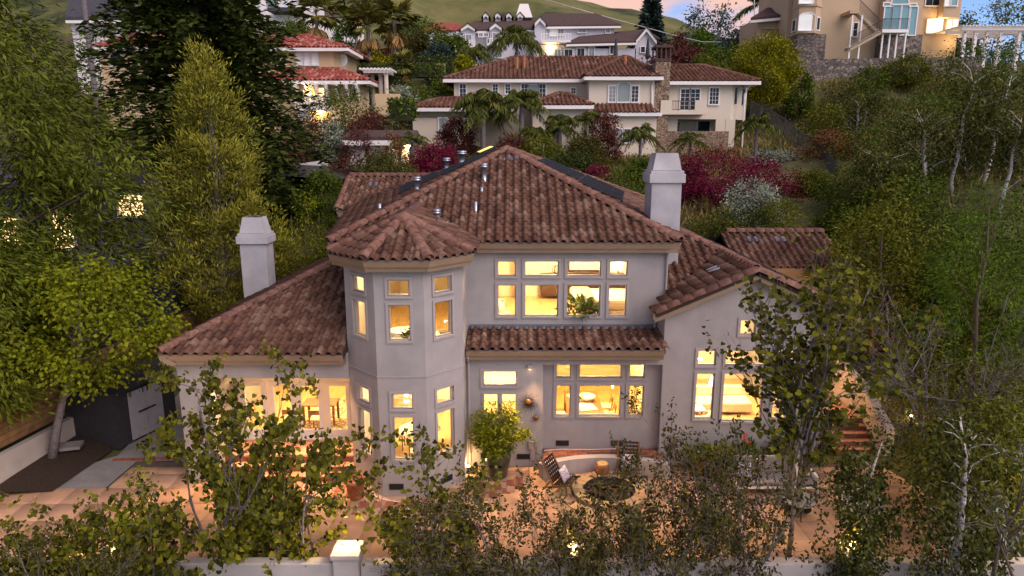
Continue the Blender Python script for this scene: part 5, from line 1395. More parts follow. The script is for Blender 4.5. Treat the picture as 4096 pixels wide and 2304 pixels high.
def metal_chair(label, x, y, rz):
    t = thing('metal_chair', label, 'chair', (x, y, 0), rz, 'black metal chairs on the patio')
    for sx in (-1, 1):
        for sy in (-1, 1): mb = MB(); mb.tube([(sx * .22, sy * .22, 0), (sx * .19, sy * .19, .45)], .012, 6); mb.build('leg', M['black_metal'], t, False)
    mb = MB(); mb.box(-.22, .22, -.22, .22, .45, .475); mb.build('seat', M['black_metal'], t, False, bevel=.01)
    mb = MB(); mb.tube([(-.20, .20, .47), (-.21, .27, .90), (.21, .27, .90), (.20, .20, .47)], .013, 6)
    for k in range(5): mb.tube([(-.14 + k * .07, .21, .48), (-.145 + k * .072, .27, .89)], .007, 5)
    mb.build('backrest', M['black_metal'], t, False); return t
metal_chair('black metal chair half hidden behind the large redbud near the steps', -7.15, 16.9, 2.2); metal_chair('black metal chair nearer the garden wall beside the small round table', -5.75, 16.1, -.9)
t = thing('bistro_table', 'small round black metal table behind the large redbud', 'table', (-6.35, 16.75, 0)); mb = MB(); mb.lathe([(.38, .70), (.39, .72), (.38, .735), (0, .736)], 26, (-6.35, 16.75, 0)); mb.build('tabletop', M['black_metal'], t); mb = MB(); mb.lathe([(.25, 0), (.24, .02), (.03, .05), (.025, .70)], 14, (-6.35, 16.75, 0)); mb.build('pedestal', M['black_metal'], t)
# metal suns on the wall
def wall_sun(label, x, z, R, rays):
    t = thing('sun_ornament', label, 'wall ornament', (x, W_LOW - .03, z), 0, 'metal sun ornaments on the wall'); y = W_LOW - .035
    mb = MB(); mb.lathe([(R * .34, 0), (R * .34, .02), (R * .24, .05), (0, .065)], 22, (0, 0, 0)); mb.v = [(x + a, y - c, z + b) for a, b, c in mb.v]; mb.f = [f[::-1] for f in mb.f]; mb.build('face', mat('sun_copper', (.12, .06, .03), .5, .3, 12, metal=.5), t, smooth=True)
    for k in range(rays):
        a = 2 * math.pi * k / rays; L = R * (1.0 if k % 2 else .84); pts = []
        for i in range(7):
            s = i / 6; r_ = R * .32 + (L - R * .32) * s; aa = a + .10 * math.sin(s * 6.0) * (1 - .3 * s); pts.append((x + r_ * math.cos(aa), y, z + r_ * math.sin(aa)))
        mb = MB(); mb.tube(pts, [R * .035 * (1 - .75 * i / 6) for i in range(7)], 5); mb.build('ray', M['iron'], t)
wall_sun('large metal sun with many wavy rays on the stucco wall', .50, 2.03, .34, 24); wall_sun('smaller metal sun low on the wall right of the large one', .72, 1.54, .21, 12)
# hose along the bay, cable on the terrace
mb = MB(); mb.tube([(-4.2, 17.75, .45), (-4.0, 17.55, .25), (-3.75, 17.22, .05), (-3.4, 17.1, .025), (-2.9, 16.95, .022), (-2.6, 16.3, .022), (-2.3, 16.1, .022)], .014, 6); tag(mb.build('garden_hose', M['white_paint'], smooth=True), 'thin pale hose trailing from the bay onto the patio', 'hose')
mb = MB(); mb.tube([(.8, 19.1, .05), (1.0, 19.35, .43), (1.5, 19.44, .425), (2.4, 19.42, .425), (3.2, 19.47, .425)], .012, 6); tag(mb.build('power_cable', M['white_paint'], smooth=True), 'thin pale cable lying along the terrace below the dining windows', 'cable')
# pots of succulents along the gable wall
for k, (x, y, r, h, lab, lf) in enumerate(((5.55, 18.85, .24, .40, 'wide terracotta pot with bright rosettes under the gable window', 'lime'), (6.25, 18.45, .27, .55, 'tall terracotta pot at the purple shrub in front of the gable', 'lime'), (7.0, 18.9, .22, .40, 'terracotta pot with red blooms under the middle gable window', 'green'), (7.85, 18.85, .25, .42, 'low terracotta bowl of leafy plants near the redbud trunk', 'olive'))):
    pot('terracotta_pot', lab, x, y, r, h, M['terracotta'])
    plant('potted_succulent', 'leaves of the ' + lab, 'plant', x, y, .55, .42, LF[lf], 'dome', .0, 22, 14, .16, .4, trunk=0, z=h * .85, up=.7, seed=20 + k)
plant('red_blooms', 'two bright red blooms standing up against the gable wall', 'flowers', 6.95, 18.85, .5, .16, LF['red'], 'round', .3, 5, 14, .06, .7, trunk=.01, z=.75, seed=4)
# ------------------------------------------------------------------ furniture seen through the windows
def wood_chair(label, x, y, rz, z=Z1, m='mid_wood', group='dining chairs'):
    t = thing('dining_chair', label, 'chair', (x, y, z), rz, group)
    for sx in (-1, 1): mb = MB(); mb.tube([(sx * .20, -.20, 0), (sx * .20, -.19, .45)], .018, 6); mb.build('leg', M[m], t, False); mb = MB(); mb.tube([(sx * .20, .21, 0), (sx * .20, .20, .45), (sx * .20, .26, .82)], .018, 6); mb.build('leg', M[m], t, False)
    mb = MB(); mb.box(-.22, .22, -.22, .22, .44, .49); mb.build('seat', M['linen'], t, False, bevel=.02)
    mb = MB(); mb.obox((0, .25, .74), (.42, .03, .16), m=Matrix.Rotation(-.16, 3, 'X')); mb.build('backrest', M[m], t, False); return t
def table(name, label, x, y, w, d, h, m, z=Z1, rz=0, top=.04, leg=.035):
    t = thing(name, label, 'table', (x, y, z), rz)
    mb = MB(); mb.box(-w / 2, w / 2, -d / 2, d / 2, h - top, h); mb.build('tabletop', M[m], t, False, bevel=.008)
    for sx in (-1, 1):
        for sy in (-1, 1): mb = MB(); mb.box(sx * (w / 2 - .06) - leg, sx * (w / 2 - .06) + leg, sy * (d / 2 - .06) - leg, sy * (d / 2 - .06) + leg, 0, h - top); mb.build('leg', M[m], t, False)
    return t
# dining room
table('dining_table', 'wooden dining table behind the wide ground floor window', 2.35, 21.3, 1.15, 2.0, .75, 'mid_wood')
mb = MB(); mb.box(-.28, .28, -.75, .75, 0, .006); rn = mb.build('table_runner', M['in_white']); rn.location = (2.3, 21.25, Z1 + .755); rn.rotation_euler = (0, 0, .25); tag(rn, 'white runner laid across the dining table', 'table runner')
wood_chair('wooden chair at the near end of the dining table', 2.5, 20.15, math.pi); wood_chair('wooden chair on the left of the dining table', 1.55, 20.9, math.pi / 2 + .1); wood_chair('wooden chair on the right of the dining table, nearer the window', 3.1, 20.9, -math.pi / 2); wood_chair('wooden chair on the right of the dining table, farther from the window', 3.1, 21.6, -math.pi / 2)
b = thing('serving_bowl', 'large pale bowl in the middle of the dining table', 'bowl', (2.5, 21.35, Z1 + .77)); mb = MB(); mb.lathe([(.10, 0), (.20, .06), (.27, .16), (.25, .16), (.18, .07), (0, .03)], 22, (2.5, 21.35, Z1 + .77)); mb.build('body', M['in_white'], b, smooth=True)
pot('table_pot', 'small pot with a green plant on the dining table', 2.16, 21.25, .09, .14, M['linen'], Z1 + .765); plant('table_plant', 'bushy green plant on the dining table', 'plant', 2.16, 21.25, .24, .15, LF['bamboo'], 'dome', 0, 14, 14, .06, .4, trunk=0, z=Z1 + .88, seed=5)
plant('indoor_tree', 'tall thin leaved indoor tree behind the right dining window', 'plant', 3.75, 20.15, 1.75, .32, LF['olive'], 'column', .08, 46, 20, .11, .22, trunk=.02, z=Z1 + .2, seed=6, stems=3, droop=.6); pot('floor_pot', 'pot of the indoor tree at the dining window', 3.75, 20.15, .16, .3, M['linen'], Z1)
# kitchen passage
mb = MB(); mb.box(-1.30, -.70, 24.6, 25.55, Z1, Z1 + 2.2); f = tag(mb.build('refrigerator', M['in_white'], bevel=.02), 'tall white cabinet deep inside the kitchen passage', 'cabinet')
mb = MB(); mb.box(-1.0, .7, 23.2, 23.9, Z1, Z1 + .92); tag(mb.build('kitchen_island', M['in_white'], bevel=.02), 'white kitchen island seen through the small paired windows', 'kitchen island')
# breakfast nook in the bay
nk = thing('breakfast_table', 'pale stone breakfast table inside the bay', 'table', (-2.75, 19.1, Z1)); mb = MB(); mb.lathe([(.60, .72), (.62, .74), (.60, .76), (0, .761)], 30, (-2.75, 19.1, Z1)); mb.build('tabletop', M['in_white'], nk); mb = MB(); mb.lathe([(.32, 0), (.30, .03), (.07, .10), (.06, .72)], 16, (-2.75, 19.1, Z1)); mb.build('pedestal', M['in_white'], nk)
pot('breakfast_pot', 'round white vase on the breakfast table', -2.62, 19.05, .11, .17, M['white_paint'], Z1 + .762); plant('breakfast_plant', 'arching green plant in the vase on the breakfast table', 'plant', -2.62, 19.05, .34, .22, LF['bamboo'], 'dome', .1, 16, 12, .14, .16, trunk=0, z=Z1 + .90, seed=7)
wood_chair('pale chair at the breakfast table seen through the bay window', -2.72, 18.25, math.pi, group='breakfast chairs'); wood_chair('chair at the far left of the breakfast table', -3.5, 19.35, math.pi / 2, group='breakfast chairs')
pd = thing('pendant_lamp', 'broad white dome pendant lamp inside the bay', 'lamp', (-2.6, 19.1, Z1 + 1.95)); mb = MB(); mb.lathe([(.40, 0), (.38, .06), (.24, .17), (.06, .23), (.055, .48), (0, .49)], 26, (-2.6, 19.1, Z1 + 1.75)); mb.build('shade', M['white_paint'], pd, smooth=True); mb = MB(); mb.tube([(-2.6, 19.1, Z1 + 2.2), (-2.6, 19.1, Z1 + 2.94)], .008, 5); mb.build('cord', M['black_metal'], pd)
mb = MB(); mb.box(-4.3, -1.6, 23.4, 24.0, Z1, Z1 + .95); mb.box(-4.3, -1.6, 23.38, 24.02, Z1 + .955, Z1 + .99); tag(mb.build('sideboard', M['in_white']), 'long pale sideboard at the back of the breakfast nook', 'cabinet')
# upper bedroom
bed = thing('bed', 'wide bed with pale covers behind the upper right windows', 'bed', (3.3, 23.2, Z2))
mb = MB(); mb.box(2.15, 4.35, 22.0, 23.9, Z2 + .02, Z2 + .42); mb.build('base', M['linen'], bed, bevel=.03); mb = MB(); mb.box(2.12, 4.35, 22.0, 23.9, Z2 + .42, Z2 + .78); mb.build('duvet', M['in_white'], bed, bevel=.12); mb = MB(); mb.box(4.36, 4.44, 21.9, 24.0, Z2, Z2 + 1.4); mb.build('headboard', M['linen'], bed)
cushion('pale pillow against the bed headboard', 4.15, 22.6, Z2 + 1.02, .55, 1.57, .3, M['in_white'], 'bed_pillow'); cushion('second pale pillow farther along the headboard', 4.15, 23.4, Z2 + 1.02, .55, 1.57, .3, M['in_white'], 'bed_pillow')
mb = MB(); mb.box(2.06, 2.78, 21.94, 23.96, Z2 + .40, Z2 + .84); th = mb.build('knit_throw', M['knit'], bevel=.10); tag(th, 'brown knitted throw over the foot of the bed', 'blanket')
cb = thing('media_console', 'long dark wood console against the bedroom back wall', 'cabinet', (2.3, 25.6, Z2)); mb = MB(); mb.box(1.1, 4.3, 25.4, 25.95, Z2 + .15, Z2 + .95); mb.build('body', M['dark_wood'], cb)
for k in range(4): mb = MB(); mb.box(1.13 + k * .79, 1.89 + k * .79, 25.37, 25.4, Z2 + .2, Z2 + .9); d = mb.build('door', M['dark_wood'], cb); mb = MB(); mb.lathe([(.02, 0), (.02, .03), (0, .031)], 8, (0, 0, 0)); mb.v = [(1.5 + k * .79 + a, 25.365 - c, Z2 + .6 + b_) for a, b_, c in mb.v]; mb.build('knob', M['rail'], d)
ar = thing('framed_picture', 'large framed picture of a bare tree above the console', 'picture', (2.9, 25.95, Z2 + 1.1)); mb = MB(); mb.box(2.2, 3.6, 25.93, 25.985, Z2 + 1.05, Z2 + 2.4); mb.build('canvas', M['in_white'], ar)
mb = MB()
for a in ((2.16, 2.22, Z2 + 1.0, Z2 + 2.45), (3.58, 3.64, Z2 + 1.0, Z2 + 2.45)): mb.box(a[0], a[1], 25.90, 25.99, a[2], a[3])
mb.box(2.22, 3.58, 25.90, 25.99, Z2 + 1.0, Z2 + 1.06); mb.box(2.22, 3.58, 25.90, 25.99, Z2 + 2.39, Z2 + 2.45); mb.build('frame', M['dark_wood'], ar)
g_ = np.random.default_rng(3); mb = MB(); tips_ = []; grow(mb, g_, Vector((2.9, 25.925, Z2 + 1.35)), Vector((0, 0, 1)), .6, .012, 3, tips_, .5, (2, 4)); mb.v = [(a, 25.925, c) for a, b_, c in mb.v]; mb.build('drawn_tree', M['knit'], ar)
sp = thing('wire_sphere', 'open wire sphere ornament on the bedroom console', 'ornament', (1.7, 25.65, Z2 + .95))
for k in range(3): mb = MB(); mb.tube([(1.7 + .16 * math.cos(t_) * math.cos(k), 25.65 + .16 * math.cos(t_) * math.sin(k), Z2 + 1.12 + .16 * math.sin(t_)) for t_ in np.linspace(0, 6.28, 17)], .012, 5, False); mb.build('hoop', M['black_metal'], sp)
bl = thing('table_lamp', 'glowing white table lamp in the upper right window', 'lamp', (4.05, 25.6, Z2 + .95)); mb = MB(); mb.lathe([(.14, .2), (.12, .44)], 16, (4.05, 25.6, Z2 + .95)); mb.build('shade', mat('lamp_shade_glow', (1, .95, .8), .6, emit=((1, .8, .5), 6)), bl); mb = MB(); mb.lathe([(.08, 0), (.03, .03), (.03, .22)], 12, (4.05, 25.6, Z2 + .95)); mb.build('base', M['dark_wood'], bl)
plant('window_plant', 'broad leaved dark green plant standing at the third upper window', 'plant', 2.22, 20.95, .95, .60, LF['green'], 'dome', .45, 26, 7, .30, .30, trunk=.015, z=Z2 + .12, seed=8, stems=4, up=.5, tmpl=T_BLADE); pot('window_pot', 'pot of the broad leaved plant at the upper window', 2.22, 20.95, .2, .45, M['linen'], Z2)
def armchair(label, x, y, rz, z, m='linen', s=1.0):
    t = thing('armchair', label, 'armchair', (x, y, z), rz)
    mb = MB(); mb.box(-.36 * s, .36 * s, -.36 * s, .34 * s, .12, .44 * s); mb.build('seat', M[m], t, False, bevel=.06)
    pts = [(.44 * s * math.cos(a), .42 * s * math.sin(a)) for a in np.linspace(-.35, math.pi + .35, 13)]; mb = MB()
    for (x0, y0), (x1, y1) in zip(pts, pts[1:]): mb.slab([(x0, y0, .12), (x1, y1, .12), (x1 * .78, y1 * .78, .12), (x0 * .78, y0 * .78, .12)], (0, 0, .66 * s))
    mb.build('backrest', M[m], t, False)
    for k in range(4): mb = MB(); a = .8 + k * 1.57; mb.tube([(.3 * math.cos(a), .3 * math.sin(a), 0), (.28 * math.cos(a), .28 * math.sin(a), .13)], .02, 6); mb.build('leg', M['dark_wood'], t, False)
    return t
armchair('pale armchair in the upper left bedroom window', -.55, 21.5, 1.2, Z2, s=1.1); cushion('pale pillow on the bedroom armchair', -.40, 21.45, Z2 + .68, .45, 1.1, -.4, M['in_white'])
mb = MB(); mb.box(.35, .45, 25.2, 26.0, Z2, Z2 + 2.1); dd = mb.build('open_door', M['in_white']); dd.rotation_euler = (0, 0, 0); tag(dd, 'white panelled door standing open in the bedroom', 'door')
mb = MB(); mb.box(-.72, -.60, 25.85, 26.0, Z2, 6.5); tag(mb.build('door_post', M['dark_wood']), 'dark upright post at the back of the bedroom, leftmost window', 'post')
# bathroom in the bay
vn = thing('bathtub', 'white bathtub below the upper bay windows', 'bathtub', (-2.95, 18.95, Z2)); mb = MB(); mb.lathe([(.30, 0), (.38, .3), (.42, .56), (.38, .57), (.33, .3), (0, .12)], 26, (-2.95, 19.1, Z2), 1.7, 1.0); mb.build('tub', M['white_paint'], vn, smooth=True)
plant('sill_plant', 'small leafy plant on the upper bay window sill', 'plant', -2.78, 17.75, .30, .24, LF['green'], 'dome', .1, 14, 9, .11, .4, trunk=0, z=Z2 + .68, seed=9, up=.4); mb = MB(); mb.box(-3.45, -2.40, 17.56, 17.95, Z2, Z2 + .66); tag(mb.build('sill_bench', M['in_white']), 'white ledge under the middle upper bay window', 'bench')
mb = MB(); mb.lathe([(.14, 0), (.18, .07), (.17, .07), (.13, .01), (0, .01)], 18, (-1.85, 18.35, Z2 + .68), 1.2, .8); tag(mb.build('wicker_basket', M['knit'], smooth=True), 'dark oval basket on the ledge in the right upper bay window', 'basket'); mb = MB(); mb.box(-2.2, -1.62, 18.15, 18.6, Z2, Z2 + .67); tag(mb.build('bath_cabinet', M['in_white']), 'white cabinet under the right upper bay window', 'cabinet')
# living room in the gable
armchair('rounded tan armchair behind the left gable window', 5.75, 20.15, 2.9, Z1, 'linen', 1.15)
table('side_table', 'small pale side table beside the tan armchair', 6.15, 19.95, .35, .35, .5, 'in_white'); table('glass_table', 'low glass and dark frame table in the gable room', 6.0, 21.6, .9, .6, .42, 'in_white'); t = table('dark_stool', 'dark legged stool at the back of the gable room', 5.75, 23.2, .5, .4, .5, 'dark_wood')
mb = MB(); mb.box(6.3, 8.2, 21.9, 22.8, Z1 + .1, Z1 + .45); mb.box(6.3, 8.2, 22.6, 22.8, Z1 + .452, Z1 + .8); tag(mb.build('living_sofa', M['linen'], bevel=.05), 'pale sofa behind the wide gable window', 'sofa')
lm = thing('floor_lamp', 'glowing floor lamp at the left edge of the wide gable window', 'lamp', (6.55, 21.0, Z1)); mb = MB(); mb.lathe([(.15, 0), (.15, .02), (.015, .04), (.015, 1.5)], 12, (6.55, 21.0, Z1)); mb.build('base', M['black_metal'], lm); mb = MB(); mb.lathe([(.16, 1.45), (.11, 1.7)], 16, (6.55, 21.0, Z1)); mb.build('shade', M['lamp_glow'], lm)
# family room behind the french doors
M['rug'] = brick_mat('pebble_rug', (.62, .50, .30), (.70, .58, .38), (.07, .05, .03), 4.5, 1.0, .95, .0)
mb = MB(); mb.box(-6.9, -4.95, 20.7, 23.4, Z1 + .003, Z1 + .02); tag(mb.build('pebble_rug', M['rug']), 'cream rug with dark pebble pattern inside the french doors', 'rug')
table('long_table', 'dark edged table inside the french doors', -6.35, 21.35, 1.1, .7, .72, 'mid_wood'); wood_chair('pale chair inside the left french door', -7.1, 20.65, math.pi, group='family room chairs'); wood_chair('pale chair inside the middle french doors, nearer the bay', -6.25, 20.6, math.pi, group='family room chairs')
mb = MB(); mb.box(-5.45, -4.85, 21.1, 21.9, Z1 + .06, Z1 + .48); tag(mb.build('ottoman', M['linen'], bevel=.05), 'pale upholstered ottoman on the pebble rug', 'ottoman'); pot('desk_pot', 'white pot on the table inside the french doors', -6.3, 21.3, .08, .14, M['white_paint'], Z1 + .722); plant('desk_plant', 'spiky plant in the white pot inside the french doors', 'plant', -6.3, 21.3, .22, .13, LF['green'], 'dome', 0, 9, 9, .14, .2, trunk=0, z=Z1 + .84, up=.8, seed=3)
# ------------------------------------------------------------------ trees and shrubs
def spot(px, py, Y): return at(px, py, Y).x
def tall(top, x, Y): return px_z(top, Y) - gz(x, Y)
def put(fn, name, label, px, top, Y, *a, mid=None, z=None, **k):
    x = spot(px, mid or (top + 80), Y); zb = gz(x, Y) if z is None else z
    return fn(name, label, *a[:1], x, Y, px_z(top, Y) - zb, *a[1:], z=z, **k) if fn is not conifer else fn(name, label, x, Y, px_z(top, Y) - zb, *a, z=z, **k)
def pl(label, px, top, Y, R, leafk, shape='round', cat='shrub', name=None, **k):
    d = dict(n=70, per=60, leaf=Y * .0036, width=.5, trunk=.05, clear=.05)
    d.update(k); x = spot(px, d.pop('mid', top + 60), Y); z = d.pop('z', None); zb = gz(x, Y) if z is None else z
    return plant(name or {'tree': 'garden_tree', 'shrub': 'shrub'}.get(cat, cat), label, cat, x, Y, px_z(top, Y) - zb, R, LF[leafk], shape, z=z, **d)
# left: laurel, redwood, pine, young lime tree
plant('laurel_tree', 'huge leafy green tree filling the left edge behind the fence', 'tree', -18.6, 23.0, 18.0, 6.0, LF['laurel'], 'flame', .06, 420, 150, .27, .27, clump=.95, trunk=.30, z=1.0, seed=1, droop=.6, limbs=40, inner=.35)
plant('laurel_tree', 'lower leafy tree behind the fence at the left frame edge', 'tree', -15.9, 18.6, 7.4, 2.7, LF['laurel'], 'round', .12, 190, 130, .22, .28, clump=.7, trunk=.16, z=.9, seed=2, droop=.6, limbs=26)
xr = spot(525, 300, 37)
conifer('redwood_tree', 'towering dark green redwood behind the yellow green pine', xr, 37, 34, 6.0, LF['redwood'], n=420, spray=.62, seed=3, per=13, sub=9, droop=.34, pw=.55, trunk=.5)
xp = spot(535, 400, 28.5)
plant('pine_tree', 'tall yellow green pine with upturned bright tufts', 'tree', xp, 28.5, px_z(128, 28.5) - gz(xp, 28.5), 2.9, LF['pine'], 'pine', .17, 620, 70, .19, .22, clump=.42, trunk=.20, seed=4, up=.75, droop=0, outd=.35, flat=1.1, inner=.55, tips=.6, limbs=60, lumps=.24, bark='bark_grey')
plant('lime_tree', 'yellow green broadleaf tree over the garden shed', 'tree', -14.15, 19.4, 6.0, 2.35, LF['lime'], 'round', .40, 120, 80, .125, .8, clump=.55, trunk=.13, z=.1, seed=5, lean=(1.5, .3), limbs=24, droop=.7, bark='bark_grey')
pl('small yellow green tree behind the left chimney', 765, 478, 30.5, 1.5, 'lime', 'egg', 'tree', n=110, leaf=.12, trunk=.06, stems=3, mid=560, z=1.5)
pl('dark green bush on the bank left of the rear roof', 815, 432, 36, 1.3, 'green', 'dome', n=90, leaf=.13, mid=470)
pl('light green leafy bush above the rear roof, beside the driveway', 955, 388, 39, 2.0, 'birch', 'dome', n=110, leaf=.14, mid=430)
# foreground redbuds and shrubs
RB = dict(leaf=.095, per=1.55, bark='bark_grey')
def br(label, px, top, Y, leafk, name='redbud_tree', cat='tree', mid=1380, z=None, **k):
    x = spot(px, mid, Y); zb = gz(x, Y) if z is None else z
    return branchy(name, label, cat, x, Y, px_z(top, Y) - zb, LF[leafk], z=zb, **k)
br('wide leafy redbud in front of the porch steps', 575, 903, 13.75, 'redbud', stems=6, spread=.34, r=.05, leaf=.10, per=2.3, seed=31, z=-.1, depth=4, kids=(2, 3))
br('dense drooping redbud between the wide redbud and the lamp pillar', 765, 1040, 13.7, 'redbud', stems=4, spread=.16, r=.04, leaf=.105, per=3.0, seed=32, z=-.1, depth=3, hang=1.2)
br('bushy redbud around the leftmost lit pillar', 335, 1225, 12.5, 'redbud', stems=5, spread=.32, r=.03, leaf=.10, per=1.5, seed=33, z=-.3, depth=3)
br('lit leafy shrub at the lower left corner of the picture', 75, 1195, 12.4, 'redbud', 'garden_shrub', 'shrub', stems=7, spread=.42, r=.03, leaf=.085, per=3.2, seed=34, z=-.4, depth=3)
br('dark leaved shrub low in the left corner under the lit one', 140, 1330, 11.3, 'purple', 'garden_shrub', 'shrub', stems=6, spread=.5, r=.025, leaf=.075, per=3.6, seed=35, z=-.5, depth=3, tmpl=T_DIAMOND, width=.5)
br('little pale stemmed tree glowing beside the leftmost lamp', 185, 1262, 12.0, 'lime', 'young_tree', 'tree', stems=1, spread=.06, r=.028, leaf=.085, per=4.5, seed=36, z=-.4, depth=3, bark='bark_white', first=.75, lo=.55)
br('thin sparse redbud in front of the bay', 1065, 1060, 13.85, 'redbud', stems=6, spread=.30, r=.04, leaf=.11, per=.8, seed=37, z=-.1, depth=4, kids=(2, 3))
for k, (px, top, Y, sd, lab) in enumerate(((1140, 1235, 12.6, 41, 'leftmost of the dark purple shrubs below the bay'), (1300, 1180, 12.8, 42, 'broad dark purple shrub below the dining windows'), (1465, 1215, 12.6, 43, 'dark purple shrub in front of the fire pit'),
        (1655, 1150, 12.9, 44, 'dark purple shrub with mauve flowers right of the fire pit'), (1745, 1020, 13.6, 45, 'tall arching purple shrub in front of the gable windows'), (1870, 1085, 13.2, 46, 'purple shrub with mauve flowers left of the tall redbud trunk'))):
    br(lab, px, top, Y, 'purple', 'purple_shrub', 'shrub', stems=8, spread=.40, r=.024, leaf=.10, per=2.8, scatter=.05, seed=sd, z=-.35 if Y < 13 else -.1, depth=3, tmpl=T_DIAMOND, width=.42, flowers=(LF['mauve'], 9 if k > 1 else 3), hang=.25, kids=(2, 4), group='purple leaved shrubs along the wall')
br('tall slender redbud in front of the gable', 1985, 588, 14.3, 'redbud', stems=6, spread=.11, r=.045, leaf=.125, per=1.1, seed=38, z=-.05, depth=3, kids=(3, 5), lo=.34, first=.60, bend=.14, tw=.30, bole=2.2)
for px, top, Y, sd, st, R, lab in ((2165, 1115, 13.0, 51, 1, .75, 'white stemmed birch hanging over the outdoor armchair'), (2400, 1040, 12.6, 52, 2, 1.1, 'two stemmed white birch at the right end of the garden wall')):
    x = spot(px, 1400, Y); weeping('birch_tree', lab, x, Y, px_z(top, Y) + .4, R, LF['birch'], sd, st, 330, 18, .10, z=-.4, group='birches by the garden wall')
br('bare twiggy grey shrub on the right slope', 2400, 690, 17.2, 'birch', 'twiggy_shrub', 'shrub', mid=900, stems=8, spread=.42, r=.045, leaf=.07, per=.9, seed=53, depth=4, kids=(2, 4), z=1.2, tmpl=T_DIAMOND, width=.45)
br('silvery leaved branch tree in the lower right corner', 2560, 1060, 11.2, 'silver', 'olive_tree', 'tree', stems=3, spread=.22, r=.07, leaf=.10, per=1.8, seed=54, z=-.6, depth=3, tmpl=T_DIAMOND, width=.3, bark='bark')
br('leafy shrub lit from below at the right end of the patio', 2420, 1085, 14.6, 'redbud', 'garden_shrub', 'shrub', stems=7, spread=.42, r=.03, leaf=.085, per=2.8, seed=55, z=.2, depth=3)
# right: middle distance
RT = dict(trunk=.10)
pl('olive green tree with open branches right of the gable', 2225, 455, 24, 2.1, 'olive', 'egg', 'tree', n=150, per=60, leaf=.13, width=.6, trunk=.10, mid=620, z=2.2, clear=.15, limbs=30, clump=.42)
pl('bright green feathery tree at the right edge', 2490, 410, 18.5, 1.75, 'bamboo', 'egg', 'tree', n=120, per=70, leaf=.13, width=.22, trunk=.10, mid=600, z=1.5, clear=.25, droop=.6, clump=.40)
pl('dark tree behind the bright feathery one', 2560, 470, 24, 2.4, 'green', 'egg', 'tree', n=110, per=60, leaf=.14, trunk=.12, mid=600, z=3)
for px, top, Y, R, kk, lab in ((2330, 560, 27, 2.0, 'dark', 'dense dark shrub mass behind the twiggy grey shrub'), (2150, 620, 26.5, 1.5, 'dark', 'dark shrub beside the rear wing of the house'), (2345, 830, 21, 1.5, 'dark', 'low dark hedge plant above the stair wall'),
        (2450, 860, 17.5, 1.8, 'olive', 'olive shrub below the twiggy grey one'), (2550, 800, 20, 2.0, 'dark', 'dark shrub at the right frame edge'), (2350, 700, 23.5, 1.9, 'plum', 'dark plum coloured shrub behind the twiggy one'), (2500, 1010, 15.5, 1.5, 'olive', 'olive green shrub low at the right frame edge'), (2185, 770, 28.5, 1.0, 'brown', 'brownish shrub above the upper garden wall')):
    pl(lab, px, top, Y, R, kk, 'dome', n=95, per=60, leaf=.11, mid=top + 120)
for px, top, Y, sd, st, ln, lab in ((2398, 170, 33, 61, 1, (.2, 0), 'tallest white birch of the grove on the right slope'), (2475, 185, 34, 62, 1, (.7, 0), 'birch leaning right beside the tallest one'), (2335, 270, 33, 63, 2, (-.3, 0), 'forked birch on the left of the grove'), (2262, 395, 31, 64, 1, (-1.1, 0), 'birch leaning left toward the house'), (2530, 290, 31, 65, 1, (.2, 0), 'rightmost birch of the grove'), (2140, 245, 45, 66, 2, (0, 0), 'thin birches beside the upper lawn'), (2430, 330, 36, 67, 2, (0, 0), 'birches in the middle of the grove, behind the others')):
    x = spot(px, 450, Y); weeping('birch_tree', lab, x, Y, px_z(top, Y) - gz(x, Y), 2.1, LF['birch'], sd, st, 210, 16, .14, lean=ln, group='birch grove on the right slope', lowest=.1)
for px, top, Y, R, kk, shp, lab in ((2160, 420, 33, 2.0, 'green', 'dome', 'leafy bush on the slope left of the leaning birch'), (2560, 330, 36, 2.6, 'green', 'dome', 'bush behind the rightmost birch'), (2080, 265, 50, 2.0, 'olive', 'dome', 'scrub on the upper lawn below the stone wall'), (2330, 230, 52, 2.8, 'green', 'dome', 'bushy growth under the middle of the stone wall'), (2180, 520, 28, 1.8, 'olive', 'dome', 'olive shrub above the rear right wing'), (2215, 300, 40, 2.6, 'green', 'dome', 'dark green bush under the stone retaining wall'), (2300, 390, 36, 2.2, 'green', 'dome', 'green bush at the foot of the birch grove'), (2090, 330, 42, 1.7, 'brown', 'dome', 'rusty brown bush by the black fence'), (2500, 520, 29, 2.2, 'green', 'dome', 'leafy bush below the rightmost birch'), (2230, 480, 30, 1.7, 'dark', 'dome', 'dark bush between the dirt path and the olive tree'),
        (2180, 165, 62, 1.8, 'green', 'dome', 'clipped green shrub below the stairs of the beige house'), (2282, 140, 66, 2.2, 'olive', 'round', 'gold green bush in front of the retaining wall'), (2450, 105, 62, 4.0, 'green', 'round', 'large green tree below the pergola'), (2530, 160, 58, 3.2, 'green', 'dome', 'green bush at the right edge under the pergola'), (2010, 175, 62, 1.4, 'green', 'dome', 'small round bush on the lawn beside the golden tree'), (2130, 195, 58, 2.6, 'birch', 'dome', 'greyish green thicket on the upper lawn')):
    pl(lab, px, top, Y, R, kk, shp, n=80, per=50, mid=top + 60)
pl('round golden green tree on the lawn right of the cream house', 1925, 93, 62, 2.9, 'gold', 'round', 'tree', n=260, per=80, leaf=.2, clear=.26, trunk=.16, mid=150, clump=.62, bark='bark_grey')
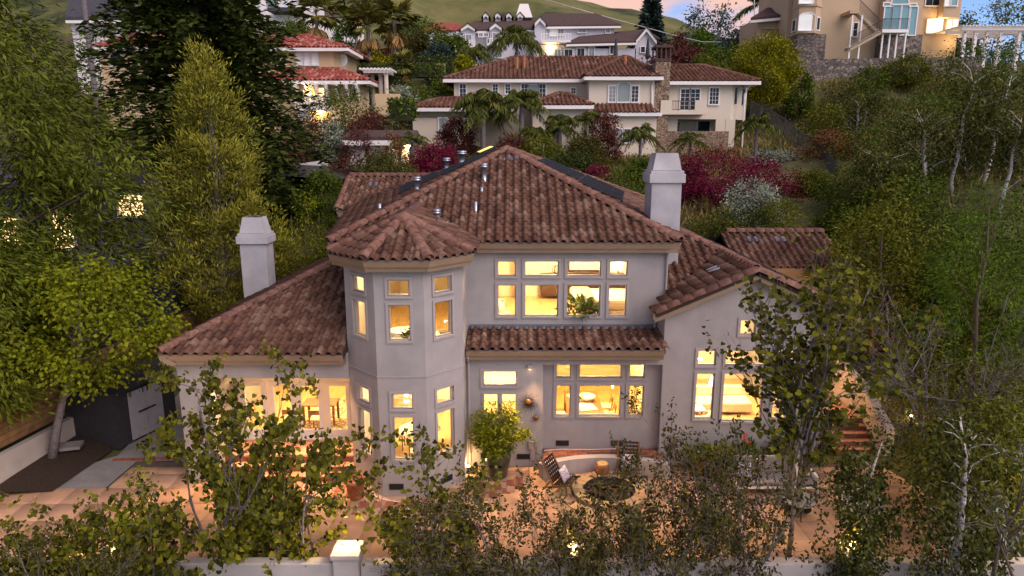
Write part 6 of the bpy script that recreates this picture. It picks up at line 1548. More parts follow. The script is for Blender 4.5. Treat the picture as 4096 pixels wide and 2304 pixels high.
# behind the house
for px, top, Y, R, kk, lab in ((1800, 375, 36, 2.4, 'fuchsia', 'largest magenta shrub behind the chimney'), (1905, 402, 35.5, 2.0, 'fuchsia', 'right hand part of the magenta shrubs by the silver plants'), (1098, 366, 42, 1.6, 'fuchsia', 'magenta shrub beside the white garage doors'), (1508, 418, 37, 1.2, 'fuchsia', 'magenta shrub directly behind the roof ridge'), (1730, 400, 37, 1.5, 'fuchsia', 'magenta shrub touching the chimney hood'),
        (1945, 388, 44, 1.7, 'silver', 'silvery grey agaves and shrubs beside the path'), (1890, 452, 32.5, 1.5, 'silver', 'pale flowering grey green shrub above the rear roof'), (1800, 518, 31, 1.6, 'olive', 'low olive scrub above the right roof'), (1870, 520, 31, 1.7, 'dark', 'dark low scrub above the rear right wing'), (1960, 500, 31, 1.4, 'olive', 'scrub at the edge of the dirt bank'), (2040, 430, 36, 1.1, 'olive', 'spiky flowering clump on the dirt bank'), (1560, 440, 35, 1.8, 'green', 'green bushes behind the right solar panels'),
        (1640, 395, 40, 1.6, 'green', 'green shrub left of the chimney top'), (1440, 385, 40, 1.7, 'dark', 'dark shrub just over the roof ridge'), (1360, 350, 43, 1.6, 'olive', 'olive shrub under the queen palms'), (1290, 345, 44, 1.4, 'plum', 'plum shrub under the queen palms'), (1240, 380, 41, 1.5, 'green', 'green shrub left of the roof apex'), (1510, 270, 51, 1.5, 'plum', 'dark plum tree before the arched window'), (1150, 300, 51, 1.4, 'plum', 'dark plum tree against the left wing of the cream house'), (1470, 345, 46, 1.6, 'purple', 'dark brown shrub right of the palms')):
    pl(lab, px, top, Y, R, kk, 'dome', n=100, per=60, leaf=Y * .0034, mid=top + 50)
for px, top, Y, R, kk, shp, cat, lab in ((770, 285, 46, 1.9, 'plum', 'egg', 'tree', 'plum leaved tree left of the driveway'), (835, 290, 45.5, 1.5, 'silver', 'cone', 'tree', 'silver blue spruce beside the driveway'), (862, 218, 52, 2.3, 'green', 'round', 'tree', 'round dark pruned tree in front of the yellow house'), (920, 285, 49, 2.0, 'plum', 'dome', 'shrub', 'plum shrubs below the gazebo'), (985, 300, 49, 1.6, 'purple', 'dome', 'shrub', 'brownish shrub left of the cream house'), (1050, 195, 60, 2.1, 'green', 'round', 'tree', 'citrus tree with glossy leaves near the hedge'), (1015, 215, 57, 1.8, 'silver', 'dome', 'shrub', 'greyish leafy bush above the garden wall'), (1100, 185, 61, 1.9, 'green', 'dome', 'shrub', 'rounded bush below the basketball hoop'),
        (870, 35, 76, 1.9, 'bamboo', 'egg', 'tree', 'light green column tree beside the tall fan palms'), (1070, 58, 108, 4.2, 'green', 'round', 'tree', 'dark round tree at the foot of the hills'), (1035, 82, 98, 3.0, 'purple', 'round', 'tree', 'brownish round tree below the hills'), (1140, 92, 95, 2.4, 'green', 'round', 'tree', 'dark tree left of the grey white house'), (1105, 108, 84, 1.8, 'blue', 'round', 'tree', 'small blue green tree on the terrace'), (745, 55, 96, 3.2, 'green', 'dome', 'shrub', 'green bushes below the white modern house'), (700, 60, 90, 3.0, 'green', 'dome', 'shrub', 'green bush between the conifer and the white house'), (960, 130, 72, 1.8, 'gold', 'dome', 'shrub', 'yellow green bush behind the gazebo'), (905, 140, 70, 2.0, 'green', 'dome', 'shrub', 'bush behind the gazebo roof'), (1170, 140, 78, 1.9, 'gold', 'dome', 'shrub', 'yellow green shrub under the grey white house'),
        (1790, 18, 112, 5.0, 'blue', 'round', 'tree', 'dark tree silhouetted against the pink sky'), (1765, 62, 100, 2.2, 'bamboo', 'egg', 'tree', 'bright green tree below the dark silhouette'), (1700, 92, 88, 3.4, 'plum', 'dome', 'tree', 'plum trees right of the grey white house'), (1735, 125, 78, 3.0, 'plum', 'dome', 'tree', 'plum tree above the stone chimney'), (1830, 120, 74, 3.2, 'green', 'dome', 'tree', 'grey green tree left of the golden one'), (1790, 150, 68, 2.6, 'olive', 'dome', 'shrub', 'olive bush behind the right wing of the cream house'), (1868, 78, 86, 2.6, 'blue', 'round', 'tree', 'dark bush at the corner of the beige house'), (2510, 0, 92, 4.5, 'olive', 'round', 'tree', 'golden tree behind the pergola'), (2400, 50, 95, 3, 'dark', 'round', 'tree', 'dark tree behind the pergola posts'),
        (250, 60, 66, 3.0, 'green', 'dome', 'shrub', 'dark shrub in front of the slate roofed house'), (300, 210, 48, 2.4, 'laurel', 'dome', 'tree', 'leafy tree under the arched loggia')):
    pl(lab, px, top, Y, R, kk, shp, cat, n=75, per=48, leaf=Y * .0040, mid=top + 40, trunk=.10)
x = spot(1638, 60, 130); conifer('fir_tree', 'dark fir standing black against the pink sky', x, 130, px_z(-2, 130) - gz(x, 130), 5.2, LF['blue'], n=130, spray=1.6, seed=71, per=7, sub=6, pw=.9)
# palms
for k, (px, cy, Y, L, lab) in enumerate(((1215, 262, 49.5, 2.9, 'largest queen palm in front of the cream house'), (1312, 255, 50, 2.6, 'queen palm right of the largest one'), (1408, 318, 47.5, 2.2, 'short queen palm under the entry arch'), (1300, 92, 86, 4.2, 'shaggy queen palm in front of the grey white house'), (1192, 135, 80, 3.2, 'queen palm at the left corner of the grey white house'), (1345, 340, 46.5, 2.0, 'low queen palm just over the roof'))):
    x = spot(px, cy, Y); palm('queen_palm', lab, x, Y, px_z(cy, Y) - gz(x, Y), LF['palm'], 'feather', 28, L * .92, .17, 80 + k, group='queen palms')
for k, (px, cy, Y, L, lab) in enumerate(((1612, 338, 46, 1.9, 'king palm beside the arched lower window'), (1905, 312, 43, 1.9, 'king palm right of the cream house'), (1737, 352, 50, 1.8, 'king palm under the balcony'), (1035, 352, 43, 1.6, 'king palm beside the garage'), (1478, 300, 50, 1.9, 'king palm in front of the lower tiled roof'), (1912, 10, 92, 4.0, 'dark palm behind the left corner of the beige house'))):
    x = spot(px, cy, Y); palm('king_palm', lab, x, Y, px_z(cy, Y) - gz(x, Y), LF['palm'], 'feather', 15, L, .10, 90 + k, group='king palms', m_trunk='bark_grey')
for k, (px, cy, Y, L, lab) in enumerate(((925, 62, 74, 2.5, 'tall fan palm left of the hills'), (990, 48, 76, 2.7, 'tallest fan palm before the green hill'), (795, 38, 86, 2.9, 'fan palm beside the white modern house'), (1010, 165, 64, 1.5, 'short fan palm right of the gazebo'), (892, 6, 98, 2.8, 'fan palm cut by the top of the frame'))):
    x = spot(px, cy, Y); palm('fan_palm', lab, x, Y, px_z(cy, Y) - gz(x, Y), LF['fan'], 'fan', 34, L, .20, 100 + k, group='fan palms', skirt=9, m_dead=LF['dead'], m_trunk='bark_grey')
x0 = spot(218, 60, 58); mb = MB(); mb.tube([(x0, 58, gz(x0, 58)), (x0, 58, gz(x0, 58) + 14)], [.22, .18], 9); t = thing('palm_trunk', 'bare pinkish palm trunk in front of the slate roofed house', 'palm', (x0, 58, gz(x0, 58))); mb.build('trunk', M['bark_grey'], t)
# hedges on the terraces
for px0, px1, py, Y, H, kk, lab in ((1012, 1138, 192, 66, 1.7, 'dark', 'long clipped dark hedge behind the basketball hoop'), (1045, 1115, 190, 62, .9, 'green', 'low rounded hedge in front of the long one'), (900, 1010, 208, 63, 1.5, 'dark', 'dark hedge behind the gazebo columns'), (978, 1040, 300, 50, 1.3, 'green', 'clipped hedge left of the cream house')):
    a, b = spot(px0, py, Y), spot(px1, py, Y); hedge('hedge', lab, a, b, Y, Y + 1.2, px_z(py, Y) , H, LF[kk], .24, 60)

def grass(name, label, x0, x1, y0, y1, n, m, h, seed):
    g = np.random.default_rng(seed); x = g.uniform(x0, x1, n); y = g.uniform(y0, y1, n)
    keep = np.sin(x * .8 + 2 * np.sin(y * .5)) + np.sin(y * .9 + x * .3) + g.normal(size=n) > -.6; x, y = x[keep], y[keep]
    keep = ~((np.abs(x - 14.8 - .1 * (y - 30)) < 2.0 + .7 * np.sin(y)) & (y > 29) & (y < 43)); x, y = x[keep], y[keep]
    P = np.stack([x, y, hh(x, y) - .02 + .12 * np.clip((y - 30) / 6, 0, 1)], 1)
    D = g.normal(size=P.shape) * .45 + np.array([0, 0, 1.0]); N = g.normal(size=P.shape)
    V, F, T = leaf_set(P, D, N, h * (.5 + g.random(len(P))), .16, T_BLADE, None, g)
    o = link_mesh(name, np_mesh(name, V, F, False, T, (m,)), None); tag(o, label, None, kind='stuff')
grass('dry_grass', 'dry rough grass on the right hillside', 8, 46, 31, 68, 60000, leaf_mat('grass_dry', (.10, .085, .03), (.24, .20, .08), .2), .42, 5)
grass('side_grass', 'low ground cover on the bank behind the house', -14, 8, 33, 50, 16000, LF['olive'], .35, 6)
grass('bed_grass', 'low ground cover around the foreground shrubs', -14, 14, 9.5, 13.0, 9000, LF['olive'], .22, 7)
grass('slope_grass', 'ground cover on the slope right of the patio', 12.2, 22, 13.5, 30, 14000, LF['green'], .25, 8)

for px, top, Y, R, kk, lab in ((2290, 430, 30, 2.3, 'green', 'full dark green tree between the olive tree and the birches'), (2165, 480, 31, 1.9, 'green', 'green tree above the dirt bank'), (2400, 575, 22.5, 1.7, 'green', 'leafy green tree behind the bright feathery one, nearer the house'), (2470, 640, 20.5, 1.6, 'laurel', 'leafy tree low behind the bare twiggy shrub')):
    pl(lab, px, top, Y, R, kk, 'egg', 'tree', n=120, per=80, leaf=.14, mid=top + 120, trunk=.1, clump=R * .24)
for px, top, Y, R, kk, lab in ((905, 318, 41, 1.5, 'plum', 'plum shrub in front of the garage, left door'), (985, 332, 41, 1.2, 'brown', 'brownish sparse shrub in front of the middle garage door')):
    pl(lab, px, top, Y, R, kk, 'egg', n=60, per=40, leaf=.15, mid=380)
# ------------------------------------------------------------------ houses on the hillside
M['cream'] = mat('cream_stucco', (0.62, 0.54, 0.43), .9, .06, .4); M['yellow'] = mat('yellow_stucco', (0.60, 0.44, 0.26), .9, .06, .4); M['pale_grey'] = mat('pale_grey_siding', (0.52, 0.51, 0.55), .8, .05, .4); M['beige'] = mat('beige_stucco', (0.46, 0.34, 0.22), .9, .06, .4)
M['far_white'] = mat('far_white_paint', (0.76, 0.73, 0.70), .6, .04, 1); M['shingle'] = mat('brown_shingle', (0.075, 0.048, 0.042), .9, .35, 3.5, .5, 9, stretch=(1, 1, 4)); M['slate'] = mat('dark_slate', (0.05, 0.05, 0.06), .8, .3, 4)
M['stone'] = brick_mat('rubble_stone', (0.10, 0.085, 0.08), (0.26, 0.21, 0.17), (0.045, 0.04, 0.038), 2.6, 1.5); M['ledge'] = brick_mat('ledge_stone', (0.20, 0.135, 0.085), (0.38, 0.28, 0.19), (0.08, 0.055, 0.04), 3.2, 2.6)
M['brown_tile'] = piece_mat('brown_tile', [(0, (0.095, 0.048, 0.032)), (.6, (0.15, 0.072, 0.046)), (.93, (0.17, 0.085, 0.058)), (1, (.30, .17, .14))], .8, 2, .25, .2, 0); M['red_tile'] = piece_mat('red_tile', [(0, (0.20, 0.045, 0.035)), (.5, (0.30, 0.075, 0.055)), (.8, (0.36, 0.13, 0.10)), (1, (0.42, 0.22, 0.18))], .8, 2, .25, .2, 0)
M['lit'] = mat('lit_window', (1, .8, .5), .5, emit=((1.0, 0.62, 0.26), .55)); M['sky_glass'] = mat('reflecting_glass', (0.16, 0.30, 0.33), .08, .2, .4, spec=.5); M['bright_blind'] = mat('bright_blind', (0.80, 0.84, 0.80), .4, .05, 2); M['grey_glass'] = mat('curtained_glass', (0.20, 0.22, 0.20), .15, .3, .5, spec=.6)
M['gutter_white'] = M['far_white']
class House:
    def __init__(s, name, label, loc, m): s.t = thing(name, label, 'house', loc); s.m = m
    def block(s, x0, x1, y0, y1, z0, z1, m=None, name='wall'): mb = MB(); mb.box(x0, x1, y0, y1, z0, z1); return mb.build(name, m or s.m, s.t)
    def pblock(s, px0, px1, pytop, Y, z0, depth=6, m=None, name='wall', pymid=None):
        z1 = px_z(pytop, Y); s.block(spot(px0, pytop, Y), spot(px1, pytop, Y), Y, Y + depth, z0, z1, m, name)
    def win(s, px0, px1, py0, py1, Y, m_pane='dark_glass', frame='far_white', **k):
        a, b = at(px0, (py0 + py1) / 2, Y), at(px1, (py0 + py1) / 2, Y)
        return flat_window(s.t, (a.x - .5, Y), (b.x + .5, Y), .5, .5 + b.x - a.x, px_z(py1, Y), px_z(py0, Y), M[frame], M[m_pane], **k)
    def fascia(s, pts, h=.26, m=None):
        for a, b in zip(pts, pts[1:]):
            a, b = Vector(a), Vector(b); d = (b - a).normalized(); n = Vector((d.y, -d.x, 0)); mb = MB()
            mb.slab([a + n * .05 + Vector((0, 0, .02)), b + n * .05 + Vector((0, 0, .02)), b - n * .55 + Vector((0, 0, .02)), a - n * .55 + Vector((0, 0, .02))], (0, 0, -h)); mb.build('fascia', m or M['far_white'], s.t)
def plane_roof(h, pts, m, th=.15):
    mb = MB(); mb.slab(pts, (0, 0, th)); return mb.build('roof', m, h.t)
def hip(R_, part, e, y0, y1, ze, rx0, rx1, ry, zr, back=False):
    """hip roof: eave rectangle x e[0]..e[1], depth y0..y1, ridge rx0..rx1 at depth ry"""
    A, B, C, D = (Vector((e[0], y0, ze)), Vector((e[1], y0, ze)), Vector((e[1], y1, ze)), Vector((e[0], y1, ze))); r0, r1 = Vector((rx0, ry, zr)), Vector((rx1, ry, zr))
    R_.plane([A, B, r1, r0], part); R_.plane([B, C, r1], part); R_.plane([D, A, r0], part); R_.plane([C, D, r0, r1], part, tiles=False)
    R_.ridge(A, r0, part, .42); R_.ridge(B, r1, part, .42)
    if rx1 - rx0 > .3: R_.ridge(r0, r1, part, .42)
# cream house with brown tiled roofs
H2 = House('cream_house', 'large cream stucco house with brown tiled roofs and stone chimney behind the palms', (5, 60, 7.5), M['cream'])
R2 = Roof(H2.t, M['brown_tile'], M['brown_tile'], M['roof_base'], .34, .42, .6); Z0 = 6.8
ze = px_z(201, 57)
H2.block(spot(1142, 220, 57), spot(1500, 220, 57), 57, 66, Z0, ze); H2.block(spot(1482, 220, 55), spot(1648, 220, 55), 55, 66, Z0, ze)
rp = roof_part(H2.t); hip(R2, rp, (spot(1114, 200, 56.4), spot(1500, 200, 56.4)), 56.4, 66.5, ze, spot(1292, 150, 61.4), spot(1562, 146, 61.4), 61.4, px_z(147, 61.4))
rp = roof_part(H2.t); xa, xb = spot(1470, 195, 54.4), spot(1668, 195, 54.4); hip(R2, rp, (xa, xb), 54.4, 66.5, ze, spot(1566, 145, 60.8), spot(1580, 145, 60.8), 60.8, px_z(146, 61))
H2.fascia([(spot(1114, 200, 56.4), 56.4, ze), (xa, 56.4, ze), (xa, 54.4, ze), (xb, 54.4, ze), (xb, 60, ze)])
zc = px_z(207, 56); H2.block(spot(1680, 220, 56), spot(1842, 220, 56), 56, 64, px_z(300, 56), zc)
mb = MB(); x1, x2 = spot(1842, 220, 56), spot(1880, 220, 58.5); mb.slab([(x1, 56.0, px_z(300, 56)), (x2, 58.5, px_z(300, 56)), (x2, 64, px_z(300, 56)), (x1, 64, px_z(300, 56))], (0, 0, zc - px_z(300, 56))); mb.build('wall', M['cream'], H2.t)
rp = roof_part(H2.t); hip(R2, rp, (spot(1668, 205, 55.3), spot(1900, 207, 56.5)), 55.3, 65, zc, spot(1680, 166, 60.2), spot(1768, 166, 60.2), 60.2, px_z(167, 60.2)); H2.fascia([(spot(1668, 205, 55.3), 55.3, zc), (spot(1900, 207, 56.5), 55.3, zc), (spot(1900, 207, 56.5), 64, zc)])
# lower storey, skirt roof, porch, balcony
zs, zt = px_z(284, 53.9), px_z(262, 54.9); rp = roof_part(H2.t); a, b = spot(1500, 283, 53.9), spot(1664, 283, 53.9); R2.plane([(a, 53.9, zs), (b, 53.9, zs), (b - .9, 54.98, zt), (a, 54.98, zt)], rp); H2.fascia([(a, 53.9, zs), (b, 53.9, zs), (b, 57, zs)])
H2.block(spot(1535, 300, 54.3), spot(1652, 300, 54.3), 54.3, 57, Z0, zs - .1)
zl = px_z(297, 54); H2.block(spot(1038, 300, 54), spot(1178, 300, 54), 54, 60, Z0, zl); rp = roof_part(H2.t); hip(R2, rp, (spot(1018, 272, 53.4), spot(1300, 272, 53.4)), 53.4, 61, px_z(272, 53.4), spot(1110, 248, 57), spot(1200, 248, 57), 57, px_z(249, 57)); H2.block(spot(1038, 300, 54.01), spot(1280, 300, 54.01), 54.6, 60, zl, px_z(272, 54)); H2.fascia([(spot(1018, 272, 53.4), 53.4, px_z(272, 53.4)), (spot(1300, 272, 53.4), 53.4, px_z(272, 53.4))])
ze2 = px_z(266, 52.2); H2.block(spot(1340, 300, 52.6), spot(1372, 300, 52.6), 52.6, 57, Z0, ze2); H2.block(spot(1412, 300, 52.6), spot(1470, 300, 52.6), 52.6, 57, Z0, ze2); H2.block(spot(1372, 300, 52.6), spot(1412, 300, 52.6), 52.6, 53.2, px_z(290, 52.6), ze2); H2.block(spot(1372, 300, 52.6), spot(1412, 300, 52.6), 54.5, 57, Z0, px_z(290, 52.6))
mb = MB(); xc = spot(1392, 300, 52.6); rw = (spot(1412, 300, 52.6) - spot(1372, 300, 52.6)) / 2
for i in range(10):
    a0, a1 = math.pi * i / 10, math.pi * (i + 1) / 10; zz = px_z(312, 52.6); mb.slab([(xc + rw * math.cos(a0), 52.55, zz + .8 * math.sin(a0)), (xc + rw * 1.22 * math.cos(a0), 52.55, zz + 1.0 * math.sin(a0)), (xc + rw * 1.22 * math.cos(a1), 52.55, zz + 1.0 * math.sin(a1)), (xc + rw * math.cos(a1), 52.55, zz + .8 * math.sin(a1))], (0, .4, 0))
mb.build('arch', M['cream'], H2.t)
rp = roof_part(H2.t); hip(R2, rp, (spot(1328, 266, 52), spot(1492, 266, 52)), 52, 57.5, ze2, spot(1405, 237, 54.8), spot(1425, 237, 54.8), 54.8, px_z(237, 54.8)); H2.fascia([(spot(1328, 266, 52), 52, ze2), (spot(1492, 266, 52), 52, ze2), (spot(1492, 266, 52), 56, ze2)])
R2.finish(300)
for px in (1680, 1800, 1825): H2.block(spot(px, 320, 56), spot(px + 24, 320, 56), 56, 56.6, Z0, px_z(300, 56) - .002)
H2.block(spot(1680, 340, 56), spot(1830, 340, 56), 58.5, 59, Z0, px_z(300, 56) - .01); H2.block(spot(1645, 340, 55.9), spot(1832, 340, 55.9), 55.8, 56.02, Z0 - .5, px_z(330, 55.8), M['ledge'], 'stone_base')
zb0, zb1 = px_z(288, 54.8), px_z(252, 54.8); H2.block(spot(1662, 270, 54.8), spot(1778, 270, 54.8), 54.8, 56, zb0, zb0 + .3, name='balcony'); H2.block(spot(1662, 270, 54.8), spot(1690, 270, 54.8), 54.8, 54.95, zb0 + .3, zb1, name='parapet'); H2.block(spot(1748, 270, 54.8), spot(1778, 270, 54.8), 54.8, 54.95, zb0 + .3, zb1, name='parapet')
mb = MB(); a, b = spot(1691, 265, 54.85), spot(1747, 265, 54.85); mb.box(a, b, 54.83, 54.88, zb1 - .08, zb1 - .03); mb.box(a, b, 54.83, 54.88, zb0 + .36, zb0 + .40)
for i in range(15): mb.box(a + (b - a) * i / 14 - .012, a + (b - a) * i / 14 + .012, 54.84, 54.865, zb0 + .38, zb1 - .05)
mb.build('railing', M['iron'], H2.t)
for q in ((1157, 1172, 212, 245), (1240, 1252, 212, 235), (1272, 1283, 212, 235), (1312, 1326, 212, 245), (1357, 1372, 212, 245)): H2.win(*q, 57, muntin=(2, 3))
H2.win(1330, 1353, 214, 246, 57, 'grey_glass'); H2.win(1437, 1447, 222, 235, 57, muntin=(2, 2)); H2.win(1532, 1548, 217, 256, 55, 'grey_glass', muntin=(2, 4)); H2.win(1553, 1584, 216, 256, 55, 'grey_glass', arch=True); H2.win(1589, 1605, 217, 256, 55, muntin=(2, 4))
H2.win(1712, 1733, 225, 275, 56, muntin=(2, 5), m_pane='dark_glass', frame='far_white'); H2.win(1737, 1759, 225, 275, 56, muntin=(2, 5)); H2.win(1785, 1807, 222, 262, 56, muntin=(3, 4)); H2.win(1540, 1565, 325, 358, 54.3, 'grey_glass'); H2.win(1570, 1584, 325, 358, 54.3, muntin=(2, 3)); H2.win(1690, 1708, 308, 340, 58.5, muntin=(3, 4)); H2.win(1755, 1785, 305, 330, 58.5); H2.win(1105, 1113, 298, 328, 54, 'grey_glass'); H2.win(1117, 1126, 298, 328, 54, 'grey_glass')
for px in (1848, 1868):
    q = at(px, 240, 56.6 + (px - 1845) * .06); mb = MB(); mb.box(q.x - .12, q.x + .12, q.y - .3, q.y + .3, px_z(262, 57), px_z(222, 57)); mb.build('slit_window', M['dark_glass'], H2.t)
mb = MB(); a, b = spot(1645, 180, 55.6), spot(1682, 180, 55.6); mb.box(a, b, 55.0, 56.6, Z0, px_z(157, 55.6)); ch = mb.build('chimney', M['ledge'], H2.t); mb = MB(); z = px_z(157, 55.6); mb.box(a - .06, b + .06, 54.94, 56.66, z, z + .22); mb.box(a - .08, b + .08, 54.92, 56.68, z + 1.02, z + 1.2)
for k in range(4): xx = a + (b - a - .1) * k / 3; mb.box(xx, xx + .1, 54.98, 55.08, z + .22, z + 1.02); mb.box(xx, xx + .1, 56.5, 56.6, z + .22, z + 1.02)
mb.build('chimney_cap', M['shingle'], ch)
for px, py, YY in ((1318, 168, 58.8), (1300, 172, 58.5), (1572, 170, 58)): q = at(px, py, YY); mb = MB(); mb.tube([(q.x, q.y, q.z - .5), (q.x, q.y, q.z + .9)], .14, 8); mb.build('vent_pipe', M['terracotta'], H2.t)
mb = MB(); q = at(1660, 200, 55); mb.tube([(at(1644, 200, 54.9).x, 54.9, ze - .2), (at(1640, 215, 54.9).x, 54.9, ze - .7), (at(1640, 260, 54.9).x, 54.9, zt)], .06, 6); mb.tube([(at(1888, 210, 56).x, 56.2, zc - .3), (at(1876, 222, 56).x, 56.2, zc - .9), (at(1872, 340, 56).x, 56.2, Z0 + 1)], .06, 6); mb.build('downspout', M['far_white'], H2.t)
# grey white house higher up
H3 = House('grey_white_house', 'long pale grey house with white trim and balconies high behind the cream one', (10, 104, 19), M['pale_grey']); Zb = 17.5
H3.pblock(1160, 1350, 78, 100, Zb, 9); H3.pblock(1345, 1545, 66, 99, Zb, 10); H3.pblock(1440, 1600, 122, 96, Zb, 8); H3.pblock(1340, 1480, 112, 96.5, Zb, 4)
def rf(pts, m='shingle'): plane_roof(H3, [at(*p) for p in pts], M[m], .25)
rf([(1148, 80, 99.4), (1352, 76, 99.4), (1352, 52, 104), (1195, 58, 104)]); rf([(1345, 68, 98.4), (1562, 66, 98.4), (1500, 38, 104), (1370, 38, 104)]); rf([(1562, 66, 98.4), (1562, 62, 109), (1500, 38, 104)]); rf([(1425, 112, 95.4), (1600, 108, 95.4), (1625, 78, 100), (1465, 92, 100)]); rf([(1625, 78, 100), (1465, 92, 100), (1480, 90, 104), (1660, 100, 105)])
H3.fascia([at(1148, 80, 99.4), at(1352, 76, 99.4)]); H3.fascia([at(1345, 68, 98.4), at(1562, 66, 98.4)]); H3.fascia([at(1425, 112, 95.4), at(1602, 108, 95.4)])
def gable_end(px0, px1, pye, pxm, pyt, Y, pyb):
    mb = MB(); a, b, c = at(px0, pye, Y), at(px1, pye, Y), at(pxm, pyt, Y); d, e = Vector((b.x, Y, px_z(pyb, Y))), Vector((a.x, Y, px_z(pyb, Y))); mb.slab([e, d, b, c, a], (0, 6, 0)); mb.build('gable', H3.m, H3.t)
    for u, v in ((a, c), (b, c)): mb = MB(); mb.slab([u + Vector((0, -.5, .0)), v + Vector((0, -.5, .0)), v + Vector((0, -.5, .45)), u + Vector((0, -.5, .45))], (0, .5, 0)); mb.build('rake_board', M['far_white'], H3.t)
    plane_roof(H3, [a + Vector((-.3, -.6, .1)), c + Vector((0, -.6, .46)), c + Vector((0, 6, .46)), a + Vector((-.3, 6, .1))], M['shingle'], .15); plane_roof(H3, [c + Vector((0, -.6, .46)), b + Vector((.3, -.6, .1)), b + Vector((.3, 6, .1)), c + Vector((0, 6, .46))], M['shingle'], .15)
gable_end(1160, 1195, 80, 1178, 70, 99, 160); gable_end(1232, 1262, 78, 1247, 68, 99, 160); gable_end(1598, 1650, 112, 1625, 80, 96, 165); gable_end(1345, 1372, 68, 1358, 54, 97.8, 120)
for px in (1222, 1252, 1280, 1308): gable_end(px - 6, px + 7, 48, px, 42, 103.4, 55)
for q in ((1172, 1186, 88, 105), (1240, 1256, 84, 106), (1205, 1214, 84, 92), (1218, 1228, 84, 92), (1362, 1374, 72, 92), (1404, 1418, 70, 88), (1454, 1474, 68, 82), (1524, 1534, 74, 83)): H3.win(*q, 98.9 if q[0] > 1340 else 98.9, 'grey_glass', muntin=(2, 1))
H3.win(1384, 1400, 70, 90, 98.9, 'bright_blind'); H3.win(1395, 1410, 125, 150, 96.4, 'grey_glass', muntin=(2, 1)); H3.win(1420, 1440, 125, 150, 95.9, muntin=(2, 1)); H3.win(1452, 1470, 122, 150, 95.9, muntin=(2, 1)); H3.win(1482, 1495, 118, 142, 95.9, 'grey_glass', muntin=(2, 1)); H3.win(1535, 1550, 112, 136, 95.9, muntin=(2, 1)); H3.win(1612, 1622, 118, 132, 95.9); H3.win(1245, 1262, 118, 145, 98.9, 'grey_glass', muntin=(2, 1))
for a, b, t_, bt, YY in ((1362, 1436, 84, 100, 95.5), (1225, 1258, 96, 108, 96.5), (1160, 1195, 100, 112, 96.5)):
    p, q = at(a, bt, YY), at(b, bt, YY); zt_ = px_z(t_, YY); mb = MB(); mb.box(p.x, q.x, YY, YY + 3, p.z - .35, p.z); mb.box(p.x, q.x, YY, YY + .08, zt_ - .1, zt_); n = int((q.x - p.x) / .35)
    for k in range(n + 1): xx = p.x + (q.x - p.x) * k / n; mb.box(xx - .05, xx + .05, YY + .01, YY + .07, p.z, zt_ - .1)
    mb.build('balcony', M['far_white'], H3.t)
mb = MB(); q = at(1318, 30, 104); mb.add([(q.x - 1.2, 103, q.z - .9), (q.x + 1.2, 103, q.z - .9), (q.x + 1.2, 105, q.z - .9), (q.x - 1.2, 105, q.z - .9), (q.x - .6, 103.5, q.z + 1), (q.x + .6, 103.5, q.z + 1), (q.x + .6, 104.5, q.z + 1), (q.x - .6, 104.5, q.z + 1)], [(0, 1, 5, 4), (1, 2, 6, 5), (2, 3, 7, 6), (3, 0, 4, 7), (4, 5, 6, 7)]); mb.build('chimney', M['far_white'], H3.t)
def lamp_sconce(h, px, py, Y): q = at(px, py, Y); mb = MB(); mb.lathe([(.0, -.2), (.2, -.12), (.25, .1), (0, .2)], 10, (q.x, Y - .2, q.z)); mb.build('sconce', M['lamp_glow'], h.t)
lamp_sconce(H3, 1385, 122, 96.4)
for k, (px, lab) in enumerate(((1548, 'closed dark parasol in front of the pale grey house'), (1628, 'closed dark parasol at the gable of the pale grey house'))):
    q = at(px, 160, 92); t = thing('closed_parasol', lab, 'parasol', (q.x, 92, gz(q.x, 92))); mb = MB(); mb.tube([(q.x, 92, gz(q.x, 92)), (q.x, 92, px_z(112, 92))], .06, 6); mb.build('pole', M['iron'], t); mb = MB(); mb.lathe([(.22, 0), (.32, .3), (.12, 2.4), (0, 2.6)], 8, (q.x, 92, px_z(148, 92))); mb.build('canopy', M['slate'], t)
# beige house on the upper right
H4 = House('beige_house', 'big beige stucco house with stone base and outside stairs on the upper right', (36, 78, 16), M['beige']); Zd = 15.0; top = px_z(-70, 74)
H4.block(spot(2062, 60, 73), spot(2222, 60, 73), 73, 84, Zd, top); H4.block(spot(2222, 60, 72), spot(2318, 60, 72), 72, 84, Zd, top); H4.block(spot(2318, 60, 74), spot(2412, 60, 74), 74, 84, Zd, top); H4.block(spot(1980, 60, 75), spot(2062, 60, 75), 75, 84, Zd, top)
H4.block(spot(1905, 75, 78), spot(1985, 75, 78), 78, 84, Zd, px_z(45, 78)); plane_roof(H4, [at(1888, 52, 77), at(1990, 42, 77), at(1990, 26, 80), at(1930, 26, 80)], M['shingle'], .3); H4.fascia([at(1888, 52, 77), at(1990, 42, 77)])
bp = [(spot(1990, 60, 75), 75), (spot(2008, 60, 72.6), 72.6), (spot(2050, 60, 72.2), 72.2), (spot(2066, 60, 73.2), 73.2), (spot(2066, 60, 75), 75)]
mb = MB(); zst = px_z(84, 72.4); mb.slab([(*p, Zd) for p in bp], (0, 0, zst - Zd)); mb.build('stone_base', M['stone'], H4.t)
mb = MB(); mb.slab([(*p, zst + .001) for p in bp], (0, 0, top - zst)); mb.build('bay', M['beige'], H4.t)
for zz in (zst, px_z(16, 72.4)):
    mb = MB(); c = Vector((sum(p[0] for p in bp) / 5, 74, 0)); mb.slab([(c.x + (p[0] - c.x) * 1.03, c.y + (p[1] - c.y) * 1.08, zz) for p in bp], (0, 0, .25)); mb.build('band', M['beige'], H4.t)
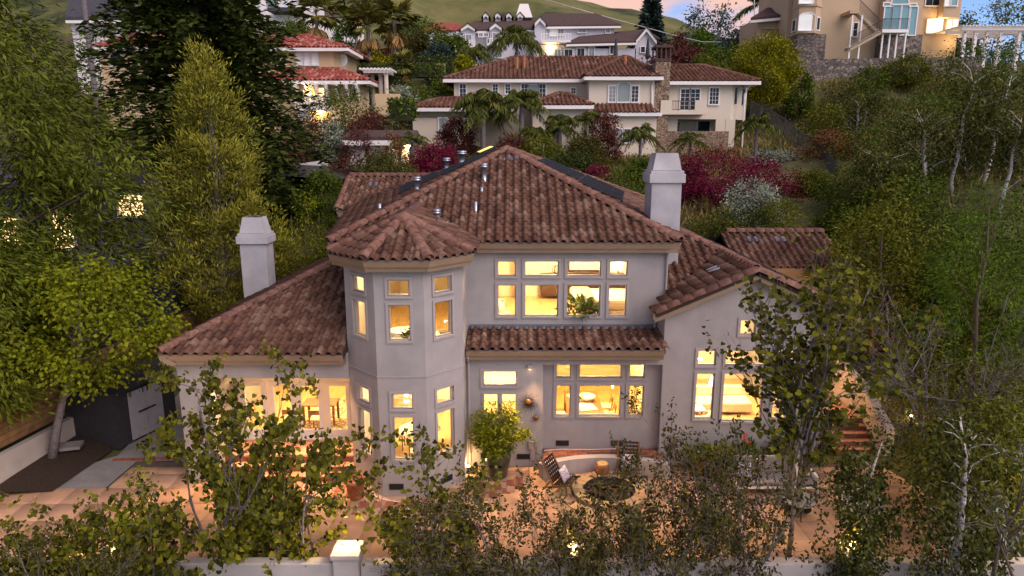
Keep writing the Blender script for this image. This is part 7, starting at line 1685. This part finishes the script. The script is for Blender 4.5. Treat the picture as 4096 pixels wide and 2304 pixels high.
H4.block(spot(2050, 120, 72.9), spot(2076, 120, 72.9), 72.9, 74, Zd, zst - .01, M['stone'], 'stone_base'); H4.block(spot(2215, 120, 71.9), spot(2318, 120, 71.9), 71.9, 73, Zd, px_z(87, 71.9), M['stone'], 'stone_base')
H4.win(2010, 2048, 43, 76, 72.3, 'bright_blind', arch=True); H4.win(2012, 2046, -30, 8, 72.3, 'bright_blind'); 
a_, b_ = bp[0], bp[1]; flat_window(H4.t, a_, b_, .7, 1.7, px_z(78, 73.5), px_z(50, 73.5), M['far_white'], M['dark_glass']); flat_window(H4.t, bp[2], bp[3], .3, .95, px_z(76, 72.8), px_z(46, 72.8), M['far_white'], M['dark_glass'])
for q in ((2223, 2240, 18, 85), (2243, 2262, 14, 86), (2266, 2284, 14, 87), (2288, 2304, 18, 88)): H4.win(*q, 71.95, 'sky_glass')
H4.win(2223, 2238, 8, 15, 71.95, 'sky_glass'); H4.win(2243, 2284, 5, 10, 71.95, 'sky_glass', arch=True); H4.win(2288, 2304, 10, 15, 71.95, 'sky_glass'); H4.win(2330, 2365, -30, 14, 73.9, 'dark_glass', muntin=(2, 1)); H4.win(2332, 2368, 50, 82, 73.9, 'lit'); H4.win(2146, 2156, 58, 92, 72.95, muntin=(1, 2)); H4.block(spot(2372, 30, 73), spot(2412, 30, 73), 72.9, 74, px_z(44, 73), top, name='oriel'); H4.win(2378, 2390, -20, 14, 72.85, 'bright_blind'); H4.win(2394, 2408, -20, 14, 72.85, 'sky_glass'); H4.win(2382, 2392, 50, 85, 73.9, 'lit'); H4.win(2396, 2406, 50, 85, 73.9, 'lit'); lamp_sconce(H4, 2360, 55, 73.6)
mb = MB(); q = at(1912, 85, 77.4); mb.box(q.x, q.x + 3.0, 76.9, 77.6, px_z(110, 77), px_z(96, 77)); mb.build('parapet', M['cream'], H4.t); mb = MB(); zr = px_z(75, 77)
for k in range(15): mb.box(q.x + k * .2 - .02, q.x + k * .2 + .02, 77.0, 77.04, px_z(96, 77), zr)
mb.box(q.x, q.x + 2.8, 76.99, 77.05, zr, zr + .06); mb.build('railing', M['iron'], H4.t)
def flight(h, p0, p1, w, n, name):
    p0, p1 = Vector(p0), Vector(p1)
    for k in range(n):
        c = p0.lerp(p1, (k + .5) / n); mb = MB(); mb.box(c.x - .17, c.x + .17, c.y, c.y + w, c.z - .05, c.z); mb.build('stair_tread', M['far_white'], h.t)
    for o in (0, w): mb = MB(); a, b = p0 + Vector((0, o, -.3)), p1 + Vector((0, o, -.3)); mb.slab([a, b, b + Vector((0, 0, .34)), a + Vector((0, 0, .34))], (0, .08, 0)); mb.build('stringer', M['beige'], h.t)
    mb = MB(); mb.tube([p0 + Vector((0, 0, 1.0)), p1 + Vector((0, 0, 1.0))], .03, 5)
    for k in range(n * 2): c = p0.lerp(p1, k / (n * 2)); mb.tube([c, c + Vector((0, 0, 1.0))], .014, 4, False)
    mb.build('railing', M['iron'], h.t)
L0, L1, L2 = at(2139, 120, 70.3), at(2224, 74, 70.3), at(2160, 26, 71.2); flight(H4, L0, L1, 1.1, 15, 'flight'); flight(H4, Vector((L1.x, 71.2, L1.z)), L2, .7, 14, 'flight')
mb = MB(); mb.box(L1.x - .2, at(2284, 74, 70.3).x, 70.2, 72, L1.z - .3, L1.z); mb.build('stair_landing', M['far_white'], H4.t); mb = MB(); mb.box(at(2138, 26, 71.2).x, L2.x + .1, 71.1, 73, L2.z - .3, L2.z); mb.build('stair_landing', M['beige'], H4.t)
for px, pt in ((2222, 76), (2240, 76), (2258, 76), (2280, 76), (2146, 30), (2170, 30)): q = at(px, pt, 70.6); mb = MB(); mb.box(q.x - .07, q.x + .07, 70.55, 70.69, gz(q.x, 70.6) - .3, q.z - .3); mb.build('post', M['far_white'], H4.t)
mb = MB(); a, b = L1.x - .2, at(2284, 74, 70.3).x; mb.box(a, b, 70.2, 70.25, L1.z + .95, L1.z + 1.0)
for k in range(24): mb.box(a + (b - a) * k / 23 - .013, a + (b - a) * k / 23 + .013, 70.21, 70.24, L1.z, L1.z + .95)
mb.build('railing', M['iron'], H4.t)
pg = thing('pergola', 'white slatted pergola lit warm beside the beige house', 'pergola', (at(2500, 120, 70).x, 72, 16)); zp = px_z(78, 70)
for px in (2425, 2452, 2480, 2515, 2562):
    for YY in (70, 74): q = at(px, 100, YY); mb = MB(); mb.box(q.x - .14, q.x + .14, YY - .14, YY + .14, gz(q.x, YY) - 1, zp); mb.build('post', M['far_white'], pg)
for YY in (69.6, 72, 74.4): mb = MB(); mb.box(at(2410, 100, 70).x, at(2600, 100, 70).x, YY, YY + .2, zp, zp + .3); mb.build('beam', M['far_white'], pg)
for k in range(30): xx = at(2405, 100, 70).x + k * .32; mb = MB(); mb.box(xx, xx + .1, 69.2, 75, zp + .302, zp + .45); mb.build('slat', M['far_white'], pg)
light('pergola_lamp', 'POINT', (at(2420, 100, 72).x, 73, zp - .5), 18, (1, .65, .3), .15, pg)
rw_ = thing('retaining_wall', 'long rubble stone retaining wall below the beige house', 'wall', (30, 69, 15))
mb = MB()
for k in range(14):
    a, b = at(1988 + k * 34, 166 + k * .4, 69), at(2022 + k * 34, 166 + k * .4, 69); mb.box(a.x, b.x, 68.8, 69.3, a.z - 2.0, px_z(150 - k * .5, 69))
mb.build('masonry', M['stone'], rw_)
mb = MB(); a, b = at(1990, 148, 69.3), at(2420, 140, 69.3); mb.poly([(a.x, 69.3, px_z(150, 69) - .1), (b.x, 69.3, px_z(144, 69) - .1), (b.x, 76, 17.4), (a.x, 76, 17.4)]); tag(mb.build('lawn', mat('lawn_grass', (.05, .085, .02), .95, .3, 2, .5, 30)), 'strip of lawn above the stone retaining wall', None, kind='structure')
fn = thing('iron_fence', 'black iron fence stepping down the slope right of the cream house', 'fence', (24, 50, 9))
pts = [at(1890, 255, 58), at(1935, 275, 54), at(1975, 300, 50), at(2010, 330, 46), at(2050, 350, 43), at(2085, 385, 40), at(2110, 420, 37)]
for a, b in zip(pts, pts[1:]):
    mb = MB(); mb.tube([a, b], .03, 4); mb.tube([a + Vector((0, 0, -1.1)), b + Vector((0, 0, -1.1))], .03, 4)
    for k in range(26): c = a.lerp(b, k / 26); mb.tube([c + Vector((0, 0, .05)), c + Vector((0, 0, -1.15))], .012, 4, False)
    mb.build('rail_panel', M['iron'], fn); mb = MB(); mb.tube([a + Vector((0, 0, .15)), a + Vector((0, 0, -1.8))], .05, 5); mb.build('post', M['iron'], fn)
# yellow house with red tiles
H5 = House('yellow_house', 'yellow stucco house with weathered red tile roofs left of the gazebo', (-17, 64, 10), M['yellow']); R5 = Roof(H5.t, M['red_tile'], M['red_tile'], M['roof_base'], .36, .45, .6); Ze = 9.0
zu = px_z(124, 61); H5.block(spot(560, 150, 61), spot(838, 150, 61), 61, 69, Ze, zu); mb = MB(); x1, x2 = spot(838, 150, 61), spot(868, 150, 63); mb.slab([(x1, 61, Ze), (x2, 63, Ze), (x2, 69, Ze), (x1, 69, Ze)], (0, 0, zu - Ze)); mb.build('wall', M['yellow'], H5.t)
rp = roof_part(H5.t); hip(R5, rp, (spot(545, 122, 60.2), spot(880, 122, 61)), 60.2, 70, zu, spot(620, 92, 65), spot(775, 92, 65), 65, px_z(92, 65)); H5.fascia([(spot(545, 122, 60.2), 60.2, zu), (spot(880, 122, 61), 60.2, zu), (spot(880, 122, 61), 66, zu)])
zw = px_z(204, 57.6); H5.block(spot(640, 240, 58.2), spot(905, 240, 58.2), 58.2, 61.2, Ze, zw); rp = roof_part(H5.t); hip(R5, rp, (spot(640, 203, 57.5), spot(930, 206, 57.5)), 57.5, 62.5, zw, spot(720, 170, 60.9), spot(850, 176, 60.9), 60.9, px_z(176, 60.9)); H5.fascia([(spot(640, 203, 57.5), 57.5, zw), (spot(930, 206, 57.5), 57.5, zw), (spot(930, 206, 57.5), 61, zw)])
zv = px_z(120, 58); H5.block(spot(252, 150, 58.5), spot(560, 150, 58.5), 58.5, 66, Ze - 2, zv); rp = roof_part(H5.t); hip(R5, rp, (spot(236, 118, 57.8), spot(600, 118, 57.8)), 57.8, 67, zv, spot(330, 88, 62), spot(520, 88, 62), 62, px_z(90, 62)); H5.fascia([(spot(236, 118, 57.8), 57.8, zv), (spot(600, 118, 57.8), 57.8, zv)])
R5.finish(300)
H5.win(747, 761, 134, 163, 61, 'bright_blind', muntin=(1, 2)); H5.win(766, 780, 134, 163, 61, 'bright_blind', muntin=(1, 2)); H5.win(785, 799, 134, 163, 61, 'bright_blind', muntin=(1, 2)); H5.win(708, 717, 150, 163, 61, muntin=(2, 2)); H5.win(764, 781, 225, 256, 58.2, 'lit', muntin=(2, 1)); H5.win(802, 816, 222, 256, 58.2, 'lit', muntin=(2, 1)); H5.win(890, 902, 216, 240, 58.2, muntin=(2, 1)); H5.win(280, 308, 142, 165, 58.5, 'dark_glass', arch=True); H5.win(752, 780, 283, 300, 57.3, 'bright_blind')
mb = MB(); q = at(862, 150, 62.5); mb.lathe([(.28, 0), (.42, .0), (.42, .1), (.28, .12)], 20, (0, 0, 0), 1, 1.45); mb.v = [(q.x + a, q.y - c, q.z + b) for a, b, c in mb.v]; mb.build('oval_window', M['far_white'], H5.t)
for k in range(7): q = at(735 + k * 26, 212, 56.6); mb = MB(); mb.box(q.x - .08, q.x + .08, 55.9, 58.2, zw - .38, zw - .18); mb.slab([(q.x - .06, 58.2, zw - .4), (q.x - .06, 56.6, zw - .4), (q.x - .06, 58.2, zw - 1.7)], (.12, 0, 0)); mb.build('bracket', M['far_white'], H5.t)
mb = MB(); a, b = at(742, 262, 56.6), at(828, 262, 56.6); zq = px_z(268, 56.6); mb.box(a.x, b.x, 56.6, 58.2, zq - .3, zq); mb.box(a.x, b.x, 56.6, 56.8, px_z(246, 56.6), px_z(246, 56.6) + .14)
for k in range(13): xx = a.x + (b.x - a.x) * k / 12; mb.lathe([(.07, 0), (.05, .1), (.11, .3), (.05, .62), (.08, .86)], 8, (xx, 56.7, zq))
mb.build('balustrade', M['far_white'], H5.t); lamp_sconce(H5, 806, 278, 57.3); H5.block(spot(740, 285, 57.4), spot(850, 285, 57.4), 57.4, 58.2, Ze - 1.5, zq - .31)
light('porch_light', 'POINT', (at(790, 240, 57).x, 57.4, px_z(228, 57)), 25, (1, .66, .3), .12, H5.t)
# gazebo, garden wall, hoop, garage, driveway
gb_ = thing('gazebo', 'small cream gazebo with round columns and flat slatted roof', 'gazebo', (at(945, 220, 61).x, 61, gz(at(945, 220, 61).x, 61))); zg = px_z(186, 61)
for px in (922, 938, 958, 972): q = at(px, 220, 60.4 + (px % 3) * .6); mb = MB(); mb.lathe([(.26, -3.5), (.20, -3.4), (.18, -.2), (.26, 0)], 12, (q.x, q.y, zg)); mb.build('column', M['cream'], gb_)
mb = MB(); a, b = at(914, 186, 60), at(976, 186, 60); mb.box(a.x, b.x, 60, 63, zg, zg + .22); mb.build('beam', M['far_white'], gb_)
for k in range(9): xx = a.x - .25 + (b.x - a.x + .4) * k / 8; mb = MB(); mb.box(xx, xx + .12, 59.6, 63.4, zg + .222, zg + .38); mb.build('slat', M['far_white'], gb_)
mb = MB(); a, b = at(943, 240, 56), at(1005, 240, 56); mb.box(a.x, b.x, 56, 57, a.z - 1.6, px_z(236, 56)); tag(mb.build('planter_wall', M['yellow']), 'square yellow planter wall below the gazebo', 'wall')
hp = thing('basketball_hoop', 'basketball backboard with white target square beside the hedge', 'hoop', (at(1105, 180, 64).x, 64, gz(at(1105, 180, 64).x, 64))); q = at(1105, 174, 64); mb = MB(); mb.tube([(q.x + .3, 64.2, q.z - 4), (q.x + .3, 64.2, q.z)], .08, 6); mb.build('pole', M['iron'], hp); mb = MB(); mb.box(q.x - .55, q.x + .55, 64, 64.05, q.z - .4, q.z + .45); mb.build('backboard', mat('hoop_board', (.05, .06, .08), .4), hp)
mb = MB()
for x0, x1, z0, z1 in ((-.55, .55, .40, .45), (-.55, .55, -.4, -.36), (-.55, -.5, -.36, .40), (.5, .55, -.36, .40), (-.25, .25, .12, .16), (-.25, .25, -.25, -.21), (-.25, -.21, -.21, .12), (.21, .25, -.21, .12)): mb.box(q.x + x0, q.x + x1, 63.96, 63.998, q.z + z0, q.z + z1)
mb.build('markings', M['far_white'], hp)
gg = House('garage', 'low garage with white doors between stone pillars behind the rear roof', (at(950, 380, 44).x, 46, 7), M['far_white']); gg.block(spot(872, 380, 44), spot(1030, 380, 44), 44, 49, 6.5, px_z(350, 44), M['ledge']); plane_roof(gg, [at(862, 352, 43.2), at(1060, 352, 43.2), at(1050, 335, 47), at(880, 335, 47)], M['shingle'], .2); gg.fascia([at(862, 354, 43.2), at(1060, 354, 43.2)], .3)
for a, b in ((880, 918), (928, 968), (975, 1000), (1008, 1028)):
    p, q = at(a, 380, 43.9), at(b, 380, 43.9); mb = MB(); mb.box(p.x, q.x, 43.88, 44.02, 6.6, px_z(360, 43.9)); mb.build('garage_door', M['far_white'], gg.t)
lamp_sconce(gg, 1028, 362, 43.8); light('garage_lamp', 'POINT', (at(1024, 360, 43).x, 43.4, px_z(362, 43.4)), 14, (1, .55, .2), .1, gg.t)
mb = MB(); mb.poly([at(700, 442, 38.5), at(900, 452, 38.5), at(1000, 424, 43.8), at(740, 408, 43.8)]); tag(mb.build('driveway', mat('asphalt', (.055, .052, .056), .85, .2, 1, .4, 40)), 'grey asphalt driveway in front of the garage', None, kind='structure')
mb = MB(); a, b = at(748, 412, 43), at(822, 402, 43); mb.slab([Vector((a.x, 43, a.z - .6)), Vector((b.x, 43, a.z - .6)), b, a], (0, .25, 0)); tag(mb.build('driveway_wall', M['far_white']), 'low white wall at the edge of the driveway', 'wall')
# white modern house, slate roofed house, far roofs, neighbour with lit windows
H6 = House('white_house', 'white modern house with dark balcony at the top edge', (at(720, 20, 112).x, 114, 25), M['far_white']); H6.pblock(640, 778, -40, 112, 22, 8); H6.win(672, 698, -6, 14, 112, 'sky_glass', 'slate', muntin=(2, 1)); H6.win(762, 772, 4, 18, 112, 'dark_glass'); mb = MB(); a, b = at(672, 18, 109), at(742, 22, 109); mb.box(a.x, b.x, 109, 112, px_z(28, 109), px_z(18, 109)); mb.build('balcony', M['slate'], H6.t); mb = MB(); mb.box(a.x, b.x, 109, 109.06, px_z(10, 109), px_z(9, 109))
for k in range(12): xx = a.x + (b.x - a.x) * k / 11; mb.box(xx - .03, xx + .03, 109, 109.06, px_z(18, 109), px_z(9, 109))
mb.build('railing', M['rail'], H6.t)
H7 = House('slate_roofed_house', 'white house with dark slate roof behind the big left tree', (at(240, 60, 74).x, 76, 14), M['far_white']); H7.pblock(178, 335, 52, 74, 12, 8); plane_roof(H7, [at(165, 50, 73), at(345, 50, 73), at(345, 0, 78), at(175, 0, 78)], M['slate'], .3); H7.fascia([at(165, 52, 73), at(345, 52, 73)]); H7.win(222, 240, 70, 90, 74, 'grey_glass'); H7.win(262, 280, 68, 90, 74, 'grey_glass')
for k, (px, py, Y, w, lab) in enumerate(((830, 44, 125, 9, 'small far house with brown roof behind the fan palms'), (1120, 78, 120, 7, 'small far house with red roof under the hill'))):
    q = at(px, py, Y); h = House('far_house', lab, (q.x, Y, q.z - 4), M['far_white']); h.block(q.x - w / 2, q.x + w / 2, Y, Y + 6, q.z - 6, q.z); mb = MB(); mb.add([(q.x - w / 2 - .5, Y - .5, q.z), (q.x + w / 2 + .5, Y - .5, q.z), (q.x + w / 2 + .5, Y + 6.5, q.z), (q.x - w / 2 - .5, Y + 6.5, q.z), (q.x - w / 4, Y + 3, q.z + 1.8), (q.x + w / 4, Y + 3, q.z + 1.8)], [(0, 1, 5, 4), (1, 2, 5), (2, 3, 4, 5), (3, 0, 4)]); mb.build('roof', M['red_tile'] if k == 1 else M['shingle'], h.t)
    flat_window(h.t, (q.x - w / 2, Y), (q.x + w / 2, Y), w * .2, w * .4, q.z - 2.2, q.z - .9, M['far_white'], M['dark_glass'])
H8 = House('neighbour_house', 'dim neighbouring house with glowing windows behind the left trees', (-27, 34, 1), mat('blue_grey_siding', (.14, .13, .17), .9, .1, 1)); H8.block(-42, spot(395, 560, 33), 33, 40, .5, px_z(470, 33)); plane_roof(H8, [(-43, 32.3, px_z(472, 32.3)), (spot(410, 472, 32.3), 32.3, px_z(472, 32.3)), (spot(380, 400, 37), 37, px_z(400, 37)), (-43, 37, px_z(400, 37))], M['slate'], .25)
for q in ((300, 362, 490, 542), (132, 186, 538, 625), (5, 50, 548, 625)): H8.win(*q, 33, 'lit', muntin=(2, 1))
mb = MB(); a = at(235, 690, 27); mb.box(a.x, spot(420, 690, 27), 27, 31, gz(-20, 27), px_z(685, 27)); t = tag(mb.build('pool_house', mat('navy_siding', (.03, .035, .06), .7)), 'low navy blue outbuilding behind the lime tree', 'outbuilding')
rf_ = thing('rust_fence', 'rust brown board fence behind the fan palms', 'fence', (at(925, 150, 80).x, 80, 14))
for k in range(26): q = at(880 + k * 4.2, 168 - k * .3, 80); mb = MB(); mb.box(q.x - .17, q.x + .15, 80, 80.06, q.z, px_z(132 - k * .5, 80)); mb.build('board', M['nosing'], rf_)
# overhead cable
cb = [at(1350, -8, 120), at(1480, 30, 112), at(1620, 68, 104), at(1700, 90, 98), at(1765, 105, 92), at(1872, 107, 84), at(1890, 92, 82), at(1897, 60, 80), at(1898, -20, 79)]
mb = MB(); mb.tube(cb, .045, 5); tag(mb.build('overhead_cable', M['far_white'], smooth=True), 'thin pale overhead cable crossing the sky beside the beige house', 'cable')
